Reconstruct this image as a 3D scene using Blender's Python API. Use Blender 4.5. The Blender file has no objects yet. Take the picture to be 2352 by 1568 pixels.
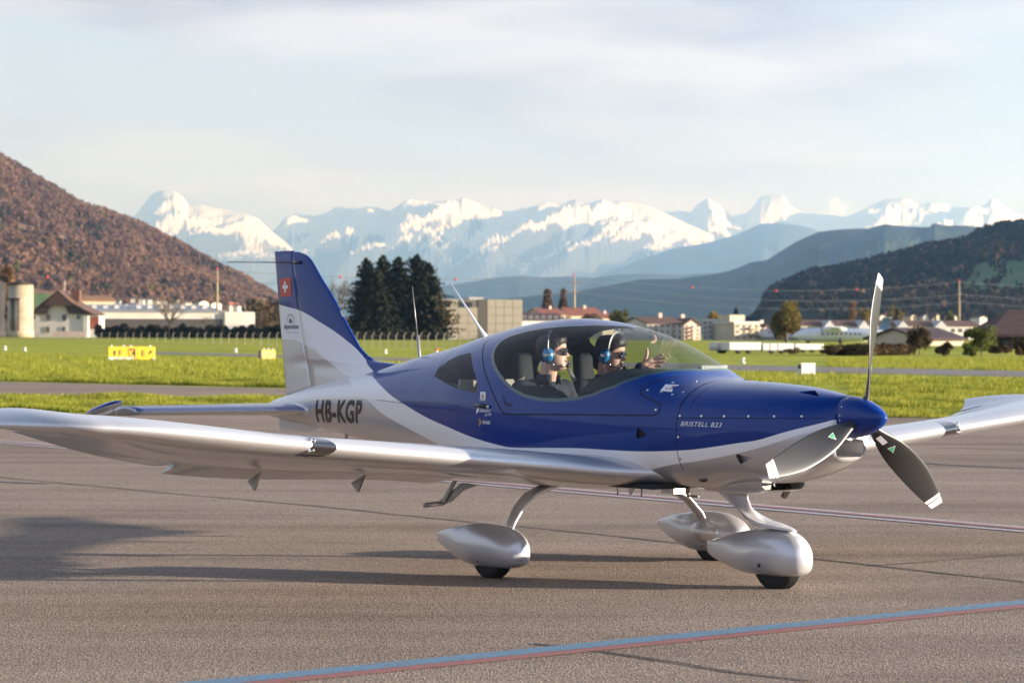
import bpy, bmesh, math, random
import numpy as np
from mathutils import Vector, Matrix, noise
from mathutils.bvhtree import BVHTree

sc = bpy.context.scene
COL = sc.collection
random.seed(7)
R = math.radians

# ------------------------------------------------------------------ camera
F_PX, CAM_H, HOR = 5553.5, 1.5691, 765.32          # focal length in 2352-px units, eye height, horizon row
cd = bpy.data.cameras.new('camera')
cam = bpy.data.objects.new('camera', cd)
COL.objects.link(cam)
cd.sensor_width = 36.0
cd.lens = F_PX / 2352 * 36
cd.shift_y = -(784 - HOR) / 2352
cd.clip_start, cd.clip_end = 0.1, 120000
cam.matrix_world = Matrix.Translation((0, 0, CAM_H)) @ Matrix.Rotation(R(90), 4, 'X') @ Matrix.Rotation(R(0.13), 4, 'Z')
cd.dof.use_dof = True
cd.dof.focus_distance = 14.2
cd.dof.aperture_fstop = 5.6
sc.camera = cam

# ------------------------------------------------------------------ sky, sun, exposure
SUN_EL, SUN_AZ = R(7.5), R(97.0)                  # azimuth clockwise from +Y: low sun to the right, a little behind the camera
SUNV = Vector((math.sin(SUN_AZ) * math.cos(SUN_EL), math.cos(SUN_AZ) * math.cos(SUN_EL), math.sin(SUN_EL)))
w = bpy.data.worlds.new('World')
sc.world = w
w.use_nodes = True
nt = w.node_tree
nt.nodes.clear()
def N(t, typ, **kw):
    n = t.nodes.new(typ)
    for k, v in kw.items():
        if k in n.inputs.keys() if isinstance(k, str) else False:
            n.inputs[k].default_value = v
        else:
            setattr(n, k, v)
    return n
def LK(t, a, b): t.links.new(a, b)
sky = N(nt, 'ShaderNodeTexSky', sky_type='NISHITA', sun_disc=False, sun_elevation=SUN_EL, sun_rotation=SUN_AZ,
        altitude=500, air_density=1.0, dust_density=0.4, ozone_density=3.0)
tc = N(nt, 'ShaderNodeTexCoord')
# thin high cloud and brightening towards the horizon, the same all round; clear blue overhead
sepz = N(nt, 'ShaderNodeSeparateXYZ'); LK(nt, tc.outputs['Generated'], sepz.inputs[0])
veil = N(nt, 'ShaderNodeValToRGB'); e_ = veil.color_ramp.elements
e_[0].position, e_[0].color = 0.0, (0.86, 0.86, 0.86, 1); e_[1].position, e_[1].color = 0.95, (0.0, 0.0, 0.0, 1)
e_.new(0.14).color = (0.84, 0.84, 0.84, 1); e_.new(0.50).color = (0.80, 0.80, 0.80, 1); e_.new(0.75).color = (0.30, 0.30, 0.30, 1)
LK(nt, sepz.outputs['Z'], veil.inputs['Fac'])
mp = N(nt, 'ShaderNodeMapping'); mp.inputs['Scale'].default_value = (3.0, 3.0, 17)
mp.inputs['Location'].default_value = (4.1, 0.2, 0.9)
LK(nt, tc.outputs['Generated'], mp.inputs['Vector'])
cn = N(nt, 'ShaderNodeTexNoise'); cn.inputs['Scale'].default_value = 1.5; cn.inputs['Detail'].default_value = 7; cn.inputs['Roughness'].default_value = 0.5; cn.inputs['Distortion'].default_value = 0.4
LK(nt, mp.outputs[0], cn.inputs['Vector'])
cr = N(nt, 'ShaderNodeValToRGB'); cr.color_ramp.interpolation = 'EASE'
cr.color_ramp.elements[0].position = 0.42; cr.color_ramp.elements[1].position = 0.62
LK(nt, cn.outputs['Fac'], cr.inputs['Fac'])
cn2 = N(nt, 'ShaderNodeTexNoise'); cn2.inputs['Scale'].default_value = 2.3; cn2.inputs['Detail'].default_value = 5
LK(nt, mp.outputs[0], cn2.inputs['Vector'])
VEIL_C, CLOUD_A, CLOUD_B = (3.6, 4.15, 5.5, 1), (2.5, 2.5, 3.3, 1), (4.7, 4.6, 5.2, 1)
ccol = N(nt, 'ShaderNodeMix', data_type='RGBA'); ccol.inputs[6].default_value = CLOUD_A; ccol.inputs[7].default_value = CLOUD_B
cr2 = N(nt, 'ShaderNodeValToRGB'); cr2.color_ramp.elements[0].position = 0.40; cr2.color_ramp.elements[1].position = 0.60
LK(nt, cn2.outputs['Fac'], cr2.inputs['Fac']); LK(nt, cr2.outputs['Color'], ccol.inputs[0])
vm = N(nt, 'ShaderNodeMix', data_type='RGBA'); LK(nt, veil.outputs['Color'], vm.inputs[0]); LK(nt, sky.outputs[0], vm.inputs[6]); vm.inputs[7].default_value = VEIL_C
mul = N(nt, 'ShaderNodeMath', operation='MULTIPLY'); LK(nt, cr.outputs['Color'], mul.inputs[0]); LK(nt, veil.outputs['Color'], mul.inputs[1])
mx = N(nt, 'ShaderNodeMix', data_type='RGBA'); LK(nt, mul.outputs[0], mx.inputs[0]); LK(nt, vm.outputs[2], mx.inputs[6]); LK(nt, ccol.outputs[2], mx.inputs[7])
# bright cumulus standing behind the right hand peaks
def M2(op, a, b=None, c=None):
    n_ = N(nt, 'ShaderNodeMath', operation=op)
    for i_, q_ in enumerate((a, b, c)):
        if q_ is None: continue
        if isinstance(q_, (int, float)): n_.inputs[i_].default_value = q_
        else: LK(nt, q_, n_.inputs[i_])
    return n_.outputs[0]
cxg = M2('MULTIPLY', M2('SUBTRACT', sepz.outputs['X'], 0.1335), 40.0); czg = M2('MULTIPLY', M2('SUBTRACT', sepz.outputs['Z'], 0.046), 95.0)
dist = M2('SQRT', M2('ADD', M2('MULTIPLY', cxg, cxg), M2('MULTIPLY', czg, czg)))
cn3 = N(nt, 'ShaderNodeTexNoise'); cn3.inputs['Scale'].default_value = 75; cn3.inputs['Detail'].default_value = 6; cn3.inputs['Roughness'].default_value = 0.55
LK(nt, tc.outputs['Generated'], cn3.inputs['Vector'])
puff = M2('ADD', M2('SUBTRACT', 0.75, dist), M2('MULTIPLY', M2('SUBTRACT', cn3.outputs['Fac'], 0.5), 2.4))
front = M2('GREATER_THAN', sepz.outputs['Y'], 0.0)
pr_ = N(nt, 'ShaderNodeMapRange', interpolation_type='SMOOTHSTEP'); pr_.inputs['From Min'].default_value = 0.0; pr_.inputs['From Max'].default_value = 0.55; LK(nt, puff, pr_.inputs['Value'])
mx2 = N(nt, 'ShaderNodeMix', data_type='RGBA'); LK(nt, M2('MULTIPLY', M2('MULTIPLY', pr_.outputs[0], front), 0.8), mx2.inputs[0]); LK(nt, mx.outputs[2], mx2.inputs[6]); mx2.inputs[7].default_value = (12.0, 10.5, 9.5, 1)
bg = N(nt, 'ShaderNodeBackground'); bg.inputs['Strength'].default_value = 0.06
LK(nt, mx2.outputs[2], bg.inputs['Color'])
wo = N(nt, 'ShaderNodeOutputWorld'); LK(nt, bg.outputs[0], wo.inputs['Surface'])

sd = bpy.data.lights.new('sun', 'SUN')
sd.energy, sd.angle, sd.color = 4.7, R(0.55), (1.0, 0.89, 0.77)
sun = bpy.data.objects.new('sun', sd); COL.objects.link(sun)
sun.rotation_euler = SUNV.to_track_quat('Z', 'Y').to_euler()

vs = sc.view_settings
sc.display_settings.display_device = 'sRGB'
vs.view_transform, vs.look, vs.exposure, vs.gamma, vs.use_curve_mapping = 'Standard', 'None', 1.75, 1.0, False
cy = sc.cycles
cy.use_denoising = True
cy.max_bounces, cy.diffuse_bounces, cy.glossy_bounces, cy.transmission_bounces, cy.transparent_max_bounces, cy.volume_bounces = 8, 3, 4, 4, 12, 2

# ------------------------------------------------------------------ helpers
def at(u, v, d):
    """a pixel of the 2352-px photograph at depth d -> world point"""
    r = R(0.13); a, b = u - 1176, v - 784
    uu = a * math.cos(r) + b * math.sin(r); vv = -a * math.sin(r) + b * math.cos(r)
    return Vector((uu / F_PX * d, d, CAM_H - (vv - (HOR - 784)) / F_PX * d))
def gnd(u, v, z=0.0):
    p = at(u, v, 1.0); t = (z - CAM_H) / (p.z - CAM_H)
    return Vector((p.x * t, t, z))
def lin(*c):
    return tuple((x / 255 / 12.92 if x / 255 <= 0.04045 else ((x / 255 + 0.055) / 1.055) ** 2.4) for x in c) + (1,)
MATS = {}
def mat(name, col, rough=0.6, metal=0.0, coat=0.0, var=0.0, vscale=4.0, bump=0.0, bscale=30.0, spec=0.5, detail=4, coords='Object', col2=None, sheen=0):
    """principled material with procedural colour variation and relief"""
    if name in MATS: return MATS[name]
    m = bpy.data.materials.new(name); m.use_nodes = True
    t = m.node_tree; p = t.nodes['Principled BSDF']
    c = tuple(col[:3]) + (1,)
    p.inputs['Base Color'].default_value = c
    p.inputs['Roughness'].default_value = rough; p.inputs['Metallic'].default_value = metal
    p.inputs['Coat Weight'].default_value = coat; p.inputs['Coat Roughness'].default_value = 0.03
    p.inputs['Specular IOR Level'].default_value = spec
    if var or bump:
        co = N(t, 'ShaderNodeTexCoord')
    if var:
        n = N(t, 'ShaderNodeTexNoise'); n.inputs['Scale'].default_value = vscale; n.inputs['Detail'].default_value = detail
        LK(t, co.outputs[coords], n.inputs['Vector'])
        r = N(t, 'ShaderNodeValToRGB'); r.color_ramp.elements[0].position = 0.3; r.color_ramp.elements[1].position = 0.7
        d = col2 or tuple(x * (1 - var) for x in c[:3])
        r.color_ramp.elements[0].color = tuple(d[:3]) + (1,)
        r.color_ramp.elements[1].color = tuple(min(1, x * (1 + var * 0.6)) for x in c[:3]) + (1,)
        LK(t, n.outputs['Fac'], r.inputs['Fac']); LK(t, r.outputs['Color'], p.inputs['Base Color'])
    if bump:
        n2 = N(t, 'ShaderNodeTexNoise'); n2.inputs['Scale'].default_value = bscale; n2.inputs['Detail'].default_value = 5
        LK(t, co.outputs[coords], n2.inputs['Vector'])
        b = N(t, 'ShaderNodeBump'); b.inputs['Strength'].default_value = bump; b.inputs['Distance'].default_value = 0.05
        LK(t, n2.outputs['Fac'], b.inputs['Height']); LK(t, b.outputs['Normal'], p.inputs['Normal'])
    MATS[name] = m
    return m
def link(name, me, parent=None):
    o = bpy.data.objects.new(name, me); COL.objects.link(o)
    if parent: o.parent = parent
    return o
def tag(o, label=None, cat=None, group=None, kind=None):
    if label: o['label'] = label
    if cat: o['category'] = cat
    if group: o['group'] = group
    if kind: o['kind'] = kind
    return o
def empty(name, loc=(0, 0, 0), rz=0.0, label=None, cat=None, group=None):
    o = bpy.data.objects.new(name, None); COL.objects.link(o)
    o.location = loc; o.rotation_euler = (0, 0, rz); o.empty_display_size = 0.3
    return tag(o, label, cat, group)
def mesh_np(name, V, Fc, material=None, parent=None, smooth=False, mats=None, mi=None):
    me = bpy.data.meshes.new(name)
    me.from_pydata([tuple(map(float, v)) for v in V], [], [tuple(map(int, f)) for f in Fc])
    for m in (mats or ([material] if material else [])): me.materials.append(m)
    if mi is not None: me.polygons.foreach_set('material_index', np.asarray(mi, dtype=np.int32))
    if smooth: me.polygons.foreach_set('use_smooth', np.ones(len(me.polygons), dtype=bool))
    me.update()
    return link(name, me, parent)
class MB:
    """collects simple solids into one mesh"""
    def __init__(s): s.v, s.f, s.s = [], [], []
    def add(s, V, Fc, smooth=False):
        o = len(s.v); s.v += [tuple(v) for v in V]; s.f += [tuple(i + o for i in f) for f in Fc]; s.s += [smooth] * len(Fc); return s
    def box(s, c, d, rz=0.0, M=None):
        x, y, z = d[0] / 2, d[1] / 2, d[2] / 2
        P = [Vector((i * x, j * y, k * z)) for k in (-1, 1) for j in (-1, 1) for i in (-1, 1)]
        Q = M if M is not None else Matrix.Rotation(rz, 3, 'Z')
        P = [Q @ p + Vector(c) for p in P]
        return s.add(P, [(0, 2, 3, 1), (4, 5, 7, 6), (0, 1, 5, 4), (2, 6, 7, 3), (0, 4, 6, 2), (1, 3, 7, 5)])
    def b2(s, x0, x1, y0, y1, z0, z1): return s.box(((x0 + x1) / 2, (y0 + y1) / 2, (z0 + z1) / 2), (x1 - x0, y1 - y0, z1 - z0))
    def tube(s, pts, r, n=8, cap=True, ell=None, up=None):
        """swept round (or elliptical: ell=(a,b) per point list) tube along pts; r number or list"""
        P = [Vector(p) for p in pts]; m = len(P); V = []
        rr = r if isinstance(r, (list, tuple)) else [r] * m
        ref = Vector(up) if up else None
        for i, p in enumerate(P):
            t = (P[min(i + 1, m - 1)] - P[max(i - 1, 0)]).normalized()
            a = ref if ref is not None else (Vector((0, 0, 1)) if abs(t.z) < 0.9 else Vector((1, 0, 0)))
            n1 = t.cross(a).normalized(); n2 = n1.cross(t).normalized()
            ra, rb = (rr[i], rr[i]) if not isinstance(rr[i], (tuple, list)) else rr[i]
            for k in range(n):
                q = 2 * math.pi * k / n
                V.append(p + n1 * (math.cos(q) * ra) + n2 * (math.sin(q) * rb))
        Fc = [(i * n + k, i * n + (k + 1) % n, (i + 1) * n + (k + 1) % n, (i + 1) * n + k) for i in range(m - 1) for k in range(n)]
        if cap: Fc += [tuple(reversed(range(n))), tuple((m - 1) * n + k for k in range(n))]
        return s.add(V, Fc, True)
    def loft(s, rings, cap=True, smooth=True, closed=True):
        n = len(rings[0]); V = [p for r in rings for p in r]
        Fc = [(i * n + k, i * n + (k + 1) % n, (i + 1) * n + (k + 1) % n, (i + 1) * n + k) for i in range(len(rings) - 1) for k in range(n if closed else n - 1)]
        if cap: Fc += [tuple(reversed(range(n))), tuple((len(rings) - 1) * n + k for k in range(n))]
        return s.add(V, Fc, smooth)
    def lathe(s, prof, c=(0, 0, 0), n=16, axis='Z'):
        """prof: (radius, height) list"""
        rings = []
        for r, h in prof:
            ring = []
            for k in range(n):
                q = 2 * math.pi * k / n; a, b = r * math.cos(q), r * math.sin(q)
                p = (a, b, h) if axis == 'Z' else ((h, a, b) if axis == 'X' else (b, h, a))
                ring.append(Vector(p) + Vector(c))
            rings.append(ring)
        return s.loft(rings)
    def prism(s, poly, y0, y1, plane='xz'):
        """extrude a polygon; plane xz along y, xy along z, yz along x"""
        n = len(poly)
        g = (lambda a, b, c: (a, c, b)) if plane == 'xz' else ((lambda a, b, c: (a, b, c)) if plane == 'xy' else (lambda a, b, c: (c, a, b)))
        V = [g(a, b, y0) for a, b in poly] + [g(a, b, y1) for a, b in poly]
        Fc = [tuple(range(n)), tuple(reversed(range(n, 2 * n)))] + [(k, n + k, n + (k + 1) % n, (k + 1) % n) for k in range(n)]
        return s.add(V, Fc)
    def build(s, name, material, parent=None, fix=True):
        me = bpy.data.meshes.new(name); me.from_pydata(s.v, [], s.f)
        me.polygons.foreach_set('use_smooth', np.array(s.s, dtype=bool))
        if material: me.materials.append(material)
        if fix:
            bm = bmesh.new(); bm.from_mesh(me); bmesh.ops.recalc_face_normals(bm, faces=bm.faces); bm.to_mesh(me); bm.free()
        me.update()
        return link(name, me, parent)
def bevel(o, wdt=0.01, seg=2, ang=35):
    """bevelled edges baked into the mesh"""
    bm = bmesh.new(); bm.from_mesh(o.data)
    es = [e for e in bm.edges if len(e.link_faces) == 2 and e.calc_face_angle(0) > R(ang)]
    bmesh.ops.bevel(bm, geom=es, offset=wdt, segments=seg, affect='EDGES', profile=0.6)
    bm.to_mesh(o.data); bm.free(); return o
def copy_tree(o, parent=None):
    c = o.copy(); COL.objects.link(c)
    if parent: c.parent = parent
    for ch in [x for x in o.children]: copy_tree(ch, c)
    return c
def interp(pts, x):
    xs = [p[0] for p in pts]; ys = [p[1] for p in pts]
    return np.interp(x, xs, ys)
def smooth_interp(pts, x):
    """monotone-ish cubic (Catmull-Rom / Hermite) through pts, clamped at the ends"""
    P = np.array(sorted(pts)); X, Y = P[:, 0], P[:, 1]
    d = np.zeros(len(X))
    s = np.diff(Y) / np.diff(X)
    for i in range(1, len(X) - 1):
        if s[i - 1] * s[i] <= 0: d[i] = 0
        else:
            h0, h1 = X[i] - X[i - 1], X[i + 1] - X[i]
            d[i] = (s[i - 1] * h1 + s[i] * h0) / (h0 + h1)
    d[0], d[-1] = s[0], s[-1]
    x = np.clip(np.asarray(x, float), X[0], X[-1]); i = np.clip(np.searchsorted(X, x) - 1, 0, len(X) - 2)
    h = X[i + 1] - X[i]; t = (x - X[i]) / h
    return Y[i] * (2 * t**3 - 3 * t**2 + 1) + d[i] * h * (t**3 - 2 * t**2 + t) + Y[i + 1] * (-2 * t**3 + 3 * t**2) + d[i + 1] * h * (t**3 - t**2)
# ------------------------------------------------------------------ ground
def ground_mat():
    m = bpy.data.materials.new('field_grass'); m.use_nodes = True
    t = m.node_tree; p = t.nodes['Principled BSDF']; p.inputs['Roughness'].default_value = 0.9; p.inputs['Specular IOR Level'].default_value = 0.1
    co = N(t, 'ShaderNodeTexCoord')
    mpg = N(t, 'ShaderNodeMapping'); mpg.inputs['Rotation'].default_value = (0, 0, R(-28)); mpg.inputs['Scale'].default_value = (0.05, 0.22, 1)
    LK(t, co.outputs['Object'], mpg.inputs['Vector'])
    n1 = N(t, 'ShaderNodeTexNoise'); n1.inputs['Scale'].default_value = 1.0; n1.inputs['Detail'].default_value = 6; n1.inputs['Roughness'].default_value = 0.6
    LK(t, mpg.outputs[0], n1.inputs['Vector'])
    n2 = N(t, 'ShaderNodeTexNoise'); n2.inputs['Scale'].default_value = 0.9; n2.inputs['Detail'].default_value = 6; n2.inputs['Roughness'].default_value = 0.75
    LK(t, co.outputs['Object'], n2.inputs['Vector'])
    n1.inputs['Distortion'].default_value = 0.6
    ad = N(t, 'ShaderNodeMath', operation='ADD'); LK(t, n1.outputs['Fac'], ad.inputs[0]); LK(t, n2.outputs['Fac'], ad.inputs[1])
    r = N(t, 'ShaderNodeValToRGB'); e = r.color_ramp.elements
    e[0].position = 0.40; e[0].color = (0.11, 0.165, 0.012, 1); e[1].position = 0.61; e[1].color = (0.50, 0.42, 0.07, 1)
    k = e.new(0.5); k.color = (0.31, 0.33, 0.022, 1)
    hv = N(t, 'ShaderNodeMath', operation='MULTIPLY'); hv.inputs[1].default_value = 0.5
    LK(t, ad.outputs[0], hv.inputs[0]); LK(t, hv.outputs[0], r.inputs['Fac']); LK(t, r.outputs['Color'], p.inputs['Base Color'])
    b = N(t, 'ShaderNodeBump'); b.inputs['Strength'].default_value = 0.5; b.inputs['Distance'].default_value = 0.06
    n3 = N(t, 'ShaderNodeTexNoise'); n3.inputs['Scale'].default_value = 9.0; n3.inputs['Detail'].default_value = 4
    LK(t, co.outputs['Object'], n3.inputs['Vector']); LK(t, n3.outputs['Fac'], b.inputs['Height']); LK(t, b.outputs['Normal'], p.inputs['Normal'])
    return m
def asphalt_mat(name, c0, c1, c2, tracks=True):
    m = bpy.data.materials.new(name); m.use_nodes = True
    t = m.node_tree; p = t.nodes['Principled BSDF']; p.inputs['Roughness'].default_value = 0.85; p.inputs['Specular IOR Level'].default_value = 0.25
    co = N(t, 'ShaderNodeTexCoord')
    big = N(t, 'ShaderNodeTexNoise'); big.inputs['Scale'].default_value = 0.22; big.inputs['Detail'].default_value = 5; big.inputs['Roughness'].default_value = 0.6
    LK(t, co.outputs['Object'], big.inputs['Vector'])
    ms = N(t, 'ShaderNodeMapping'); ms.inputs['Rotation'].default_value = (0, 0, R(-12)); ms.inputs['Scale'].default_value = (0.12, 1.6, 1)
    LK(t, co.outputs['Object'], ms.inputs['Vector'])
    st = N(t, 'ShaderNodeTexNoise'); st.inputs['Scale'].default_value = 1.0; st.inputs['Detail'].default_value = 4
    LK(t, ms.outputs[0], st.inputs['Vector'])
    # stones: fine cells of light and dark aggregate
    vo = N(t, 'ShaderNodeTexVoronoi'); vo.inputs['Scale'].default_value = 85.0
    LK(t, co.outputs['Object'], vo.inputs['Vector'])
    fine = N(t, 'ShaderNodeTexNoise'); fine.inputs['Scale'].default_value = 140.0; fine.inputs['Detail'].default_value = 3
    LK(t, co.outputs['Object'], fine.inputs['Vector'])
    a = N(t, 'ShaderNodeMath', operation='ADD'); LK(t, big.outputs['Fac'], a.inputs[0]); LK(t, st.outputs['Fac'], a.inputs[1])
    r = N(t, 'ShaderNodeValToRGB'); e = r.color_ramp.elements
    e[0].position = 0.36; e[0].color = c0 + (1,); e[1].position = 0.64; e[1].color = c2 + (1,); e.new(0.5).color = c1 + (1,)
    h = N(t, 'ShaderNodeMath', operation='MULTIPLY'); h.inputs[1].default_value = 0.5; LK(t, a.outputs[0], h.inputs[0]); LK(t, h.outputs[0], r.inputs['Fac'])
    sr = N(t, 'ShaderNodeValToRGB'); sr.color_ramp.elements[0].color = (0.35, 0.35, 0.36, 1); sr.color_ramp.elements[1].color = (1.6, 1.55, 1.5, 1)
    sr.color_ramp.elements[0].position = 0.1; sr.color_ramp.elements[1].position = 0.9
    LK(t, vo.outputs['Color'], sr.inputs['Fac'])
    mu = N(t, 'ShaderNodeMix', data_type='RGBA', blend_type='MULTIPLY'); mu.inputs[0].default_value = 0.8
    LK(t, r.outputs['Color'], mu.inputs[6]); LK(t, sr.outputs['Color'], mu.inputs[7]); LK(t, mu.outputs[2], p.inputs['Base Color'])
    b = N(t, 'ShaderNodeBump'); b.inputs['Strength'].default_value = 0.8; b.inputs['Distance'].default_value = 0.007
    ba = N(t, 'ShaderNodeMath', operation='ADD'); LK(t, vo.outputs['Distance'], ba.inputs[0]); LK(t, fine.outputs['Fac'], ba.inputs[1])
    LK(t, ba.outputs[0], b.inputs['Height']); LK(t, b.outputs['Normal'], p.inputs['Normal'])
    return m
def sheet(name, pts, z, m, kind='structure', label=None):
    me = bpy.data.meshes.new(name)
    bm = bmesh.new(); vs_ = [bm.verts.new((p[0], p[1], z)) for p in pts]; f = bm.faces.new(vs_)
    if f.normal.z < 0 or (f.normal_update() or f.normal.z < 0): f.normal_flip()
    bm.to_mesh(me); bm.free(); me.materials.append(m)
    o = link(name, me); tag(o, kind=kind, label=label); return o
GRASS = ground_mat()
ASPH = asphalt_mat('apron_asphalt', (0.165, 0.126, 0.096), (0.245, 0.190, 0.148), (0.295, 0.232, 0.182))
RUNW = asphalt_mat('runway_asphalt', (0.15, 0.14, 0.132), (0.20, 0.188, 0.175), (0.235, 0.22, 0.205))
g = mesh_np('ground', [(-11400, -390, 0), (11400, -390, 0), (11400, 54900, 0), (-11400, 54900, 0)], [(0, 1, 2, 3)], GRASS)
tag(g, kind='structure')
L0, L1 = gnd(-500, 948), gnd(2700, 962)
dv = (L1 - L0).normalized(); L0 -= dv * 120; L1 += dv * 120
sheet('apron', [(L0.x, L0.y), (L1.x, L1.y), (140, -120), (-140, -120)], 0.012, ASPH)
tq = [gnd(-900, 855), gnd(0, 877), gnd(650, 893), gnd(1300, 911), gnd(1700, 921), gnd(1700, 924), gnd(1000, 912.5), gnd(650, 912), gnd(0, 912), gnd(-900, 911)]
sheet('taxiway', [(p.x, p.y) for p in tq], 0.012, ASPH)
rq = [gnd(300, 806.8), gnd(598, 813.5), gnd(940, 822.5), gnd(1680, 838), gnd(2352, 852), gnd(3400, 873), gnd(3400, 890), gnd(2352, 866), gnd(1680, 850), gnd(940, 829.5), gnd(598, 819), gnd(300, 811.5)]
sheet('runway', [(p.x, p.y) for p in rq], 0.012, RUNW)
def ribbon(name, pts, width, z, m, rough=0.0, label=None, parent=None, seed=0, kind='structure'):
    """flat strip along ground points, optionally wandering"""
    rnd = random.Random(seed); P = [Vector((p[0], p[1], 0)) for p in pts]; Q = [P[0]]
    for a, b in zip(P, P[1:]):
        n = max(1, int((b - a).length / 0.25)) if rough else 1
        for k in range(1, n + 1): Q.append(a.lerp(b, k / n))
    V, Fc = [], []
    for i, p in enumerate(Q):
        t = (Q[min(i + 1, len(Q) - 1)] - Q[max(0, i - 1)]).normalized(); s_ = Vector((-t.y, t.x, 0))
        o = noise.noise(Vector((p.x * 0.7, p.y * 0.7, seed))) * rough * 4 + rnd.uniform(-rough, rough)
        ww = width * (1 + (rnd.uniform(-0.35, 0.35) if rough else 0))
        V += [p + s_ * (o + ww / 2) + Vector((0, 0, z)), p + s_ * (o - ww / 2) + Vector((0, 0, z))]
        if i: Fc.append((2 * i - 2, 2 * i - 1, 2 * i + 1, 2 * i))
    o = mesh_np(name, V, Fc, m, parent); 
    bm = bmesh.new(); bm.from_mesh(o.data)
    for f in bm.faces:
        f.normal_update()
        if f.normal.z < 0: f.normal_flip()
    bm.to_mesh(o.data); bm.free()
    if not parent: tag(o, kind=kind, label=label)
    return o
def paint_mat(name, c, wear=0.35):
    m = bpy.data.materials.new(name); m.use_nodes = True
    t = m.node_tree; p = t.nodes['Principled BSDF']; p.inputs['Roughness'].default_value = 0.7
    co = N(t, 'ShaderNodeTexCoord'); n = N(t, 'ShaderNodeTexNoise'); n.inputs['Scale'].default_value = 45; n.inputs['Detail'].default_value = 6; n.inputs['Roughness'].default_value = 0.8
    LK(t, co.outputs['Object'], n.inputs['Vector'])
    r = N(t, 'ShaderNodeValToRGB'); e = r.color_ramp.elements
    e[0].position = 0.40; e[0].color = (0.13, 0.115, 0.10, 1); e[1].position = 0.40 + 0.2 * (1 - wear) ; e[1].color = tuple(c) + (1,)
    LK(t, n.outputs['Fac'], r.inputs['Fac']); LK(t, r.outputs['Color'], p.inputs['Base Color'])
    return m
WL = paint_mat('white_line_paint', (0.48, 0.43, 0.42)); RL = paint_mat('red_line_paint', (0.34, 0.10, 0.09)); BL = paint_mat('blue_line_paint', (0.10, 0.24, 0.36))
TAR = mat('tar_seam', (0.035, 0.033, 0.033), 0.55, var=0.3, vscale=20)
A, B = gnd(-300, 990), gnd(2900, 1267)
mk = ribbon('white_line', [A, B], 0.44, 0.017, WL, label='white apron line with red centre stripe running behind the aircraft')
ribbon('red_stripe', [A, B], 0.12, 0.005, RL, parent=mk).location.z = 0.017
A, B = gnd(300, 1593), gnd(2900, 1333)
n_ = (B - A).normalized(); s_ = Vector((-n_.y, n_.x, 0))
ribbon('blue_line', [A, B], 0.16, 0.017, BL, label='blue apron line with a red edge across the near foreground')
ribbon('red_line', [A - s_ * 0.14, B - s_ * 0.14], 0.11, 0.017, RL, label='red line painted along the near side of the blue line')
def crack(px, width, seed, rough=0.012):
    ribbon('tar_crack', [gnd(*p) for p in px], width, 0.0165, TAR, rough=rough, seed=seed)
crack([(-60, 1093), (400, 1136), (796, 1172), (1082, 1202), (1409, 1234), (1591, 1255), (1867, 1288), (2021, 1305), (2400, 1345)], 0.035, 1)
crack([(1230, 1484), (1330, 1492), (1560, 1528), (1680, 1550), (1860, 1572)], 0.028, 2)
crack([(1990, 1303), (2120, 1295), (2260, 1283), (2420, 1270)], 0.026, 3)
crack([(2000, 1337), (2070, 1337.5)], 0.018, 4, 0.004)
crack([(2060, 1063), (2180, 1070), (2352, 1079), (2500, 1087)], 0.10, 5)
crack([(2150, 1030), (2352, 1036), (2500, 1040)], 0.06, 6)
crack([(-60, 1106), (60, 1112), (110, 1113)], 0.10, 7)

# standing grass: blades in tufts along the strips where single tufts can be made out
def grass_blades(name, regions, seed):
    rnd = np.random.default_rng(seed); V = []
    for (u0, u1, va0, va1, vb0, vb1, n, h0, h1) in regions:
        u = rnd.uniform(u0, u1, n); t_ = rnd.uniform(0, 1, n); q = (u - u0) / (u1 - u0)
        v = (va0 + (va1 - va0) * q) * (1 - t_) + (vb0 + (vb1 - vb0) * q) * t_
        d = CAM_H * F_PX / (v - HOR); x = (u - 1176) / F_PX * d; h = rnd.uniform(h0, h1, n) * (1 + .6 * np.sin(x * 1.7 + d * .9) * np.sin(x * .6 - d * .37)); a = rnd.uniform(0, 6.283, n); w2 = h * .10; l = h * rnd.uniform(-.5, .5, n)
        b = np.stack([x, d, np.zeros(n)], 1); s = np.stack([np.cos(a) * w2, np.sin(a) * w2, np.zeros(n)], 1); tip = b + np.stack([np.sin(a) * l, np.cos(a) * l * .6, h], 1)
        V.append(np.stack([b - s, b + s, tip], 1).reshape(-1, 3))
    V = np.concatenate(V); me = bpy.data.meshes.new(name); k = len(V)
    me.vertices.add(k); me.vertices.foreach_set('co', V.astype(np.float32).ravel()); me.loops.add(k); me.loops.foreach_set('vertex_index', np.arange(k, dtype=np.int32)); me.polygons.add(k // 3)
    me.polygons.foreach_set('loop_start', np.arange(0, k, 3, dtype=np.int32)); me.polygons.foreach_set('loop_total', np.full(k // 3, 3, np.int32)); me.update()
    m = mat('grass_blades', (0.27, 0.25, 0.03), 0.7, var=0.55, vscale=1.3, spec=.25, col2=(0.10, 0.15, 0.012)); t = m.node_tree; p = t.nodes['Principled BSDF']
    tl = N(t, 'ShaderNodeBsdfTranslucent'); mx_ = N(t, 'ShaderNodeMixShader'); mx_.inputs[0].default_value = .4; LK(t, p.inputs['Base Color'].links[0].from_socket, tl.inputs['Color'])
    o_ = [q for q in t.nodes if q.type == 'OUTPUT_MATERIAL'][0]; LK(t, p.outputs[0], mx_.inputs[1]); LK(t, tl.outputs[0], mx_.inputs[2]); LK(t, mx_.outputs[0], o_.inputs['Surface'])
    me.materials.append(m); o = link(name, me); tag(o, kind='stuff', label=None); return o
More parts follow.
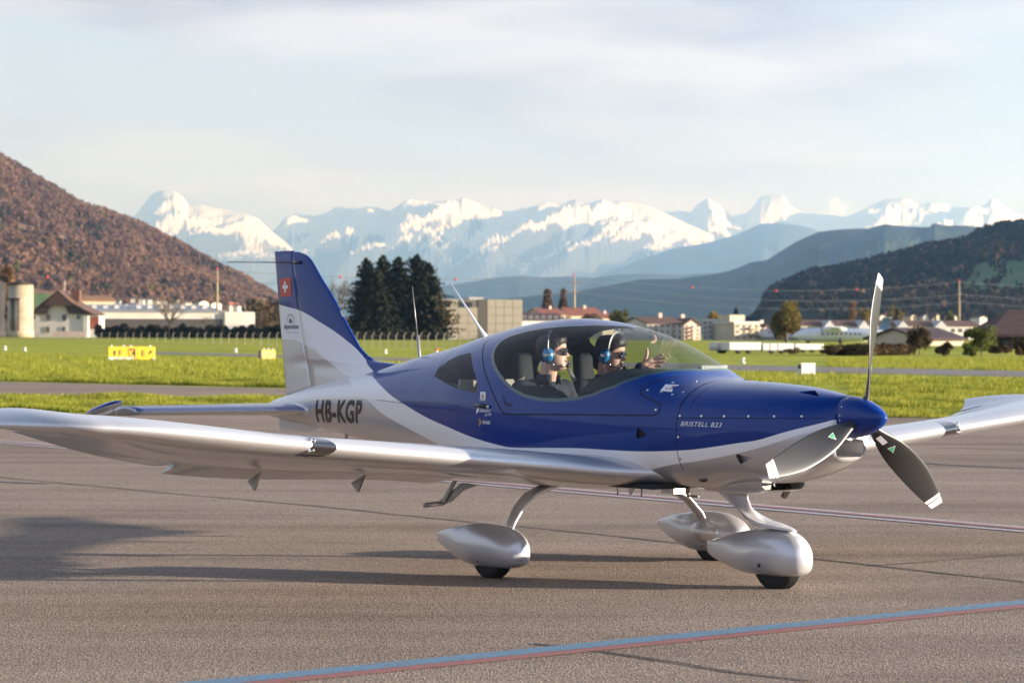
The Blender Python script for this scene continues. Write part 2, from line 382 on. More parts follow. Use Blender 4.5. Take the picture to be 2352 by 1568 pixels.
grass_blades('grass', [(-80, 700, 913.5, 913.5, 948, 951, 60000, .05, .12), (1950, 2420, 868, 870, 957, 962, 60000, .05, .13), (-80, 680, 862, 880, 876, 892, 30000, .06, .14),
                       (-80, 680, 812, 826, 875, 890, 40000, .08, .17), (700, 2420, 826, 872, 838, 905, 20000, .07, .15), (1900, 2420, 820, 822, 842, 851, 20000, .08, .16)], 77)

# ------------------------------------------------------------------ hills and mountains
def hill_mat(name, stops, scale, bump=0.0, hi=None, rough=0.95):
    m = bpy.data.materials.new(name); m.use_nodes = True
    t = m.node_tree; p = t.nodes['Principled BSDF']; p.inputs['Roughness'].default_value = rough; p.inputs['Specular IOR Level'].default_value = 0.05
    co = N(t, 'ShaderNodeTexCoord')
    n = N(t, 'ShaderNodeTexNoise'); n.inputs['Scale'].default_value = scale; n.inputs['Detail'].default_value = 8; n.inputs['Roughness'].default_value = 0.65
    LK(t, co.outputs['Object'], n.inputs['Vector'])
    r = N(t, 'ShaderNodeValToRGB'); e = r.color_ramp.elements
    e[0].position, e[0].color = stops[0][0], stops[0][1] + (1,); e[1].position, e[1].color = stops[-1][0], stops[-1][1] + (1,)
    for q, c in stops[1:-1]: e.new(q).color = c + (1,)
    LK(t, n.outputs['Fac'], r.inputs['Fac']); LK(t, r.outputs['Color'], p.inputs['Base Color'])
    return m
def snow_mat():
    m = bpy.data.materials.new('alpine_snow_rock'); m.use_nodes = True
    t = m.node_tree; p = t.nodes['Principled BSDF']; p.inputs['Roughness'].default_value = 0.8; p.inputs['Specular IOR Level'].default_value = 0.1
    co = N(t, 'ShaderNodeTexCoord'); ge = N(t, 'ShaderNodeNewGeometry')
    sx = N(t, 'ShaderNodeSeparateXYZ'); LK(t, ge.outputs['Position'], sx.inputs[0])
    sn = N(t, 'ShaderNodeSeparateXYZ'); LK(t, ge.outputs['Normal'], sn.inputs[0])
    n = N(t, 'ShaderNodeTexNoise'); n.inputs['Scale'].default_value = 0.0016; n.inputs['Detail'].default_value = 10; n.inputs['Roughness'].default_value = 0.72
    LK(t, co.outputs['Object'], n.inputs['Vector'])
    hm = N(t, 'ShaderNodeMapRange'); hm.inputs['From Min'].default_value = 800; hm.inputs['From Max'].default_value = 2100; LK(t, sx.outputs['Z'], hm.inputs['Value'])
    a = N(t, 'ShaderNodeMath', operation='ADD'); LK(t, hm.outputs[0], a.inputs[0]); LK(t, n.outputs['Fac'], a.inputs[1])
    b = N(t, 'ShaderNodeMath', operation='MULTIPLY_ADD'); LK(t, sn.outputs['Z'], b.inputs[0]); b.inputs[1].default_value = 1.1; LK(t, a.outputs[0], b.inputs[2])
    r = N(t, 'ShaderNodeValToRGB'); e = r.color_ramp.elements
    mr = N(t, 'ShaderNodeMapRange'); mr.inputs['From Min'].default_value = 1.45; mr.inputs['From Max'].default_value = 2.35; LK(t, b.outputs[0], mr.inputs['Value'])
    e[0].position = 0.30; e[0].color = (0.06, 0.07, 0.09, 1); e[1].position = 0.44; e[1].color = (0.60, 0.61, 0.64, 1)
    LK(t, mr.outputs[0], r.inputs['Fac']); LK(t, r.outputs['Color'], p.inputs['Base Color'])
    return m
def ridge(name, sky_px, D, front, back, m, spur=0.25, fscale=1.0, seed=0, du=4.0, nt_=26, base=0.0, power=1.0, jag=0.0, label=None):
    """terrain whose crest follows a skyline at distance D; real slopes run down towards the viewer and away"""
    us = np.arange(sky_px[0][0], sky_px[-1][0] + du, du); vv = interp(sky_px, us)
    ts = np.concatenate([np.linspace(0, 1, nt_), 1 + np.linspace(0, 1, 9)[1:]])
    V = []; nn = len(ts)
    for u, v in zip(us, vv):
        top = at(float(u), float(v), D)
        for t in ts:
            if t <= 1: d = D - front * (1 - t); s_ = t ** power
            else: d = D + back * (t - 1); s_ = 1 - (t - 1)
            x = top.x * d / D
            q = Vector(((x + .55 * (D - d)) * fscale / 1000, (d * .6 - .3 * x) * fscale / 1000, seed))
            rd = 1 - abs(noise.noise(q * 1.3)) * 2; rd2 = noise.fractal(q * 3.1, .85, 2.2, 7)
            wgt = 4 * s_ * (1 - s_) if t <= 1 else 0
            z = base + (top.z - base) * (s_ + spur * wgt * (0.7 * (rd - 0.45) + 0.45 * rd2))
            if t == 1 and jag: z += jag * top.z * rd2
            V.append((x, d, max(z, base - 1) if t > 0 else base - 2))
    nu = len(us)
    Fc = [(i * nn + j, (i + 1) * nn + j, (i + 1) * nn + j + 1, i * nn + j + 1) for i in range(nu - 1) for j in range(nn - 1)]
    o = mesh_np(name, V, Fc, m, smooth=True); tag(o, kind='structure', label=label)
    return o
SNOW = snow_mat()
sA = [(150, 560), (240, 530), (290, 507), (312, 494), (325, 476), (337, 459), (353, 442), (375, 437), (400, 439), (419, 450), (431, 469), (462, 469), (487, 476), (531, 484), (562, 490), (594, 503), (622, 530), (660, 560), (740, 620)]
sB = [(560, 590), (600, 556), (631, 526), (656, 500), (678, 491), (722, 496), (751, 489), (769, 476), (795, 474), (817, 480), (846, 474), (868, 476), (893, 485), (933, 462), (1013, 462), (1050, 460), (1064, 454), (1090, 462), (1108, 471), (1152, 485), (1181, 484), (1232, 474), (1283, 476), (1305, 463), (1323, 458), (1363, 462), (1385, 458), (1429, 460), (1470, 466), (1492, 473), (1526, 488), (1560, 505), (1640, 540)]
sC = [(1440, 540), (1500, 500), (1526, 488), (1564, 484), (1586, 488), (1601, 469), (1627, 454), (1657, 473), (1680, 497), (1717, 488), (1732, 469), (1747, 452), (1770, 447), (1800, 447), (1811, 469), (1845, 490), (1882, 492), (1939, 498), (1969, 488), (2032, 456), (2085, 454), (2107, 469), (2141, 465), (2164, 473), (2190, 492), (2220, 488), (2257, 473), (2278, 459), (2314, 480), (2352, 499), (2450, 520)]
ridge('mountain', sA, 40000, 4600, 5000, SNOW, 0.40, 0.45, 3, 2.5, 44, jag=0.004)
ridge('mountain', sB, 43000, 5600, 5000, SNOW, 0.50, 0.45, 11, 2.5, 54, jag=0.004)
ridge('mountain', sC, 47000, 5600, 5000, SNOW, 0.50, 0.45, 23, 2.5, 54, jag=0.004)
FARW = hill_mat('far_wooded_slope', [(0.35, (0.03, 0.045, 0.045)), (0.65, (0.07, 0.085, 0.06))], 0.002)
MIDW = hill_mat('mid_wooded_slope', [(0.35, (0.02, 0.03, 0.03)), (0.55, (0.035, 0.05, 0.035)), (0.7, (0.05, 0.085, 0.03))], 0.004)
sD = [(1250, 690), (1400, 622), (1470, 597), (1545, 570), (1620, 559), (1695, 537), (1747, 514), (1792, 512), (1837, 518), (1867, 525), (1940, 560), (2100, 620)]
ridge('foothill', sD, 31000, 5000, 4000, FARW, 0.2, 0.5, 31, 5, 22)
ridge('foothill', [(650, 690), (760, 672), (900, 668), (1043, 653), (1086, 646), (1141, 637), (1196, 633), (1250, 637), (1305, 635), (1360, 639), (1414, 631), (1470, 629), (1507, 629), (1564, 632), (1620, 627), (1669, 627), (1760, 650), (1850, 690)], 19000, 4000, 3000, FARW, 0.2, 0.8, 37, 5, 22)
ridge('wooded_ridge', [(900, 735), (1040, 695), (1200, 682), (1330, 668), (1400, 655), (1470, 642), (1560, 640), (1620, 632), (1669, 624), (1695, 615), (1725, 602), (1762, 597), (1792, 578), (1830, 555), (1860, 542), (1882, 533), (1939, 527), (1995, 525), (2032, 515), (2089, 520), (2134, 522), (2145, 512), (2171, 518), (2220, 518), (2257, 521), (2352, 505), (2600, 470)], 10500, 3200, 2500, MIDW, 0.22, 1.4, 41, 3, 30, jag=0.006)
# ------------------------------------------------------------------ aircraft: materials
def car_paint(name, c, rough=0.35, coat=1.0, metal=0.0, flake=0.0):
    m = mat(name, c, rough, metal, coat, spec=0.12)
    t = m.node_tree; p = t.nodes['Principled BSDF']
    co = N(t, 'ShaderNodeTexCoord')
    # faint dust film and oil-canning of the thin skin
    n = N(t, 'ShaderNodeTexNoise'); n.inputs['Scale'].default_value = 2.4; n.inputs['Detail'].default_value = 2
    LK(t, co.outputs['Object'], n.inputs['Vector'])
    b = N(t, 'ShaderNodeBump'); b.inputs['Strength'].default_value = 0.10; b.inputs['Distance'].default_value = 0.012
    LK(t, n.outputs['Fac'], b.inputs['Height'])
    LK(t, b.outputs['Normal'], p.inputs['Coat Normal']); LK(t, b.outputs['Normal'], p.inputs['Normal'])
    return m
C_BLUE, C_WHITE, C_GREY = (0.001, 0.030, 0.20), (0.84, 0.84, 0.84), (0.47, 0.475, 0.485)
M_WHITE = car_paint('white_paint', C_WHITE, 0.3, 0.8)
C_SILVER = (0.60, 0.60, 0.615)
M_GREY = car_paint('silver_paint', C_SILVER, 0.36, 0.6, 0.6)
M_SILVER = M_GREY
M_BLUE = car_paint('blue_paint', C_BLUE, 0.3, 0.65)
def livery_mat():
    """blue over white over grey, parted along the two swoosh curves stored on the skin"""
    m = car_paint('livery_paint', C_BLUE, 0.3, 0.65)
    t = m.node_tree; p = t.nodes['Principled BSDF']
    a = N(t, 'ShaderNodeAttribute', attribute_name='above_blue_edge'); b = N(t, 'ShaderNodeAttribute', attribute_name='above_grey_edge')
    def step(at_):
        s = N(t, 'ShaderNodeMapRange'); s.inputs['From Min'].default_value = -0.0012; s.inputs['From Max'].default_value = 0.0012
        LK(t, at_.outputs['Fac'], s.inputs['Value']); return s
    sa, sb = step(a), step(b)
    m1 = N(t, 'ShaderNodeMix', data_type='RGBA'); m1.inputs[6].default_value = C_SILVER + (1,); m1.inputs[7].default_value = C_WHITE + (1,); LK(t, sb.outputs[0], m1.inputs[0])
    m2 = N(t, 'ShaderNodeMix', data_type='RGBA'); m2.inputs[7].default_value = C_BLUE + (1,); LK(t, m1.outputs[2], m2.inputs[6]); LK(t, sa.outputs[0], m2.inputs[0])
    LK(t, m2.outputs[2], p.inputs['Base Color'])
    mm = N(t, 'ShaderNodeMath', operation='MAXIMUM'); LK(t, sa.outputs[0], mm.inputs[0]); LK(t, sb.outputs[0], mm.inputs[1])
    mq = N(t, 'ShaderNodeMath', operation='MULTIPLY_ADD'); LK(t, mm.outputs[0], mq.inputs[0]); mq.inputs[1].default_value = -0.6; mq.inputs[2].default_value = 0.6
    LK(t, mq.outputs[0], p.inputs['Metallic'])
    return m
M_LIV = livery_mat()
M_BLACK = mat('black_gloss', (0.012, 0.012, 0.013), 0.3, coat=0.4)
M_RUBBER = mat('tyre_rubber', (0.016, 0.016, 0.017), 0.75, var=0.3, vscale=30)
M_SEAM = mat('seam_shadow_gap', (0.006, 0.007, 0.014), 0.7)
M_LINING = mat('cabin_lining', (0.016, 0.019, 0.024), 0.8, var=0.2, vscale=12)
M_STEEL = mat('bright_steel', (0.62, 0.61, 0.58), 0.25, 1.0)
M_ALU = mat('dull_aluminium', (0.40, 0.39, 0.37), 0.45, 0.8)
M_DECALW = mat('white_decal', (0.78, 0.78, 0.78), 0.35)
M_DECALR = mat('red_decal', (0.55, 0.06, 0.03), 0.35)
M_DECALK = mat('black_decal', (0.012, 0.011, 0.010), 0.25, coat=0.4)
M_DECALG = mat('gold_decal', (0.55, 0.33, 0.06), 0.4)
M_DECALO = mat('orange_decal', (0.50, 0.16, 0.04), 0.4)
M_DECALN = mat('navy_decal', (0.02, 0.035, 0.09), 0.4)
M_DECALGR = mat('green_decal', (0.03, 0.36, 0.14), 0.4)
def thin_glass(name, tint, refl=1.0, rough=0.0):
    m = bpy.data.materials.new(name); m.use_nodes = True
    t = m.node_tree; t.nodes.clear()
    tr = N(t, 'ShaderNodeBsdfTransparent'); tr.inputs['Color'].default_value = tint + (1,)
    gl = N(t, 'ShaderNodeBsdfGlossy'); gl.inputs['Roughness'].default_value = rough; gl.inputs['Color'].default_value = (refl, refl, refl, 1)
    fr = N(t, 'ShaderNodeFresnel'); fr.inputs['IOR'].default_value = 1.55
    mu = N(t, 'ShaderNodeMath', operation='MULTIPLY_ADD'); mu.inputs[1].default_value = 0.42; mu.inputs[2].default_value = 0.0
    LK(t, fr.outputs[0], mu.inputs[0])
    mx_ = N(t, 'ShaderNodeMixShader'); LK(t, mu.outputs[0], mx_.inputs[0]); LK(t, tr.outputs[0], mx_.inputs[1]); LK(t, gl.outputs[0], mx_.inputs[2])
    o = N(t, 'ShaderNodeOutputMaterial'); LK(t, mx_.outputs[0], o.inputs['Surface'])
    return m
M_GLASS = thin_glass('canopy_perspex', (0.93, 0.97, 0.97))
M_EDGE = mat('perspex_edge_band', (0.035, 0.075, 0.085), 0.25, coat=0.6)

# ------------------------------------------------------------------ aircraft: body shape (x forward from the propeller, y left, z up)
PLANE = empty('light_aircraft', (2.0755, 14.2858, 0), label='blue, white and silver low-wing light aircraft with two people under its bubble canopy', cat='airplane')
PLANE.rotation_euler = (R(-0.31), 0, R(-51.03))
bpy.context.view_layer.update()
ZT = [(-.14,1.205),(-.413,1.245),(-.711,1.268),(-.958,1.278),(-1.12,1.285),(-1.202,1.295),(-1.322,1.333),(-1.475,1.409),(-1.68,1.505),(-1.89,1.578),(-2.10,1.625),(-2.32,1.656),(-2.54,1.67),(-2.77,1.662),(-3.0,1.637),(-3.24,1.598),(-3.44,1.562),(-3.59,1.527),(-3.98,1.450),(-4.13,1.428),(-4.39,1.377),(-4.55,1.347),(-4.75,1.31),(-5.0,1.265),(-5.29,1.222),(-5.76,1.148),(-6.13,1.07),(-6.30,1.03),(-6.38,.99),(-6.41,.962)]
ZB = [(-.14,.805),(-.19,.780),(-.3,.735),(-.54,.668),(-.86,.64),(-1.02,.605),(-1.38,.60),(-1.68,.584),(-2.23,.545),(-2.7,.535),(-3.1,.545),(-3.6,.59),(-4.3,.68),(-5.3,.80),(-5.85,.86),(-6.2,.89),(-6.36,.92),(-6.41,.95)]
WD = [(-.14,.185),(-.25,.275),(-.45,.35),(-.8,.43),(-1.2,.50),(-1.6,.57),(-2.1,.63),(-2.6,.645),(-3.1,.61),(-3.6,.52),(-4.2,.41),(-5,.275),(-5.7,.165),(-6.2,.08),(-6.36,.045),(-6.41,.012)]
ZW = [(-.14,.95),(-.6,.98),(-1.2,.98),(-2,1.0),(-2.6,1.03),(-3.4,1.08),(-4.5,1.08),(-5.5,1.05),(-6.2,.98),(-6.41,.957)]
NU = [(-.14,2.1),(-.6,2.2),(-1.2,2.3),(-1.7,2.1),(-3.2,2.0),(-6.41,2.0)]
NL = [(-.14,2.3),(-1.2,2.8),(-2.5,3.0),(-4,2.4),(-6.41,2.0)]
def section(x): return [smooth_interp(t, x) for t in (ZT, ZB, WD, ZW, NU, NL)]
def halfwidth(x, z):
    x = np.asarray(x, float); z = np.asarray(z, float)
    zt, zb, w_, zw, nu, nl = section(x)
    up = z >= zw
    s = np.where(up, (z - zw) / (zt - zw), (zw - z) / (zw - zb)); n = np.where(up, nu, nl)
    return w_ * np.clip(1 - np.clip(s, 0, 1) ** n, 0, 1) ** (1 / n)
ZBLUE = [(-6.45,1.83),(-6.201,1.786),(-6.065,1.768),(-5.882,1.739),(-5.761,1.705),(-5.612,1.651),(-5.464,1.597),(-5.318,1.534),(-5.174,1.46),(-5.031,1.374),(-4.86,1.27),(-4.625,1.25),(-4.372,1.186),(-4.157,1.118),(-3.889,1.048),(-3.577,.975),(-3.297,.927),(-2.979,.871),(-2.715,.834),(-2.536,.818),(-2.419,.82),(-2.14,.83),(-1.838,.837),(-1.601,.834),(-1.378,.835),(-1.159,.846),(-.985,.86),(-.816,.884),(-.667,.908),(-.518,.932),(-.382,.972),(-.228,1.019),(-.14,1.05),(-.05,1.08)]
ZGREY = [(-6.45,1.53),(-6.142,1.518),(-6.047,1.518),(-5.925,1.502),(-5.822,1.478),(-5.671,1.429),(-5.523,1.37),(-5.376,1.301),(-5.301,1.266),(-5.085,1.223),(-4.899,1.191),(-4.698,1.131),(-4.504,1.063),(-4.367,1.007),(-3.972,.904),(-3.68,.838),(-3.527,.801),(-3.2,.735),(-2.8,.66),(-2.0,.645),(-1.498,.695),(-1.132,.766),(-1.003,.784),(-.684,.844),(-.575,.869),(-.383,.926),(-.176,1.0),(-.05,1.05)]
def put_livery(me):
    V = np.empty(len(me.vertices) * 3); me.vertices.foreach_get('co', V); V = V.reshape(-1, 3)
    for nm, cu in (('above_blue_edge', ZBLUE), ('above_grey_edge', ZGREY)):
        g_ = V[:, 2] - smooth_interp(cu, V[:, 0])
        sl = (smooth_interp(cu, V[:, 0] + .01) - smooth_interp(cu, V[:, 0] - .01)) / .02
        at_ = me.attributes.new(nm, 'FLOAT', 'POINT'); at_.data.foreach_set('value', g_ / np.sqrt(1 + sl * sl))
def sdf_poly(P, poly):
    poly = np.asarray(poly, float); n = len(poly); d = np.full(len(P), 1e9); ins = np.zeros(len(P), bool)
    for i in range(n):
        a, b = poly[i], poly[(i + 1) % n]; e = b - a; w_ = P - a
        t_ = np.clip((w_ @ e) / (e @ e), 0, 1); q = w_ - t_[:, None] * e; d = np.minimum(d, (q * q).sum(1))
        c = (a[1] > P[:, 1]) != (b[1] > P[:, 1])
        xs = a[0] + (P[:, 1] - a[1]) / (b[1] - a[1] if b[1] != a[1] else 1e-9) * e[0]
        ins ^= c & (P[:, 0] < xs)
    d = np.sqrt(d); return np.where(ins, d, -d)
def body_shell(x0, x1, nx, nth, off=0.0, cap_front=False):
    """closed-section loft; off shrinks it for inner linings"""
    xs = np.linspace(x0, x1, nx)
    if x1 < -6.3: xs = x0 + (x1 - x0) * np.linspace(0, 1, nx)
    V, Fc = [], []
    th = np.linspace(0, 2 * np.pi, nth, endpoint=False)
    for x in xs:
        zt, zb, w_, zw, nu, nl = [float(q) for q in section(x)]
        zt -= off; zb += off; w_ -= off
        c, s = np.cos(th), np.sin(th)
        n = np.where(c >= 0, nu, nl)
        y = w_ * np.sign(s) * np.abs(s) ** (2 / n); z = zw + np.where(c >= 0, zt - zw, zw - zb) * np.sign(c) * np.abs(c) ** (2 / n)
        V += [(x, float(b), float(d)) for b, d in zip(y, z)]
    for i in range(nx - 1):
        for k in range(nth): Fc.append((i * nth + k, i * nth + (k + 1) % nth, (i + 1) * nth + (k + 1) % nth, (i + 1) * nth + k))
    if cap_front:       # rounded nose ring closing towards the spinner
        base = 0
        for dx, sc_ in ((.018, .97), (.030, .90), (.036, .78), (.038, .55), (.038, .02)):
            o = len(V)
            for k in range(nth):
                vx, vy, vz = V[k]; V.append((x0 + dx, vy * sc_, .98 + (vz - .98) * sc_))
            for k in range(nth): Fc.append((o + k, o + (k + 1) % nth, base + (k + 1) % nth, base + k))
            base = o
    bm = bmesh.new(); bv = [bm.verts.new(v) for v in V]
    for f in Fc: bm.faces.new([bv[i] for i in f])
    bm.normal_update(); return bm
def cut(bm, field):
    """split a mesh exactly along the zero line of field(x,y,z); returns (inside, outside)"""
    P = np.array([v.co[:] for v in bm.verts]); g_ = field(P); g_[np.abs(g_) < 1e-6] = 1e-6
    bm.verts.index_update(); val = {v: g_[i] for i, v in enumerate(bm.verts)}
    zero = set(); touched = set()
    for e in list(bm.edges):
        a, b = e.verts
        if val[a] * val[b] < 0:
            touched.update(e.link_faces)
    for e in list(bm.edges):
        a, b = e.verts
        if val[a] * val[b] < 0:
            t_ = val[a] / (val[a] - val[b]); ne, nv = bmesh.utils.edge_split(e, a, t_); val[nv] = 0.0; zero.add(nv)
    for f in touched:
        zs = [v for v in f.verts if v in zero]
        if len(zs) == 2:
            try: bmesh.utils.face_split(f, zs[0], zs[1])
            except ValueError: pass
        elif len(zs) == 4:
            try:
                nf, _ = bmesh.utils.face_split(f, zs[0], zs[1])
                for q in (f, nf):
                    z2 = [v for v in q.verts if v in zero and v not in (zs[0], zs[1])]
                    if len(z2) == 2: bmesh.utils.face_split(q, z2[0], z2[1])
            except ValueError: pass
    def keep(sign):
        c = bm.copy(); c.faces.ensure_lookup_table(); bm.faces.ensure_lookup_table()
        rm = [c.faces[i] for i, f in enumerate(bm.faces) if (sum(val[v] for v in f.verts) > 0) != sign]
        bmesh.ops.delete(c, geom=rm, context='FACES'); c.normal_update(); return c
    bm.faces.index_update()
    return keep(True), keep(False)
def bm_obj(name, bm, materials, parent, livery=False):
    me = bpy.data.meshes.new(name); bm.to_mesh(me)
    me.polygons.foreach_set('use_smooth', np.ones(len(me.polygons), bool))
    for m in (materials if isinstance(materials, list) else [materials]): me.materials.append(m)
    if livery: put_livery(me)
    me.update(); return link(name, me, parent)
XF_Y = [(0,-1.319),(.086,-1.332),(.197,-1.363),(.327,-1.424),(.431,-1.512),(.512,-1.626),(.566,-1.773),(.593,-1.9),(.70,-1.9)]
GLASS_XZ = [(-1.0,1.143),(-1.9,1.143),(-2.087,1.127),(-2.239,1.128),(-2.402,1.148),(-2.522,1.183),(-2.615,1.224),(-2.744,1.294),(-2.834,1.35),(-2.901,1.401),(-2.945,1.452),(-2.962,1.496),(-2.962,1.9),(-1.0,1.9)]
ROOF_Y = [(-3.2,.44),(-2.985,.42),(-2.934,.365),(-2.89,.335),(-2.75,.294),(-2.5,.25),(-2.33,.20),(-2.15,.11),(-2.02,-.02),(-1.2,-.3)]
def f_glass(P, grow=0.0):
    a = sdf_poly(P[:, [0, 2]], GLASS_XZ); y = np.abs(P[:, 1])
    b = np.abs(P[:, 1]) - interp(sorted(ROOF_Y), P[:, 0]); c = interp(XF_Y, y) - P[:, 0]
    return np.minimum(np.minimum(a, b), c * .8) + grow
FRAME_XZ = [(-3.30,1.9),(-3.149,1.525),(-3.134,1.495),(-3.052,1.436),(-2.957,1.364),(-2.89,1.306),(-2.798,1.235),(-2.705,1.143),(-2.635,1.073),(-2.587,1.039),(-2.552,1.035),(-2.026,1.048),(-1.57,1.056),(-1.29,1.062),(-1.262,1.068),(-1.249,1.085),(-1.247,1.107),(-1.262,1.128),(-1.312,1.149),(-1.375,1.168),(-1.426,1.19),(-1.442,1.204),(-1.444,1.231),(-1.424,1.258),(-1.347,1.293),(-1.287,1.307),(-1.236,1.302),(-1.215,1.9)]
WIN_XZ = [(-3.575,1.27),(-3.578,1.31),(-3.55,1.34),(-3.501,1.375),(-3.395,1.409),(-3.235,1.434),(-3.215,1.432),(-3.19,1.42),(-3.11,1.372),(-3.054,1.332),(-2.966,1.265),(-2.909,1.206),(-2.910,1.180),(-2.935,1.168),(-3.024,1.173),(-3.172,1.19),(-3.349,1.222),(-3.47,1.246)]
f_win = lambda P: sdf_poly(P[:, [0, 2]], WIN_XZ)
INT_YZ = (0.122, .838, .945)
def f_intake(P):
    y, z, x = np.abs(P[:, 1]), P[:, 2], P[:, 0]
    cz, hz_ = (INT_YZ[1] + INT_YZ[2]) / 2, (INT_YZ[2] - INT_YZ[1]) / 2; r = .035
    qx, qz = y - (INT_YZ[0] - r), np.abs(z - cz) - (hz_ - r)
    d = np.hypot(np.maximum(qx, 0), np.maximum(qz, 0)) + np.minimum(np.maximum(qx, qz), 0) - r
    return np.minimum(-d, (x + .26))
NACAS = [((-1.289,.950),(-1.411,.985),(-1.411,.908)), ((-.554,.822),(-.684,.846),(-.676,.779))]
def f_naca(P):
    g_ = np.full(len(P), -1.0)
    for t3 in NACAS: g_ = np.maximum(g_, sdf_poly(P[:, [0, 2]], t3))
    return g_
shell = body_shell(-.14, -6.41, 330, 144, cap_front=True)
shell = cut(shell, f_naca)[1]
TOPIN = [(-.40, -.155), (-.335, -.065), (-.245, -.125)]
shell = cut(shell, lambda P: np.minimum(sdf_poly(P[:, [0, 1]], TOPIN), P[:, 2] - 1.1))[1]
glass_bm, shell = cut(shell, f_glass)
win_bm, shell = cut(shell, f_win)
frame_bm, shell = cut(shell, lambda P: sdf_poly(P[:, [0, 2]], FRAME_XZ))
cowl_bm, fus_bm = cut(shell, lambda P: P[:, 0] + 1.103)
cowl_bm = cut(cowl_bm, f_intake)[1]
FUS = bm_obj('fuselage', fus_bm, M_LIV, PLANE, True)
COWL = bm_obj('engine_cowling', cowl_bm, M_LIV, PLANE, True)
FRAME = bm_obj('canopy_frame', frame_bm, M_LIV, PLANE, True)
edge_bm, inner_bm = cut(glass_bm, lambda P: .022 - f_glass(P))
CAN = bm_obj('canopy', inner_bm, M_GLASS, PLANE)
bm_obj('canopy_edge_band', edge_bm, M_EDGE, CAN)
for side in (1, -1):
    c = win_bm.copy(); bmesh.ops.delete(c, geom=[f for f in c.faces if f.calc_center_median().y * side < 0], context='FACES')
    bm_obj('quarter_window', c, M_GLASS, PLANE)
lin_bm = body_shell(-1.16, -3.9, 140, 96, 0.018)
lin_bm = cut(lin_bm, lambda P: f_glass(P, .006))[1]
lin_bm = cut(lin_bm, lambda P: f_win(P) + .004)[1]
bm_obj('cabin_lining', lin_bm, M_LINING, PLANE)

def skin_pt(x, z, side=-1, off=0.002):
    return Vector((x, side * (float(halfwidth(x, z)) + off), z))
def skin_n(x, z, side=-1):
    e = .004; a = skin_pt(x + e, z, side) - skin_pt(x - e, z, side); b = skin_pt(x, z + e, side) - skin_pt(x, z - e, side)
    n = a.cross(b).normalized(); return n if n.y * side > 0 else -n
def seam(name, xz, width=0.006, m=None, parent=None, closed=False, step=.02, off=.0012, sides=(-1, 1)):
    """dark panel gap following the skin"""
    P = [Vector((p[0], p[1])) for p in xz]
    if closed: P.append(P[0])
    Q = []
    for a, b in zip(P, P[1:]):
        n = max(1, int((b - a).length / step)); Q += [a.lerp(b, k / n) for k in range(n)]
    Q.append(P[-1])
    for sd_ in sides:
        V, Fc = [], []; b0 = 0
        pts = [skin_pt(q.x, q.y, sd_, off) for q in Q]; ns = [skin_n(q.x, q.y, sd_) for q in Q]
        for i, p in enumerate(pts):
            t_ = (pts[min(i + 1, len(pts) - 1)] - pts[max(0, i - 1)]).normalized(); s_ = t_.cross(ns[i]).normalized() * (width / 2)
            V += [p + s_, p - s_]
            if i: k = b0 + 2 * i; Fc.append((k - 2, k - 1, k + 1, k))
        mesh_np(name, V, Fc, m or M_SEAM, parent)
seam('panel_gap', FRAME_XZ[1:-2], .008, parent=FRAME)
seam('panel_gap', [(-1.103, 1.27), (-1.103, .72)], .004, parent=COWL)
seam('panel_gap', [(-1.10, 1.050), (-.484, 1.064), (-.15, 1.071)], .004, parent=COWL)
def cross_seam(name, x, width, parent, z0, off=.0012):
    zs = []; zt, zb, w_, zw, nu, nl = [float(q) for q in section(x)]
    V, Fc = [], []
    th = np.linspace(-1.2, 1.2, 60)
    for i, a in enumerate(th):
        s, c = math.sin(a), math.cos(a); y = w_ * math.copysign(abs(s) ** (2 / nu), s); z = zw + (zt - zw) * abs(c) ** (2 / nu)
        n = Vector((0, y / w_ ** 2, (z - zw) / (zt - zw) ** 2)).normalized(); p = Vector((x, y, z)) + n * off
        V += [p + Vector((width / 2, 0, 0)), p - Vector((width / 2, 0, 0))]
        if i: Fc.append((2 * i - 2, 2 * i - 1, 2 * i + 1, 2 * i))
    return mesh_np(name, V, Fc, M_SEAM, parent)
cross_seam('panel_gap', -1.108, .005, COWL, 0, .0018)
cross_seam('panel_gap', -1.03, .003, COWL, 0)
cross_seam('panel_gap', -3.02 - .55, .004, FUS, 0)
seam('panel_gap', [(-2.87,1.03),(-3.6,1.06),(-4.4,1.085)], .003, parent=FUS)
# NACA inlets: ramped triangular recesses
def naca(A_, B_, C_, side, parent):
    a, b, c = [skin_pt(p[0], p[1], side, 0) for p in (A_, B_, C_)]
    n = skin_n((B_[0] + C_[0]) / 2, (B_[1] + C_[1]) / 2, side); d = n * .035
    MB().add([a, b, c, b - d, c - d], [(0, 3, 4), (0, 1, 3), (0, 4, 2), (1, 2, 4, 3)]).build('air_inlet', M_LIV if A_[1] < .9 else M_BLUE, parent)
    o = MB().add([b - d * .2 + Vector((.002, 0, 0)), c - d * .2 + Vector((.002, 0, 0)), c - d * .97 + Vector((.002, 0, 0)), b - d * .97 + Vector((.002, 0, 0))], [(0, 1, 2, 3)]).build('inlet_throat', M_BLACK, parent)
for sd_ in (-1, 1):
    naca(*NACAS[0], sd_, FUS); naca(*NACAS[1], sd_, COWL)
for o in COWL.children:
    if o.name.startswith('air_inlet'): put_livery(o.data)
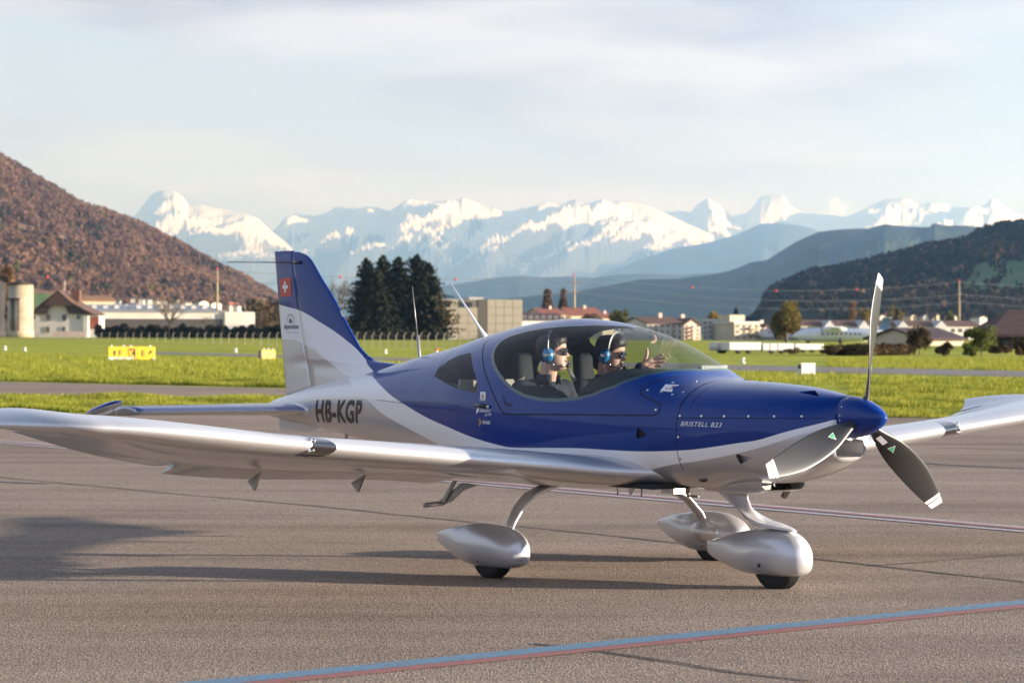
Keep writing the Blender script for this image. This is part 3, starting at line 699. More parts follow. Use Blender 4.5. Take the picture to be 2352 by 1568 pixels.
# small inlet let into the top of the cowling
tA, tB, tC = [Vector((x, y, float(interp([(-.9,1.27),(-.413,1.245),(-.14,1.205)], x)))) for x, y in TOPIN]
def on_top(v):
    zt, zb, w_, zw, nu, nl = [float(q) for q in section(v.x)]; return Vector((v.x, v.y, zw + (zt - zw) * (1 - (abs(v.y) / w_) ** nu) ** (1 / nu)))
tA, tB, tC = on_top(tA), on_top(tB), on_top(tC); dz = Vector((0, .012, -.035))
MB().add([tA, tB, tC, tB + dz, tC + dz], [(0, 3, 4), (0, 1, 3), (0, 4, 2)]).build('air_inlet', M_BLUE, COWL)
MB().add([tB, tC, tC + dz, tB + dz], [(0, 1, 2, 3)]).build('inlet_throat', M_BLACK, COWL)
# chin intake duct
def intake_ring(x, k):
    r, cz, hz_, hw = .035, (INT_YZ[1] + INT_YZ[2]) / 2, (INT_YZ[2] - INT_YZ[1]) / 2, INT_YZ[0]
    P = []
    for sx, sz, a0 in ((1, 1, 0), (-1, 1, 90), (-1, -1, 180), (1, -1, 270)):
        for a in range(0, 91, 18):
            q = R(a0 + a); P.append(Vector((x, (sx * (hw - r) + r * math.cos(q)) * k, cz + (sz * (hz_ - r) + r * math.sin(q)) * k)))
    return P
MB().loft([intake_ring(-.112, 1.0), intake_ring(-.14, .99), intake_ring(-.25, .9), intake_ring(-.42, .8)], cap=False).build('intake_duct', M_GREY, COWL)
MB().add(intake_ring(-.40, .84), [tuple(range(24))]).build('oil_cooler', mat('cooler_core', (.008, .008, .008), .6), COWL)
# radiator scoop under the cowling
sc_ = MB()
ringS = lambda x, z0, z1, w_: [Vector((x, y, z)) for y, z in ((-w_, z1), (-w_, z0 + .02), (-w_ + .03, z0), (w_ - .03, z0), (w_, z0 + .02), (w_, z1))]
sc_.loft([ringS(-.66, .615, .69, .185), ringS(-.72, .598, .68, .19), ringS(-.95, .585, .66, .19), ringS(-1.2, .59, .64, .17)], cap=False, closed=False)
o = sc_.build('radiator_scoop', M_GREY, COWL)
sol = MB().loft([ringS(-.665, .620, .69, .18), ringS(-.95, .592, .66, .183)], cap=False, closed=False).build('scoop_lining', M_GREY, COWL)
MB().b2(-.80, -.79, -.18, .18, .605, .70).build('radiator_core', M_BLACK, COWL)
MB().tube([(-.70, .11, .70), (-.72, .11, .62), (-.77, .115, .565)], .020, 12, False).build('exhaust_pipe', mat('scorched_steel', (.10, .075, .06), .45, .9), COWL)
# screws and rivets
def screw(name, p, n, r, m, parent):
    q = n.to_track_quat('Z', 'Y').to_matrix(); o = MB().lathe([(r, 0), (r, .0018), (r * .85, .0026), (.0006, .0026)], n=10).build(name, m, parent)
    o.matrix_local = Matrix.Translation(p) @ q.to_4x4(); return o
SCR = None
def add_screw(x, z, parent, r=.0085, side=-1):
    global SCR
    p, n = skin_pt(x, z, side, .0008), skin_n(x, z, side)
    if SCR is None: SCR = screw('screw', p, n, r, M_STEEL, parent); return SCR
    o = SCR.copy(); COL.objects.link(o); o.parent = parent
    o.matrix_local = Matrix.Translation(p) @ n.to_track_quat('Z', 'Y').to_matrix().to_4x4(); return o
for sd_ in (-1, 1):
    for x, z in [(-1.085, 1.063), (-.924, 1.066), (-.76, 1.069), (-.588, 1.073), (-.422, 1.077), (-.26, 1.081), (-1.088, .932), (-1.09, .80)]: add_screw(x, z, COWL, side=sd_)
    add_screw(-1.278, 1.096, FRAME, side=sd_)
    for x, z in [(-1.30, 1.262), (-1.20, 1.272), (-1.22, 1.19), (-1.305, 1.205), (-1.16, 1.205), (-1.40, 1.215)]: add_screw(x, z, FUS, side=sd_)
def rivets(name, rows, parent, r=.0034):
    V, Fc = [], []
    for pts in rows:
        for x, z in pts:
            for sd_ in (-1, 1):
                p, n = skin_pt(x, z, sd_, .0), skin_n(x, z, sd_); a = n.orthogonal().normalized(); b = n.cross(a); o = len(V)
                V += [p + n * .0016] + [p + (a * math.cos(k * 1.0472) + b * math.sin(k * 1.0472)) * r for k in range(6)]
                Fc += [(o, o + 1 + k, o + 1 + (k + 1) % 6) for k in range(6)]
    o = mesh_np(name, V, Fc, M_LIV, parent, smooth=True); put_livery(o.data); o['kind'] = 'stuff'; return o
rw = [[(-1.42 - .03 * i, 1.018) for i in range(38)]]
for x in (-2.17, -2.23, -2.40, -2.55, -1.99, -1.83): rw.append([(x, .86 + .022 * i) for i in range(7)])
rw.append([(-2.9 - .035 * i, 1.045 + .0005 * i) for i in range(40)])
rw.append([(-3.16 - .03 * i, float(section(-3.16 - .03 * i)[0]) - .028) for i in range(50)])
rw.append([(-3.22 + .008 * i, 1.53 - .026 * i) for i in range(14)])
rw.append([(-3.64, 1.0 + .03 * i) for i in range(16)]); rw.append([(-4.3, .80 + .03 * i) for i in range(18)]); rw.append([(-5.0, .86 + .03 * i) for i in range(12)])
rivets('rivet', rw, FUS)

# ------------------------------------------------------------------ aircraft: wings
def airfoil(t_, n=22, camber=.02):
    """closed outline from trailing edge over the top to the nose and back; unit chord, x aft"""
    b = np.linspace(0, np.pi, n); x = (1 - np.cos(b)) / 2
    yt = 5 * t_ * (.2969 * np.sqrt(x) - .126 * x - .3516 * x**2 + .2843 * x**3 - .1036 * x**4)
    p = .4; yc = np.where(x < p, camber / p**2 * (2 * p * x - x * x), camber / (1 - p)**2 * (1 - 2 * p + 2 * p * x - x * x))
    up = list(zip(x[::-1], (yc + yt)[::-1])); lo = list(zip(x[1:-1], (yc - yt)[1:-1]))
    return np.array(up + lo)
LEX = [(.30,-1.22),(.46,-1.36),(.58,-1.44),(.70,-1.50),(.86,-1.545),(1.05,-1.575),(1.4,-1.60),(2.74,-1.655),(4.05,-1.69),(4.18,-1.74),(4.30,-1.85),(4.42,-2.03),(4.52,-2.26),(4.60,-2.56),(4.63,-2.8)]
TEX = [(.30,-3.15),(.6,-3.08),(1.05,-3.0),(2.74,-2.90),(4.05,-2.80),(4.2,-2.82),(4.35,-2.93),(4.5,-2.99),(4.63,-3.0)]
LEZ = [(.30,.695),(.6,.705),(1.05,.748),(2.85,.918),(4.05,1.028),(4.3,1.038),(4.63,1.04)]
INC = [(.3,4.0),(1,4.8),(4.0,3.8),(4.15,2.0),(4.35,-2.2),(4.63,-1.0)]
THK = [(.3,.12),(.6,.125),(1.05,.13),(2.74,.122),(4.05,.118),(4.3,.11),(4.5,.09),(4.60,.07),(4.63,.04)]
def wing_pt(y, xc, zc):
    le, te, z0, inc = (float(smooth_interp(t_, y)) for t_ in (LEX, TEX, LEZ, INC)); c = le - te
    a = R(inc); X, Z = xc * c, zc * c
    return Vector((le - X * math.cos(a) - Z * math.sin(a), y, z0 - X * math.sin(a) + Z * math.cos(a)))
def wing_shell():
    ys = np.concatenate([np.linspace(.30, 1.2, 26), np.linspace(1.25, 3.95, 60), np.linspace(4.0, 4.63, 26)])
    rings = []
    for y in ys:
        af = airfoil(float(smooth_interp(THK, y)), 26); rings.append([wing_pt(float(y), a, b) for a, b in af])
    n = len(rings[0]); bm = bmesh.new(); bv = [[bm.verts.new(p) for p in r_] for r_ in rings]
    for i in range(len(ys) - 1):
        for k in range(n): bm.faces.new((bv[i][k], bv[i][(k + 1) % n], bv[i + 1][(k + 1) % n], bv[i + 1][k]))
    bm.faces.new(bv[-1]); bm.faces.new(list(reversed(bv[0])))
    bmesh.ops.recalc_face_normals(bm, faces=bm.faces); return bm
def chordfrac(P):
    le = smooth_interp(LEX, P[:, 1]); te = smooth_interp(TEX, P[:, 1]); return (le - P[:, 0]) / (le - te)
HINGE = .76
def f_flap(P):
    return np.minimum(np.minimum((chordfrac(P) - HINGE) * 1.2, P[:, 1] - .96), 3.10 - P[:, 1])
def f_ail(P):
    return np.minimum(np.minimum((chordfrac(P) - HINGE) * 1.2, P[:, 1] - 3.13), 4.12 - P[:, 1])
def f_lamp(P):
    s = chordfrac(P) * 1.25; zc_ = smooth_interp(LEZ, P[:, 1]); s = np.where(P[:, 2] > zc_ - .006, s, -s * 1.0)
    # D-shaped window round the leading edge; signed distance along the skin is roughly the height
    q = np.stack([P[:, 1], P[:, 2] - zc_], 1)
    poly = [(2.80,.055),(2.79,.02),(2.815,-.03),(2.86,-.066),(2.74,-.070),(2.66,-.055),(2.632,-.01),(2.64,.03),(2.68,.055),(2.73,.064)]
    return np.minimum(sdf_poly(q, poly), .22 - chordfrac(P))
wsh = wing_shell()
_, wsh = cut(wsh, f_flap); _, wsh = cut(wsh, f_ail)
lamp_bm, wing_bm = cut(wsh, f_lamp)
M_LAMP = mat('landing_light_glass', (.014, .014, .017), .04, coat=1.0, spec=.9)
def mirror_bm(bm):
    c = bm.copy()
    for v in c.verts: v.co.y = -v.co.y
    bmesh.ops.reverse_faces(c, faces=c.faces); return c
def control(y0, y1, defl, xc0=HINGE + .006):
    """flap or aileron: rear part of the wing section turned about its hinge"""
    rings = []
    for y in np.linspace(y0, y1, 22):
        af = airfoil(float(smooth_interp(THK, y)), 40)
        up = [(a, b) for a, b in af[:40] if a >= xc0]; lo = [(a, b) for a, b in af[40:] if a >= xc0]
        zu = np.interp(xc0, af[:40][::-1, 0], af[:40][::-1, 1]); zl = np.interp(xc0, af[40:, 0], af[40:, 1])
        nose = [(xc0, zu), (xc0 - .018, (zu * .6 + zl * .4)), (xc0 - .022, (zu + zl) / 2), (xc0 - .016, zu * .2 + zl * .8), (xc0, zl)]
        ring = []
        for a, b in up[:1] + up[1:] + nose + lo:
            hx, hz = xc0, (zu + zl) / 2; d = R(defl); X, Z = a - hx, b - hz
            ring.append(wing_pt(float(y), hx + X * math.cos(d) + Z * math.sin(d), hz - X * math.sin(d) + Z * math.cos(d)))
        rings.append(ring)
    m_ = min(len(r_) for r_ in rings); rings = [r_[:m_] for r_ in rings]
    return rings
for side in (-1, 1):
    f_ = (lambda b: mirror_bm(b)) if side < 0 else (lambda b: b.copy())
    WG = bm_obj('wing', f_(wing_bm), M_SILVER, PLANE)
    LC = bm_obj('landing_light', f_(lamp_bm), M_LAMP, WG)
    for y, z in ((2.80, .030), (2.775, .026), (2.785, -.030), (2.81, -.036)):
        p = Vector((float(smooth_interp(LEX, y)) - .012 - abs(z + .006) ** 2 * 9, y * side, float(smooth_interp(LEZ, y)) + z))
        MB().lathe([(.001, .012), (.010, .008), (.013, 0), (.012, -.01), (.001, -.012)], tuple(p), 10, 'X').build('lamp_bulb', M_STEEL, WG)
    for y0, y1, nm, de in ((.975, 3.09, 'flap', 9.0), (3.14, 4.11, 'aileron', 1.0)):
        rg = control(y0, y1, de)
        rg = [[Vector((p.x, p.y * side, p.z)) for p in r_] for r_ in rg]
        FL = MB().loft(rg).build(nm, M_SILVER, PLANE)
        if nm == 'flap':
            for yb in (2.55, 1.76):
                hp, tp = wing_pt(yb, .70, -.03), wing_pt(yb, .83, -.05)
                z1 = hp.z - .005
                poly = [(hp.x - .06, z1), (tp.x - .04, tp.z - .02), (tp.x + .02, tp.z - .066), (tp.x + .035, tp.z - .073), (tp.x + .045, tp.z - .06)]
                MB().prism(poly, yb * side - .007, yb * side + .007).build('hinge_bracket', M_ALU, FL)
yb = -.93
hp = wing_pt(.93, .70, -.03)
st = MB()
st.prism([(-2.50, .585), (-2.66, .59), (-2.90, .46), (-2.80, .455), (-2.66, .54)], yb - .012, yb + .012)
st.prism([(-2.70, .60), (-2.73, .60), (-2.86, .455), (-2.83, .452)], yb - .03, yb - .015)
st.tube([(-2.82, yb, .457), (-2.86, yb, .447), (-2.865, yb - .13, .440)], .011, 8)
st.tube([(-2.865, yb - .005, .446), (-2.865, yb - .16, .438)], .016, 8)
st.build('boarding_step', M_ALU, PLANE)
# wing skin details: lap seams with rivets on the near upper skin
def wing_line(xc0, y0, xc1, y1, n, w_, name, parent, mm, side=-1):
    V, Fc = [], []
    for i in range(n + 1):
        t_ = i / n; y = y0 + (y1 - y0) * t_; xc = xc0 + (xc1 - xc0) * t_
        af = airfoil(float(smooth_interp(THK, y)), 60); zc = np.interp(xc, af[:60][::-1, 0], af[:60][::-1, 1])
        p = wing_pt(y, xc, zc); q = wing_pt(y, xc + .01, np.interp(xc + .01, af[:60][::-1, 0], af[:60][::-1, 1])); d = (q - p).normalized()
        p += Vector((0, 0, .0012)); u_ = d * w_
        for v in (p, p + u_): V.append((v.x, v.y * side, v.z))
        if i: Fc.append((2 * i - 2, 2 * i - 1, 2 * i + 1, 2 * i))
    return mesh_np(name, V, Fc, mm, parent)

# ------------------------------------------------------------------ aircraft: tail
FIN_LE = [(.98,-4.35),(1.25,-4.42),(1.335,-4.55),(1.346,-4.70),(1.356,-4.866),(1.385,-4.989),(1.433,-5.088),(1.548,-5.218),(1.704,-5.363),(1.865,-5.511),(2.001,-5.659),(2.094,-5.75),(2.146,-5.81),(2.187,-5.901),(2.205,-5.985)]
HNG = lambda z: -5.757 + (z - 1.148) / (2.202 - 1.148) * (-6.038 + 5.757)
RTE = lambda z: -6.132 + (z - 1.069) / (2.216 - 1.069) * (-6.314 + 6.132)
def finthick(z): return float(interp([(.98,.062),(1.2,.058),(1.5,.047),(2.0,.034),(2.15,.024),(2.195,.012),(2.206,.004)], z))
def fin_y(x, z):
    le, te = float(smooth_interp(FIN_LE, z)), RTE(z); c = le - te; q = min(max((le - x) / c, 0), 1)
    return finthick(z) * min(1.0, (2.6 * math.sqrt(q) - 1.6 * q) if q < .42 else 1.02 * (1 - ((q - .42) / .58) ** 1.5 * .97))
zs = list(np.concatenate([np.linspace(.98, 1.32, 12), np.linspace(1.33, 1.40, 12), np.linspace(1.43, 2.1, 40), np.linspace(2.12, 2.204, 14)]))
rings = []
for z in zs:
    le, h_ = float(smooth_interp(FIN_LE, z)), HNG(z) + .004
    xs = le + (h_ - le) * (1 - np.cos(np.linspace(0, np.pi / 2, 22))) ; xs[-1] = h_
    rings.append([Vector((x, fin_y(x, z), z)) for x in xs] + [Vector((x, -fin_y(x, z), z)) for x in xs[::-1][:-1]])
FIN = MB().loft(rings).build('vertical_fin', M_LIV, PLANE); put_livery(FIN.data)
rings = []
for z in np.concatenate([np.linspace(1.07, 2.1, 50), np.linspace(2.12, 2.214, 10)]):
    h_, te = HNG(z) - .006, RTE(z); xs = np.linspace(h_, te, 16)
    zz = [z + (0 if z > 1.6 else (1.6 - z) / .53 * .075 * (x - te) / (h_ - te)) for x in xs]
    tk = lambda x, z: max(.0016, fin_y(x, min(z, 2.19)) * (1 if z < 2.18 else .7))
    rings.append([Vector((x, tk(x, z), q)) for x, q in zip(xs, zz)] + [Vector((x, -tk(x, z), q)) for x, q in list(zip(xs, zz))[::-1]])
RUD = MB().loft(rings).build('rudder', M_LIV, PLANE); put_livery(RUD.data)
# tailplane, elevator with horn balance
def tail_af(y, x0, x1, zc, th, xs_, name, mm):
    return None
TP_LE = [(.05,-5.50),(.25,-5.60),(1.58,-5.74)]
def tp_ring(y, x0, x1, zc, th, nose=True):
    n = 12; P = []
    for k in range(n):
        q = k / (n - 1); x = x0 + (x1 - x0) * q
        h_ = th * (min(1, 1.9 * math.sqrt(q * .7)) if nose else 1 - .96 * q); P.append((x, h_))
    return [Vector((x, y, zc + h_)) for x, h_ in P] + [Vector((x, y, zc - h_)) for x, h_ in P[::-1]]
for side in (-1, 1):
    ys = np.linspace(.04, 1.57, 24); rg = []
    for y in ys: rg.append(tp_ring(side * y, float(interp(TP_LE, y)), -6.08, .975 + .003 * y, .046 - .008 * y))
    TP = MB().loft(rg).build('tailplane', M_GREY, PLANE); TP.data.materials.append(M_BLUE)
    TP.data.polygons.foreach_set('material_index', np.array([1 if p.normal.z > -.12 and abs(p.normal.y) < .8 and abs(p.center.y) > .20 and p.center.z > .968 else 0 for p in TP.data.polygons], np.int32))
    rg = []
    for y in np.linspace(.12, 1.57, 20):
        r_ = tp_ring(side * y, 0, -.34, 0, .036 - .006 * y, False); M_ = Matrix.Rotation(R(-9), 3, 'Y')
        rg.append([Vector((-6.09, 0, .972 + .003 * y)) + M_ @ p for p in r_])
    EL = MB().loft(rg).build('elevator', M_GREY, PLANE)
    hn = []
    for k in range(15):
        q = -1 + 2 * k / 14; s = math.sqrt(max(1e-4, 1 - q * q)); s = s ** .8
        c_ = Vector((-5.985 - q * .175, side * 1.71, 1.0 - .040 * q)); 
        hn.append([c_ + Vector((0, side * .115 * s * math.cos(a), .036 * s * math.sin(a) - .115 * s * math.cos(a) * .22)) for a in np.linspace(0, 2 * np.pi, 14, endpoint=False)])
    HB_ = MB().loft(hn).build('elevator_horn', M_GREY, EL); HB_.data.materials.append(M_BLUE)
    HB_.data.polygons.foreach_set('material_index', np.array([1 if p.normal.z > .25 else 0 for p in HB_.data.polygons], np.int32))
    # rounded root fillet
    rf = []
    for k in range(10):
        q = k / 9; x = -5.56 - .62 * q; s = math.sin(math.pi * min(1, q * 1.15 + .05) ** .7) ** .6 if q < .87 else .35
        rf.append([Vector((x, side * (float(halfwidth(x, .97)) - .03 + .075 * s * abs(math.cos(a)) ), .972 + .07 * s * math.sin(a))) for a in np.linspace(-math.pi / 2, math.pi / 2, 12)])
    MB().loft(rf, cap=True).build('tail_root_fairing', M_GREY, TP)
MB().prism([(-5.62, .845), (-5.72, .818), (-5.85, .803), (-6.209, .81), (-6.223, .90), (-5.9, .90)], -.012, .012).build('ventral_fin', M_GREY, PLANE)
MB().tube([(-5.22, -.06, .80), (-5.23, -.06, .765)], .012, 8).build('tie_down_ring', M_ALU, PLANE)

# ------------------------------------------------------------------ aircraft: spinner and propeller
HUBZ = 1.0766
prof = [(.116, -.127), (.125, -.126), (.1262, -.10), (.1235, -.06), (.1145, -.01), (.100, .04), (.081, .085), (.058, .125), (.036, .154), (.018, .169), (.007, .1738), (.001, .1745)]
SPIN = MB().lathe([(r_, h_) for r_, h_ in prof], (0, 0, HUBZ), 48, 'X').build('spinner', M_BLUE, PLANE)
MB().lathe([(.1268, -.131), (.1268, -.122), (.10, -.120), (.05, -.128)], (0, 0, HUBZ), 40, 'X').build('spinner_backplate', M_BLACK, SPIN)
for a in (100, 120, 150, 175, 188, 200):
    q = R(a); x = -.075; r_ = .1262
    p = Vector((x, r_ * math.cos(q) , HUBZ + r_ * math.sin(q))); n = Vector((0, math.cos(q), math.sin(q)))
    o = SCR.copy(); COL.objects.link(o); o.parent = SPIN; o.scale = (.6, .6, .6); o.matrix_local = Matrix.Translation(p) @ n.to_track_quat('Z', 'Y').to_matrix().to_4x4() @ Matrix.Scale(.65, 4)
def blade_mat():
    m = mat('propeller_black', (.020, .019, .018), .38, coat=.35); t = m.node_tree; p = t.nodes['Principled BSDF']
    p.inputs['Coat Roughness'].default_value = .22
    a = N(t, 'ShaderNodeAttribute', attribute_name='tip_station'); r = N(t, 'ShaderNodeValToRGB'); r.color_ramp.interpolation = 'CONSTANT'
    e = r.color_ramp.elements; e[0].position = 0; e[0].color = (0, 0, 0, 1); e[1].position = .781; e[1].color = (1, 1, 1, 1)
    e.new(.803).color = (0, 0, 0, 1); e.new(.812).color = (1, 1, 1, 1)
    LK(t, a.outputs['Fac'], r.inputs['Fac'])
    mx_ = N(t, 'ShaderNodeMix', data_type='RGBA'); mx_.inputs[6].default_value = (.020, .019, .018, 1); mx_.inputs[7].default_value = (.80, .79, .76, 1)
    LK(t, r.outputs['Color'], mx_.inputs[0]); LK(t, mx_.outputs[2], p.inputs['Base Color']); return m
M_BLADE = blade_mat()
B_LE = [(0.08, 0.027), (0.14, 0.0375), (0.2, 0.0525), (0.3, 0.08), (0.42, 0.0975), (0.55, 0.1013), (0.68, 0.0863), (0.78, 0.0612), (0.8637, 0.0325)]
B_TE = [(0.08, -0.026), (0.14, -0.0375), (0.2, -0.05), (0.3, -0.0663), (0.42, -0.0725), (0.55, -0.07), (0.68, -0.0625), (0.78, -0.055), (0.8637, -0.0475)]
B_TW = [(.08,50),(.15,49),(.25,43),(.40,34),(.55,27),(.70,23),(.8637,19)]
B_TH = [(.08,.024),(.14,.020),(.25,.013),(.45,.009),(.7,.006),(.8637,.003)]
def blade_rings(rs):
    out = []
    for r_ in rs:
        le, te, tw, th = (float(smooth_interp(q, r_)) for q in (B_LE, B_TE, B_TW, B_TH)); b = R(tw); c = le - te; ring = []
        for k in range(20):
            a = 2 * math.pi * k / 20; s = (1 + math.cos(a)) / 2
            ch = te + c * s; tt = th * math.sin(a) * (1.0 if r_ < .13 else (s ** .35 * 1.15 if math.sin(a) > 0 else .55 * s ** .35)) 
            rr = r_ - .03 * max(0, (r_ - .7) / .1637) * (1 - s) * 0.9
            # chord direction: leading edge forward (+x) and along the rotation; local frame radial = z, tangential = -y
            ring.append(Vector((math.sin(b) * ch + math.cos(b) * tt, -(math.cos(b) * ch - math.sin(b) * tt), rr)))
        out.append(ring)
    return out
rs = np.concatenate([np.linspace(.085, .76, 44), np.linspace(.765, .8637, 26)])
bl = MB().loft(blade_rings(rs)).build('propeller_blade', M_BLADE, PLANE)
cov = [v.co.copy() for v in bl.data.vertices]
at_ = bl.data.attributes.new('tip_station', 'FLOAT', 'POINT')
at_.data.foreach_set('value', np.array([v.z - (-v.y) * .28 for v in cov], dtype=float))
def tri_sticker(rad, chs, size, parent, m, lift, rot=0.0, back=False):
    tw = R(float(smooth_interp(B_TW, rad))); th = float(smooth_interp(B_TH, rad)) * .95 + lift
    pts = []
    for k in range(3):
        a = R(90 + rot + 120 * k); du, dr = size * math.cos(a), size * math.sin(a)
        ch = chs + du; pts.append(Vector((math.sin(tw) * ch + math.cos(tw) * th, -(math.cos(tw) * ch - math.sin(tw) * th), rad + dr)))
    V = pts + [p - Vector((.001, 0, 0)) for p in pts]
    return MB().add(V, [(0, 1, 2), (3, 5, 4), (0, 3, 4, 1), (1, 4, 5, 2), (2, 5, 3, 0)]).build('blade_emblem' if m is M_DECALW else 'emblem_triangle', m, parent)
e1 = tri_sticker(.30, .008, .030, bl, M_DECALW, .0016, 20); tri_sticker(.30, .008, .024, bl, M_DECALGR, .0024, 20)
for k in range(3):
    c_ = tri_sticker(.30, .008, .003, bl, M_DECALW, .003, 20 + 60 * k)
BLADES = [bl, copy_tree(bl, PLANE), copy_tree(bl, PLANE)]
for i, b_ in enumerate(BLADES):
    th = 80.82 - 120 * i                    # angle of the blade from +y towards +z
    b_.matrix_local = Matrix.Translation((0, 0, HUBZ)) @ Matrix.Rotation(R(th - 90), 4, 'X')
tw = R(float(smooth_interp(B_TW, .19))); ch0, th_ = .0, .0185
V = []
for du, dr in ((-.022, -.035), (.012, -.035), (.018, .035), (-.016, .035)):
    V.append(Vector((math.sin(tw) * (ch0 + du) + math.cos(tw) * th_, -(math.cos(tw) * (ch0 + du) - math.sin(tw) * th_), .20 + dr)))
MB().add(V + [v - Vector((.001, 0, 0)) for v in V], [(0, 1, 2, 3), (4, 7, 6, 5), (0, 4, 5, 1), (2, 6, 7, 3), (1, 5, 6, 2), (3, 7, 4, 0)]).build('blade_label', M_DECALW, BLADES[1])

# ------------------------------------------------------------------ aircraft: landing gear
def spat(name, prof, cy, parent, mm, bottom_open=None):
    """teardrop wheel fairing: (x, z_top, z_bottom, half width)"""
    xs = np.linspace(prof[0][0], prof[-1][0], 46); rg = []
    P = np.array(prof)
    for x in xs:
        zt, zb, hw = (float(smooth_interp([(p[0], p[k]) for p in prof], x)) for k in (1, 2, 3)); zm = zb + (zt - zb) * .50; ring = []
        for a in np.linspace(0, 2 * np.pi, 28, endpoint=False):
            c, s = math.cos(a), math.sin(a); bx = 3.5 * max(0, 1 - (x - prof[0][0]) / .32); n = 2.1 + bx if c >= 0 else 3.2 + bx
            ring.append(Vector((x, cy + hw * math.copysign(abs(s) ** (2 / n), s), zm + ((zt - zm) if c >= 0 else (zm - zb)) * math.copysign(abs(c) ** (2 / n), c))))
        rg.append(ring)
    return MB().loft(rg).build(name, mm, parent)
MAIN = [(-2.855,.258,.206,.012),(-2.80,.272,.190,.035),(-2.7,.297,.157,.066),(-2.6,.320,.118,.092),(-2.5,.338,.086,.110),(-2.40,.349,.074,.121),(-2.28,.350,.073,.126),(-2.18,.343,.075,.125),(-2.10,.325,.079,.117),(-2.04,.300,.088,.100),(-2.0,.272,.104,.078),(-1.975,.240,.125,.050),(-1.965,.205,.155,.022),(-1.963,.188,.170,.006)]
NOSE = [(-1.30,.262,.192,.030),(-1.24,.276,.165,.052),(-1.15,.303,.140,.075),(-1.05,.330,.112,.096),(-.95,.352,.090,.112),(-.85,.368,.086,.122),(-.72,.378,.086,.128),(-.63,.374,.088,.126),(-.56,.355,.093,.115),(-.51,.325,.104,.096),(-.475,.288,.122,.070),(-.455,.245,.150,.040),(-.448,.205,.180,.008)]
def wheel(cx, cy, parent, r=.168, hw=.055):
    pr = [(.085, -hw * .80), (.10, -hw * .98), (r * .86, -hw), (r * .955, -hw * .80), (r * .985, -hw * .55)]
    for g_ in (-.42, -.14, .14, .42): pr += [(r * .995, hw * (g_ - .09)), (r * .965, hw * (g_ - .03)), (r * .965, hw * (g_ + .03)), (r * .998, hw * (g_ + .09))]
    pr += [(r * .985, hw * .55), (r * .955, hw * .80), (r * .86, hw), (.10, hw * .98), (.085, hw * .80)]
    ty = MB().lathe([(a, b) for a, b in pr], (0, 0, 0), 40, 'Y').build('tyre', M_RUBBER, parent)
    ty.location = (cx, cy, r - .003)
    rim = MB().lathe([(.03, -hw * .6), (.06, -hw * .72), (.086, -hw * .82), (.086, hw * .82), (.06, hw * .72), (.03, hw * .6)], (0, 0, 0), 28, 'Y').build('rim', mat('red_rim', (.28, .02, .02), .4), ty)
    return ty
for side in (-1, 1):
    y = .978 * side
    FAIR = spat('wheel_fairing', MAIN, y, PLANE, M_GREY)
    MB().lathe([(.001, 0), (.006, -.001), (.007, -.006), (.001, -.007)], (-2.27, y - .128, .118), 8, 'Y').build('drain_hole', M_BLACK, FAIR)
    wheel(-2.285, y, PLANE)
    # blister and slot where the leg enters on the inboard side
    bl_ = []
    for k in range(9):
        q = k / 8; s = math.sin(math.pi * (.08 + .84 * q)) ** .7; bl_.append([Vector((-2.42 + .30 * q, y - side * (.085 + .085 * s * abs(math.cos(a))), .215 + .085 * s * math.sin(a))) for a in np.linspace(-math.pi / 2, math.pi / 2, 10)])
    MB().loft(bl_).build('leg_cuff', M_GREY, FAIR)
    leg = []
    Pl = [(-2.42, .30 * side, .585), (-2.385, .50 * side, .548), (-2.35, .62 * side, .515), (-2.31, .74 * side, .445), (-2.285, .83 * side, .345), (-2.275, .885 * side, .235)]
    wl = [(.075, .024), (.068, .022), (.060, .021), (.052, .019), (.047, .018), (.045, .018)]
    g_ = MB().tube(Pl, [(b, a) for a, b in wl], 18, True, up=(1, 0, 0)); g_.build('main_gear_leg', M_GREY, PLANE)
    if side > 0:
        MB().box((-2.30, .60, .53), (.13, .10, .085)).build('leg_root_cover', M_GREY, PLANE)
        MB().prism([(-2.50, .56), (-2.62, .56), (-2.575, .47)], .45, .47).build('jack_bracket', M_GREY, PLANE)
    else:
        MB().box((-2.40, -.40, .57), (.10, .10, .03)).build('leg_root_cover', M_GREY, PLANE)
NF = spat('nose_wheel_fairing', NOSE, 0, PLANE, M_GREY)
MB().lathe([(.001, -.002), (.010, -.004), (.013, 0), (.010, .004), (.001, .004)], (-.74, -.128, .155), 10, 'Y').build('fairing_bolt', M_BLACK, NF)
for x, z in ((-.66, .215), (-.82, .21)): MB().lathe([(.001, -.003), (.005, -.002), (.006, .002), (.001, .003)], (x, -.126, z), 8, 'Y').build('fairing_screw', M_STEEL, NF)
nw = wheel(-.705, 0, PLANE, .175, .058)
# swept nose leg fairing with its boot
lg = []
for x, z, l, w_ in [(-1.17, .66, .20, .055), (-1.15, .60, .185, .058), (-1.09, .545, .155, .062), (-1.01, .49, .125, .066), (-.92, .445, .120, .072), (-.83, .415, .150, .085), (-.76, .40, .185, .098), (-.735, .385, .19, .098)]:
    lg.append([Vector((x + l * math.cos(a), w_ * math.sin(a) * (1 if math.cos(a) < 0 else (1 - .45 * math.cos(a))), z - .055 * math.cos(a) * (1 if z > .43 else .35))) for a in np.linspace(0, 2 * np.pi, 24, endpoint=False)])
MB().loft(lg).build('nose_gear_leg', M_GREY, PLANE)
MB().tube([(-1.46, -.05, .60), (-1.455, -.05, .545), (-1.445, -.05, .535)], .013, 8).tube([(-1.46, -.05, .538), (-1.36, -.05, .538)], .008, 8).build('pitot_mast', M_ALU, PLANE)
for x in (-1.62, -1.85): MB().tube([(x, -.30, .60), (x, -.30, .535)], .006, 6).build('drain_tube', M_ALU, PLANE)
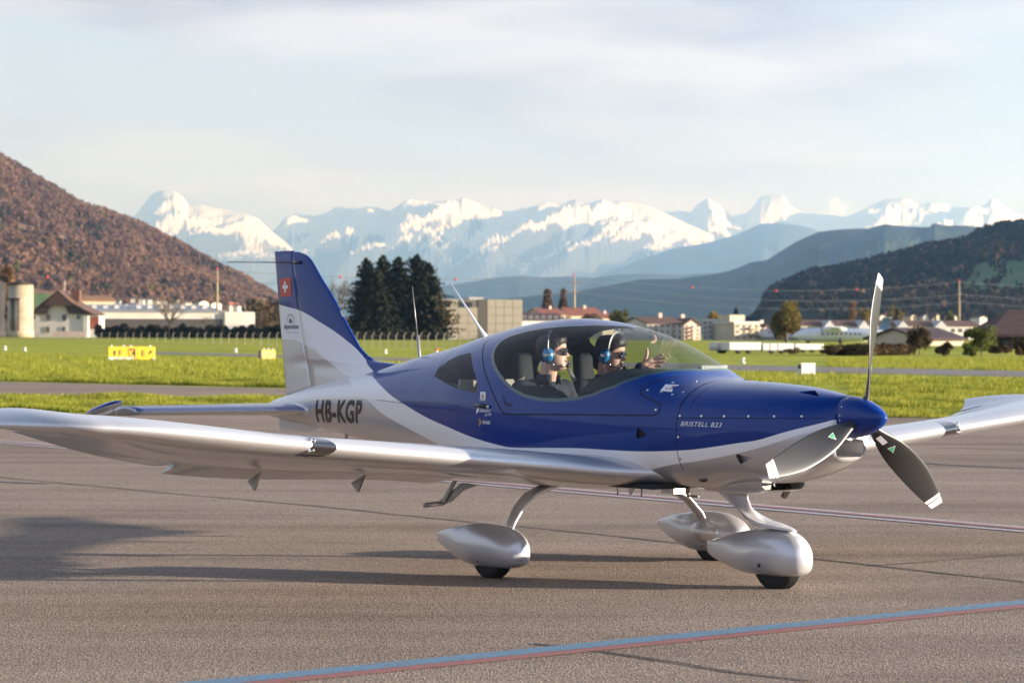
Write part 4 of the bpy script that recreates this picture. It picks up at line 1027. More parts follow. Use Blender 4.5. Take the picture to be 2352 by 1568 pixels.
MB().lathe([(.001, .002), (.03, .0), (.03, -.01), (.001, -.01)], (0, 0, 0), 14, 'Y').build('side_vent', M_BLACK, COWL).matrix_local = Matrix.Translation(skin_pt(-1.02, .668, -1, -.004)) @ Matrix.Rotation(R(-40), 4, 'X') @ Matrix.Diagonal((1.2, 1, .55, 1))

# ------------------------------------------------------------------ aircraft: antennas
MB().tube([(-4.378, 0, 1.36), (-4.383, 0, 1.384), (-4.412, 0, 1.553)], [.020, .013, .0105], 10).tube([(-4.412, 0, 1.553), (-4.48, 0, 1.914)], [.0035, .0025], 6).build('whip_antenna', M_ALU, PLANE)
MB().tube([(-3.55, 0, 1.515), (-3.594, 0, 1.535), (-3.64, 0, 1.575), (-3.70, 0, 1.630), (-4.018, 0, 1.930)], [(.035, .014), (.028, .013), (.016, .010), (.0085, .0085), (.0045, .0045)], 12).build('blade_antenna', M_WHITE, PLANE)
MB().tube([(-5.90, -.032, 2.118), (-6.0, -.032, 2.119)], .012, 8).tube([(-6.0, -.032, 2.119), (-6.962, -.032, 2.143)], .0045, 6).build('tail_antenna', M_BLACK, PLANE)

# ------------------------------------------------------------------ aircraft: lettering and stickers
def text_mesh(body, bold=0.0, shear=0.0, space=1.0, fine=0):
    cu = bpy.data.curves.new('t', 'FONT'); cu.body = body; cu.offset = bold; cu.shear = shear; cu.space_character = space; cu.resolution_u = 6
    o = bpy.data.objects.new('t', cu); COL.objects.link(o); bpy.context.view_layer.update()
    me = bpy.data.meshes.new_from_object(o.evaluated_get(bpy.context.evaluated_depsgraph_get()))
    bpy.data.objects.remove(o); bpy.data.curves.remove(cu)
    bm = bmesh.new(); bm.from_mesh(me); bmesh.ops.triangulate(bm, faces=bm.faces)
    for _ in range(fine): bmesh.ops.subdivide_edges(bm, edges=[e for e in bm.edges if e.calc_length() > .10], cuts=1, use_grid_fill=False); bmesh.ops.triangulate(bm, faces=[f for f in bm.faces if len(f.verts) > 3])
    P = np.array([v.co[:2] for v in bm.verts]); lo, hi = P.min(0), P.max(0); P = (P - lo) / (hi - lo)
    Fc = [[v.index for v in f.verts] for f in bm.faces]; bm.free(); bpy.data.meshes.remove(me); return P, Fc
def decal_text(name, body, map_, m, parent, bold=0.0, shear=0.0, space=1.0):
    P, Fc = text_mesh(body, bold, shear, space, 3 if 'HB' in body else 1); return mesh_np(name, [map_(a, b) for a, b in P], Fc, m, parent)
def quadmap(x0, x1, z0, z1, lean=0.0, rise=0.0, off=.0022):
    return lambda a, b: skin_pt(x0 + (x1 - x0) * a - lean * (1 - b), z0 + (z1 - z0) * b + rise * a, -1, off)
def decal_poly(name, pts, m, parent, off=.0022):
    """flat sticker draped on the skin; pts in (x, z)"""
    return mesh_np(name, [skin_pt(x, z, -1, off) for x, z in pts], [tuple(range(len(pts)))], m, parent)
decal_text('registration_letters', 'HB-KGP', quadmap(-5.40, -4.615, .885, 1.062, .075, .018), M_DECALK, FUS, .034, space=1.12)
decal_text('model_lettering', 'BRISTELL B23', quadmap(-1.07, -.765, 1.002, 1.030, 0, 0), M_DECALW, COWL, .004, .3, 1.1)
decal_text('maker_lettering', 'BRMAERO', quadmap(-2.862, -2.735, 1.040, 1.062), M_DECALW, FUS, .006, .15)
decal_poly('maker_emblem', [(-2.905, 1.030), (-2.898, 1.058), (-2.885, 1.068), (-2.868, 1.066), (-2.872, 1.045), (-2.888, 1.036)], M_DECALW, FUS)
decal_text('maker_script', 'Service', quadmap(-2.80, -2.725, 1.014, 1.034, 0, .010), M_DECALW, FUS, 0, .4)
decal_text('sponsor_lettering', 'SPHAIR', quadmap(-2.828, -2.737, .962, .986), M_DECALW, FUS, .015)
decal_poly('sponsor_chevron', [(-2.872, .998), (-2.862, 1.000), (-2.840, .975), (-2.862, .946), (-2.872, .948), (-2.856, .974)], M_DECALG, FUS)
decal_poly('sponsor_chevron', [(-2.876, .990), (-2.870, .984), (-2.862, .974), (-2.870, .960), (-2.876, .956), (-2.868, .974)], M_DECALG, FUS)
WS = decal_poly('warning_sticker', [(-2.873, 1.176), (-2.812, 1.176), (-2.803, 1.118), (-2.866, 1.116)], M_DECALW, FUS)
decal_poly('warning_triangle', [(-2.841, 1.170), (-2.822, 1.138), (-2.858, 1.138)], M_DECALO, WS, .003)
for k in range(4): decal_poly('sticker_text_line', [(-2.862, 1.132 - .004 * k), (-2.816, 1.132 - .004 * k), (-2.816, 1.1305 - .004 * k), (-2.862, 1.1305 - .004 * k)], M_DECALK, WS, .003)
NS = decal_poly('notice_sticker', [(-1.325, 1.252), (-1.248, 1.250), (-1.242, 1.206), (-1.318, 1.212)], M_DECALW, FUS)
T1_, T2_, T3_ = (-1.268, 1.247), (-1.262, 1.220), (-1.302, 1.226)
decal_poly('notice_triangle', [T1_, T2_, T3_], M_DECALR, NS, .003)
cxn, czn = sum(p[0] for p in (T1_, T2_, T3_)) / 3, sum(p[1] for p in (T1_, T2_, T3_)) / 3
decal_poly('triangle_centre', [(cxn + (p[0] - cxn) * .6, czn + (p[1] - czn) * .6) for p in (T1_, T2_, T3_)], M_DECALW, NS, .0037)
# latch handle and recessed grip
hp_, hq_ = skin_pt(-2.905, 1.087, -1, .010), skin_pt(-2.765, 1.079, -1, .010)
LT = MB().tube([hp_, hp_.lerp(hq_, .78)], .0135, 12).tube([hp_.lerp(hq_, .78), hq_], .009, 10).build('canopy_latch', M_BLACK, FUS)
MB().lathe([(.001, -.012), (.009, -.009), (.012, 0), (.009, .009), (.001, .012)], tuple(hq_ + Vector((.010, 0, 0))), 12, 'X').build('latch_knob', M_STEEL, LT)
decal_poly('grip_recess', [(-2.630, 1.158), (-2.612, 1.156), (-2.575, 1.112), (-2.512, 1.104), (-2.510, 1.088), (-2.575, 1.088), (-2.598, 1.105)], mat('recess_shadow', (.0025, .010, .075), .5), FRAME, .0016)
# fin stickers
def fin_pt(x, z, off=.002): return Vector((x, -(fin_y(x, z) + off), z))
def fin_poly(name, pts, m, parent, off=.0025): return mesh_np(name, [fin_pt(x, z, off) for x, z in pts], [tuple(range(len(pts)))], m, parent)
FLG = fin_poly('cross_flag', [(-6.230, 1.996), (-6.037, 2.002), (-6.030, 1.859), (-6.212, 1.852)], M_DECALR, RUD, .003)
cx_, cz_ = -6.128, 1.930
for a, b in ((.045, .0145), (.0145, .045)): fin_poly('white_cross', [(cx_ - a, cz_ - b), (cx_ + a, cz_ - b), (cx_ + a, cz_ + b), (cx_ - a, cz_ + b)], M_DECALW, FLG, .0045 + .0006 * (a < b))
decal_text('club_lettering', 'alpaviation', lambda a, b: fin_pt(-6.155 + .238 * a, 1.588 + .052 * b, .004), M_DECALN, RUD, .008)
decal_text('club_motto', 'flight training', lambda a, b: fin_pt(-6.11 + .19 * a, 1.566 + .014 * b, .004), mat('grey_decal', (.35, .36, .40), .5), RUD)
V, Fc = [], []
for k in range(19):
    q = math.pi * k / 18; 
    for r_ in (.058, .0625): V.append(fin_pt(-6.045 - r_ * math.cos(q), 1.650 + r_ * math.sin(q) * 1.05, .004))
    if k: Fc.append((2 * k - 2, 2 * k - 1, 2 * k + 1, 2 * k))
mesh_np('club_arc', V, Fc, M_DECALN, RUD)
fin_poly('club_peak', [(-6.082, 1.645), (-6.046, 1.688), (-6.036, 1.672), (-6.050, 1.655)], M_DECALN, RUD, .004)
fin_poly('club_peak', [(-6.046, 1.640), (-6.028, 1.668), (-6.004, 1.640), (-6.026, 1.652)], M_DECALN, RUD, .0045)
fin_poly('fin_label', [(-5.395, 1.738), (-5.378, 1.735), (-5.345, 1.693), (-5.360, 1.695)], M_DECALW, FIN)
# ------------------------------------------------------------------ cockpit furniture (parts of the aircraft)
M_SEAT = mat('seat_leather', (.011, .014, .017), .7, var=.2, vscale=8, spec=.2)
M_HOOD = mat('glareshield_cloth', (.012, .018, .020), .85, var=.2, vscale=20)
M_PANEL = mat('instrument_panel', (.02, .02, .022), .6)
rg = []
for x, dz, k in ((-1.99, -.02, 1.0), (-1.985, 0, 1.0), (-1.8, -.002, .99), (-1.6, -.012, .96), (-1.42, -.03, .80), (-1.36, -.045, .62)):
    hw = min(.52, float(halfwidth(x, 1.22)) - .05) * k
    rg.append([Vector((x, y, 1.342 + dz - .33 * (y / .52) ** 2 * .30 - .06 * abs(y / .52) ** 6)) for y in np.linspace(-hw, hw, 17)] + [Vector((x, y, 1.02)) for y in np.linspace(hw, -hw, 9)])
HOODO = MB().loft(rg).build('glareshield', M_HOOD, PLANE)
PNL = MB().b2(-2.004, -1.993, -.42, .42, 1.0, 1.26).build('instrument_panel', M_PANEL, PLANE)
for y in (-.26, .26): MB().b2(-2.009, -2.005, y - .11, y + .11, 1.08, 1.23).build('display', mat('dark_screen', (.01, .013, .02), .1, spec=.8), PNL)
MB().b2(-3.4, -1.3, -.5, .5, .60, .63).build('cabin_floor', M_LINING, PLANE)
MB().prism([(-3.40, .63), (-3.38, .63), (-3.30, 1.25), (-3.32, 1.25)], -.46, .46).build('rear_bulkhead', mat('luggage_wall', (.30, .29, .26), .8), PLANE)
for s in (-1, 1):
    y = .27 * s
    St = bevel(MB().box((-2.52, y, .66), (.48, .44, .13)).build('seat', M_SEAT, PLANE), .04, 3)
    rgs = []
    for z, x, hw, th in ((.70, -2.70, .20, .05), (.85, -2.755, .215, .06), (1.02, -2.80, .20, .06), (1.13, -2.825, .15, .055), (1.19, -2.84, .07, .04), (1.24, -2.85, .06, .035), (1.27, -2.855, .075, .045), (1.41, -2.87, .072, .045), (1.435, -2.872, .05, .03)):
        rgs.append([Vector((x + th * math.copysign(abs(math.cos(a)) ** .6, math.cos(a)), y + hw * math.copysign(abs(math.sin(a)) ** .6, math.sin(a)), z)) for a in np.linspace(0, 6.2832, 22, endpoint=False)])
    MB().loft(rgs).build('backrest', M_SEAT, St)
    MB().tube([(-2.86, y - .08 * s - .05, 1.33), (-2.78, y - .12, 1.20), (-2.72, y - .13, 1.0), (-2.70, y - .14, .8)], [(.022, .004)] * 4, 8).build('harness', mat('harness_webbing', (.17, .17, .17), .9), St)

# ------------------------------------------------------------------ people
M_SKIN = mat('skin', (.60, .37, .28), .50, var=.12, vscale=14, spec=.35)
M_SKIN.node_tree.nodes['Principled BSDF'].inputs['Subsurface Weight'].default_value = .12
M_SKIN.node_tree.nodes['Principled BSDF'].inputs['Subsurface Radius'].default_value = (.012, .005, .003)
M_HAIR = mat('dark_brown_hair', (.022, .014, .010), .45, var=.5, vscale=60, bump=.25, bscale=60)
M_NAVY = mat('navy_shirt', (.014, .019, .032), .85, var=.3, vscale=9, bump=.35, bscale=9)
M_TROUS = mat('dark_trousers', (.02, .02, .024), .9, var=.3, vscale=8)
M_SHADE = mat('sunglass_lens', (.006, .007, .009), .04, coat=1.0, spec=.8)
M_CUP = mat('headset_blue', (.015, .155, .36), .30, coat=.7)
M_MOUTH = mat('mouth_red', (.13, .03, .028), .6); M_TEETH = mat('teeth', (.70, .67, .60), .4); M_LIP = mat('lips', (.42, .17, .14), .5)
HEAD_Z = [-.118, -.110, -.095, -.075, -.055, -.035, -.012, .010, .030, .050, .072, .092, .106, .115, .119]
HF = [.060, .078, .090, .091, .090, .089, .087, .083, .085, .091, .086, .072, .050, .026, .004]
HBk = [.000, -.010, -.030, -.048, -.062, -.074, -.086, -.094, -.098, -.099, -.095, -.084, -.064, -.034, -.004]
HW = [.026, .038, .050, .058, .063, .067, .071, .074, .0755, .0755, .073, .063, .046, .026, .006]
def head_pt(a, z, grow=0.0):
    """point of the head surface at azimuth a (0 = nose) and height z, head-local"""
    f, b, w_ = (float(smooth_interp(list(zip(HEAD_Z, q)), z)) for q in (HF, HBk, HW))
    c, s = math.cos(a), math.sin(a); n = 2.25; cx = (f + b) / 2; L = (f - b) / 2
    x = cx + L * math.copysign(abs(c) ** (2 / n), c); y = w_ * math.copysign(abs(s) ** (2 / n), s)
    if c > 0:
        g_ = lambda w2, c0=0.0: math.exp(-((y - c0) / w2) ** 2)
        nose = .027 * math.exp(-((z + .016) / .017) ** 2) + (.012 * math.exp(-((z - .012) / .020) ** 2) if z > -.02 else 0)
        if z < -.030: nose *= max(0, 1 - (-.030 - z) / .012)
        x += nose * g_(.0125) + .004 * g_(.02, .015) * math.exp(-((z + .024) / .008) ** 2) + .004 * g_(.02, -.015) * math.exp(-((z + .024) / .008) ** 2)
        x += .0045 * g_(.024) * (math.exp(-((z + .048) / .006) ** 2) + math.exp(-((z + .068) / .007) ** 2)) - .004 * g_(.026) * math.exp(-((z + .058) / .005) ** 2)
        x += .005 * g_(.02) * math.exp(-((z + .098) / .012) ** 2) - .004 * g_(.02) * math.exp(-((z + .082) / .007) ** 2)
        for e in (-.032, .032): x -= .009 * g_(.016, e) * math.exp(-((z - .016) / .012) ** 2)
        x += .004 * g_(.05) * math.exp(-((z - .038) / .010) ** 2)
    v = Vector((x, y, z))
    if grow: v += Vector((c * .9, s * .9, max(0, (z - .02) / .10) * .9)).normalized() * grow
    return v
def skin_mesh(verts, edges, radii, root=0, sub=1):
    """tapering limbs with rounded joints; the pieces overlap and are fused into one surface by union_remesh"""
    V, Fc = [], []; n = 14
    rad = [q if isinstance(q, (tuple, list)) else (q, q) for q in radii]
    def ring_stack(rings):
        o = len(V); m_ = len(rings)
        for r_ in rings: V.extend(r_)
        for i in range(m_ - 1):
            for k in range(n): Fc.append((o + i * n + k, o + i * n + (k + 1) % n, o + (i + 1) * n + (k + 1) % n, o + (i + 1) * n + k))
        Fc.append(tuple(o + k for k in reversed(range(n)))); Fc.append(tuple(o + (m_ - 1) * n + k for k in range(n)))
    for i, j in edges:
        a_, b_ = Vector(verts[i]), Vector(verts[j]); d = (b_ - a_)
        if d.length < 1e-5: continue
        t_ = d.normalized(); u_ = Vector((0, 1, 0)); u_ = (u_ - t_ * u_.dot(t_))
        u_ = u_.normalized() if u_.length > .2 else t_.orthogonal().normalized(); w2 = t_.cross(u_); rings = []
        ra, rb = rad[i], rad[j]
        for q in np.linspace(-1, 1, 17):
            # hemispherical ends of each segment
            if q < -.5: s_ = (q + .5) / .5; c = a_ + t_ * s_ * min(ra) * .98; k_ = math.sqrt(max(.0025, 1 - s_ * s_)); rr = (ra[0] * k_, ra[1] * k_)
            elif q > .5: s_ = (q - .5) / .5; c = b_ + t_ * s_ * min(rb) * .98; k_ = math.sqrt(max(.0025, 1 - s_ * s_)); rr = (rb[0] * k_, rb[1] * k_)
            else: s_ = q + .5; c = a_.lerp(b_, s_); rr = (ra[0] + (rb[0] - ra[0]) * s_, ra[1] + (rb[1] - ra[1]) * s_)
            rings.append([c + u_ * (rr[0] * math.cos(2 * math.pi * k / n)) + w2 * (rr[1] * math.sin(2 * math.pi * k / n)) for k in range(n)])
        ring_stack(rings)
    me = bpy.data.meshes.new('limb'); me.from_pydata([tuple(v) for v in V], [], Fc)
    bm = bmesh.new(); bm.from_mesh(me); bmesh.ops.recalc_face_normals(bm, faces=bm.faces); bm.to_mesh(me); bm.free(); return me
def union_remesh(meshes, voxel, smooth=2):
    bm = bmesh.new()
    for m_ in meshes: bm.from_mesh(m_)
    me = bpy.data.meshes.new('u'); bm.to_mesh(me); bm.free(); o = bpy.data.objects.new('u', me); COL.objects.link(o)
    md = o.modifiers.new('r', 'REMESH'); md.mode = 'VOXEL'; md.voxel_size = voxel; md.use_smooth_shade = True
    if smooth: s_ = o.modifiers.new('m', 'SMOOTH'); s_.iterations = smooth; s_.factor = .5
    bpy.context.view_layer.update(); out = bpy.data.meshes.new_from_object(o.evaluated_get(bpy.context.evaluated_depsgraph_get()))
    bpy.data.objects.remove(o); bpy.data.meshes.remove(me)
    out.polygons.foreach_set('use_smooth', np.ones(len(out.polygons), bool)); return out
def hand_mesh(W, fdir, pdir, tdir, spread=.16, curl=.12, L=.178):
    """open hand: W wrist, fdir fingers, pdir palm normal, tdir thumb side; five fingers of their own length, each a tapering chain"""
    f, p, t_ = fdir.normalized(), pdir.normalized(), tdir.normalized(); out = []
    palm = [W, W + f * .030 + t_ * .004, W + f * .062 + t_ * .014, W + f * .090 + t_ * .028, W + f * .092 + t_ * .006, W + f * .090 - t_ * .016, W + f * .083 - t_ * .034, W + f * .050 - t_ * .018]
    out.append(skin_mesh(palm, [(0, 1), (1, 2), (2, 3), (2, 4), (1, 7), (7, 5), (7, 6)], [(.024, .020), (.025, .017), (.021, .014), (.012, .010), (.012, .011), (.012, .010), (.011, .009), (.020, .014)]))
    for k, (off, ln, r_) in enumerate(((.029, .072, .0088), (.007, .080, .0090), (-.015, .074, .0086), (-.035, .058, .0076))):
        b = W + f * (.072 if k < 3 else .066) + t_ * off * .9; d = (f + t_ * (off * 1.6 + (.02 - .012 * k)) * spread * 6 ).normalized(); c = []
        pt = b.copy()
        for j, q in enumerate((.22, .42, .32, .26)):
            c.append(pt.copy()); pt = pt + d * ln * q * 1.05; d = (d + p * curl * (.5 + .6 * j)).normalized()
        c.append(pt.copy())
        out.append(skin_mesh(c, [(i, i + 1) for i in range(4)], [r_ * 1.06, r_ * 1.04, r_, r_ * .93, r_ * .78]))
    th = [W + f * .022 + t_ * .014, W + f * .040 + t_ * .036, W + f * .056 + t_ * .062, W + f * .062 + t_ * .084, W + f * .064 + t_ * .102]
    out.append(skin_mesh(th, [(i, i + 1) for i in range(4)], [.015, .0135, .0115, .0102, .0080])); return out
def person(y0, x0, label, yaw, pitch, head_c, left_hand=None, smile=True, quiff=0.0, patch=False):
    root = bpy.data.objects.new('person', None); COL.objects.link(root); root.matrix_world = PLANE.matrix_world @ Matrix.Translation((x0, y0, .75)); tag(root, label, 'person')
    H = Vector(head_c) - Vector((x0, y0, .75)); HM = Matrix.Translation(H) @ Matrix.Rotation(R(yaw), 4, 'Z') @ Matrix.Rotation(R(pitch), 4, 'Y')
    # head surface
    rows, n = np.linspace(-.118, .119, 60), 56; V, Fc = [], []
    for z in rows:
        for k in range(n): V.append(HM @ head_pt(2 * math.pi * k / n, float(z)))
    for i in range(len(rows) - 1):
        for k in range(n): Fc.append((i * n + k, i * n + (k + 1) % n, (i + 1) * n + (k + 1) % n, (i + 1) * n + k))
    Fc += [tuple(reversed(range(n))), tuple((len(rows) - 1) * n + k for k in range(n))]
    hm = bpy.data.meshes.new('h'); hm.from_pydata([tuple(v) for v in V], [], Fc); b__ = bmesh.new(); b__.from_mesh(hm); bmesh.ops.recalc_face_normals(b__, faces=b__.faces); b__.to_mesh(hm); b__.free()
    nk = HM @ Vector((-.025, 0, -.085)); NB = Vector((H.x - .045, H.y * .6, H.z - .188))
    S, sh = Vector((-.08, 0, .37)), [Vector((-.085, .185, .435)), Vector((-.085, -.185, .435))]
    el = [Vector((.03, .26, .19)), Vector((.03, -.26, .19))]; wr = [Vector((.25, .17, .10)), Vector((.25, -.17, .10))]
    if left_hand:
        wr[0] = Vector(left_hand['wrist']) - Vector((x0, y0, .75)); el[0] = Vector(left_hand['elbow']) - Vector((x0, y0, .75))
    P = [Vector((0, 0, 0)), Vector((-.045, 0, .17)), S, NB, nk, sh[0], el[0], wr[0], sh[1], el[1], wr[1], Vector((.04, .10, -.01)), Vector((.44, .14, .05)), Vector((.74, .12, -.05)), Vector((.04, -.10, -.01)), Vector((.44, -.14, .05)), Vector((.74, -.12, -.05))]
    E_ = [(0, 1), (1, 2), (2, 3), (3, 4), (2, 5), (5, 6), (6, 7), (2, 8), (8, 9), (9, 10), (0, 11), (11, 12), (12, 13), (0, 14), (14, 15), (15, 16)]
    Rr = [(.135, .10), (.125, .095), (.14, .10), .060, .054, .058, .042, .026, .058, .042, .026, .085, .060, .038, .085, .060, .038]
    parts = [hm, skin_mesh(P, E_, Rr)]
    hands = []
    for i in (0, 1):
        d = (wr[i] - el[i]).normalized()
        if i == 0 and left_hand: hands += hand_mesh(wr[0], Vector(left_hand['f']), Vector(left_hand['p']), Vector(left_hand['t']), .16, .10)
        else: hands += hand_mesh(wr[i], Vector((.95, (-1) ** i * -.1, -.25)), Vector((0, 0, -1)), Vector((0, -1 if i == 0 else 1, 0)), .12, .30)
    body = union_remesh(parts + hands, .0042); body.materials.append(M_SKIN); bo = link('body', body, root)
    # shirt: torso and sleeves over the same skeleton, trousers below
    Q = P[:4] + [P[2]] ; cf = [wr[i].lerp(el[i], .06) for i in (0, 1)]
    sv = [P[0], P[1], P[2], P[3] - Vector((0, 0, .012)), sh[0], el[0], cf[0], sh[1], el[1], cf[1]]
    sm = skin_mesh(sv, [(0, 1), (1, 2), (2, 3), (2, 4), (4, 5), (5, 6), (2, 7), (7, 8), (8, 9)], [(.155, .115), (.145, .112), (.165, .120), .066, .076, .056, .040, .076, .056, .040])
    sm = union_remesh([sm], .010, 3)
    for v in sm.vertices: v.co += v.normal * .006 * noise.noise(v.co * 13)
    sm.materials.append(M_NAVY); shirt = link('shirt', sm, root)
    tr = union_remesh([skin_mesh([P[0], P[11], P[12], P[13], P[14], P[15], P[16]], [(0, 1), (1, 2), (2, 3), (0, 4), (4, 5), (5, 6)], [(.15, .11), .10, .075, .055, .10, .075, .055])], .012, 2); tr.materials.append(M_TROUS); link('trousers', tr, root)
    # collar folded round the neck
    cl = []
    for k in range(25):
        a = 2 * math.pi * k / 24; a = .45 + (2 * math.pi - .9) * k / 24; c, s = math.cos(a), math.sin(a)
        b = NB + Vector((.004, 0, .012)); cl.append([b + Vector((c * .066, s * .068, -.015 - .01 * c)), b + Vector((c * .070, s * .072, .035 + .004 * -c)), b + Vector((c * .076, s * .078, .034)), b + Vector((c * .094, s * .096, -.022 - .012 * c))])
    MB().loft(cl).build('collar', M_NAVY, shirt)
    if patch:
        c = sh[1].lerp(el[1], .42) + Vector((.03, -.060, .012)); nrm = Vector((.35, -1, .15)).normalized(); M_ = Matrix.Translation(c) @ nrm.to_track_quat('Z', 'Y').to_matrix().to_4x4()
        o = MB().lathe([(.001, .010), (.030, .009), (.034, .006), (.034, -.004)], n=24).build('sleeve_patch', mat('patch_blue', (.05, .16, .30), .7), shirt); o.matrix_local = M_
        o2 = MB().lathe([(.029, .0105), (.032, .0105), (.032, .009), (.029, .009)], n=24).build('patch_border', M_DECALG, o)
        P2, F2 = text_mesh('Pilot', .02, .4); mesh_np('patch_script', [(-.022 + .044 * a, -.008 + .018 * b, .0112) for a, b in P2], F2, M_DECALW, o)
    # hair
    hr_ = [(0, .066 - quiff * .2), (.6, .058), (1.0, .040), (1.25, .012), (1.5, -.012), (1.8, -.002), (2.1, -.028), (2.6, -.060), (3.15, -.066)]
    V, Fc, keep = [], [], {}; rows2 = np.linspace(-.07, .119, 46); n = 72
    for i, z in enumerate(rows2):
        for k in range(n):
            a = 2 * math.pi * k / n; aa = abs((a + math.pi) % (2 * math.pi) - math.pi); hl = float(interp(hr_, aa)); q = min(1, max(0, (z - hl) / .022)) ** .6
            g_ = .003 + .012 * q + .0025 * q * noise.noise(Vector((math.cos(a) * 2, math.sin(a) * 2, z * 14)) * 2.0) + .0012 * q * noise.noise(Vector((math.cos(a) * 16, math.sin(a) * 16, z * 26)))
            fr = max(0, math.cos(a)) * max(0, (z - .06) / .06); p = head_pt(a, float(z), g_ + (.014 + quiff) * fr * q); V.append(HM @ p); keep[(i, k)] = z > hl - .004
    V.append(HM @ Vector((0, 0, .119 + .018)))
    for i in range(len(rows2) - 1):
        for k in range(n):
            k2 = (k + 1) % n
            if keep[(i, k)] and keep[(i, k2)] and keep[(i + 1, k)] and keep[(i + 1, k2)]: Fc.append((i * n + k, i * n + k2, (i + 1) * n + k2, (i + 1) * n + k))
    for k in range(n): Fc.append(((len(rows2) - 1) * n + k, (len(rows2) - 1) * n + (k + 1) % n, len(V) - 1))
    mesh_np('hair', V, Fc, M_HAIR, root, smooth=True)
    for s in (-1, 1): MB().lathe([(.001, -.010), (.014, -.008), (.020, 0), (.016, .006), (.001, .004)], n=14).build('ear', M_SKIN, root).matrix_local = HM @ Matrix.Translation((-.012, s * .078, .002)) @ Matrix.Rotation(R(90 * s), 4, 'X') @ Matrix.Diagonal((.9, 1.5, 1, 1))
    # mouth and teeth
    def on_face(y, z, off): 
        a = 0
        for _ in range(18):
            p = head_pt(a, z); a += (y - p.y) * 9
        p = head_pt(a, z); return HM @ (p + Vector((off, 0, 0)))
    if smile:
        mp_ = [(y, -.057 + .006 * (abs(y) / .025) ** 2 + dz * (1 - (y / .026) ** 2)) for y, dz in [(q, .007) for q in np.linspace(-.025, .025, 9)] + [(q, -.011) for q in np.linspace(.025, -.025, 9)]]
        mo = mesh_np('mouth', [on_face(y, z, .0035) for y, z in mp_], [tuple(range(18))], M_MOUTH, root)
        tp_ = [(y, -.0555 + .006 * (abs(y) / .025) ** 2 + dz) for y, dz in [(q, .004) for q in np.linspace(-.020, .020, 9)] + [(q, -.003) for q in np.linspace(.020, -.020, 9)]]
        mesh_np('teeth', [on_face(y, z, .0052) for y, z in tp_], [tuple(range(18))], M_TEETH, mo)
        for dz, nm in ((.0085, 1), (-.0125, 2)):
            MB().tube([on_face(y, -.057 + .006 * (abs(y) / .025) ** 2 + dz * (1 - (y / .027) ** 2), .003) for y in np.linspace(-.026, .026, 9)], [.0012, .0025, .003, .0032, .003, .0032, .003, .0025, .0012], 6).build('lip', M_LIP, mo)
    # sunglasses
    g0 = MB()
    for s in (-1, 1):
        ring = [[HM @ (Vector((.099 - .010 * (abs(.034 + .029 * math.cos(a)) / .06) ** 2 + d, s * (.034 + r_ * .029 * math.cos(a)), .012 - (.004 if math.sin(a) < 0 else 0) + r_ * .024 * math.sin(a) * (1.15 if math.sin(a) < 0 else .85)))) for a in np.linspace(0, 6.2832, 20, endpoint=False)] for r_, d in ((1, -.004), (1, .001), (.8, .0022), (.4, .003), (.01, .0032))]
        g0.loft(ring, cap=False)
    SGL = g0.build('sunglasses', M_SHADE, root); fr_ = MB()
    for s in (-1, 1): fr_.tube([HM @ Vector(p) for p in ((.090, s * .060, .020), (.070, s * .076, .018), (.01, s * .082, .012))], .0016, 6)
    fr_.tube([HM @ Vector(p) for p in ((.102, -.010, .020), (.106, 0, .022), (.102, .010, .020))], .0016, 6).build('temple_frame', M_STEEL if smile and not patch else M_BLACK, SGL)
    # headset
    hs = None
    for s in (-1, 1):
        pr = [(.001, .044), (.020, .042), (.034, .034), (.041, .020), (.043, .004)]
        cup = MB().lathe(pr + [(.043, 0), (.001, 0)], n=24).build('headset' if hs is None else 'ear_cup', M_CUP, root if hs is None else hs); M_ = HM @ Matrix.Translation((-.012, s * .082, -.012)) @ Matrix.Rotation(R(-90 * s), 4, 'X') @ Matrix.Diagonal((.92, 1.18, 1, 1))
        cup.matrix_local = M_
        if hs is None: hs = cup; inv = M_.inverted()
        else: cup.matrix_local = inv @ M_
        pad = MB().lathe([(.030, -.018), (.046, -.014), (.048, -.004), (.045, .004), (.030, .004)], n=24).build('ear_pad', M_BLACK, hs); pad.matrix_local = inv @ M_
        rg = []
        for k in range(9):
            x = -.037 + .074 * k / 8; q = math.sqrt(max(0, 1 - (x / .044) ** 2)); rg.append([Vector((x, y, .0455 * q ** .8 + .001)) for y in (-.0065, .0065)])
        bd = MB().loft(rg, cap=False, closed=False).build('silver_band', M_STEEL, hs); bd.matrix_local = inv @ M_
    band = []
    for k in range(25):
        a = math.pi * k / 24; band.append(HM @ Vector((-.012, .098 * math.cos(a), .020 + .122 * math.sin(a) ** .8)))
    b_ = MB().tube(band, [(.014, .0042)] * 25, 8, up=tuple(HM.to_3x3() @ Vector((1, 0, 0)))).build('headband', M_ALU, hs); b_.matrix_local = inv
    bo_ = MB().tube([HM @ Vector(p) for p in ((-.005, -.112, -.055), (.04, -.104, -.078), (.085, -.075, -.085), (.108, -.040, -.080))], .0042, 8).tube([HM @ Vector(p) for p in ((.104, -.046, -.082), (.118, -.020, -.074))], .0115, 10).build('microphone_boom', M_BLACK, hs); bo_.matrix_local = inv
    kn = MB().lathe([(.001, -.008), (.008, -.006), (.010, 0), (.008, .006), (.001, .008)], tuple(HM @ Vector((.02, -.112, -.068))), 10).build('boom_knob', M_STEEL, hs); kn.matrix_local = inv
    cb = MB().tube([HM @ Vector(p) for p in ((-.02, -.105, -.06), (-.03, -.10, -.12), (-.05, -.09, -.20))], .0025, 6).build('headset_cable', M_BLACK, hs); cb.matrix_local = inv
    return root
person(-.27, -2.56, 'man in the near seat with sunglasses and blue headset, mouth open, dark navy shirt', 38, -2, (-2.545, -.27, 1.437), smile=True, quiff=.004)
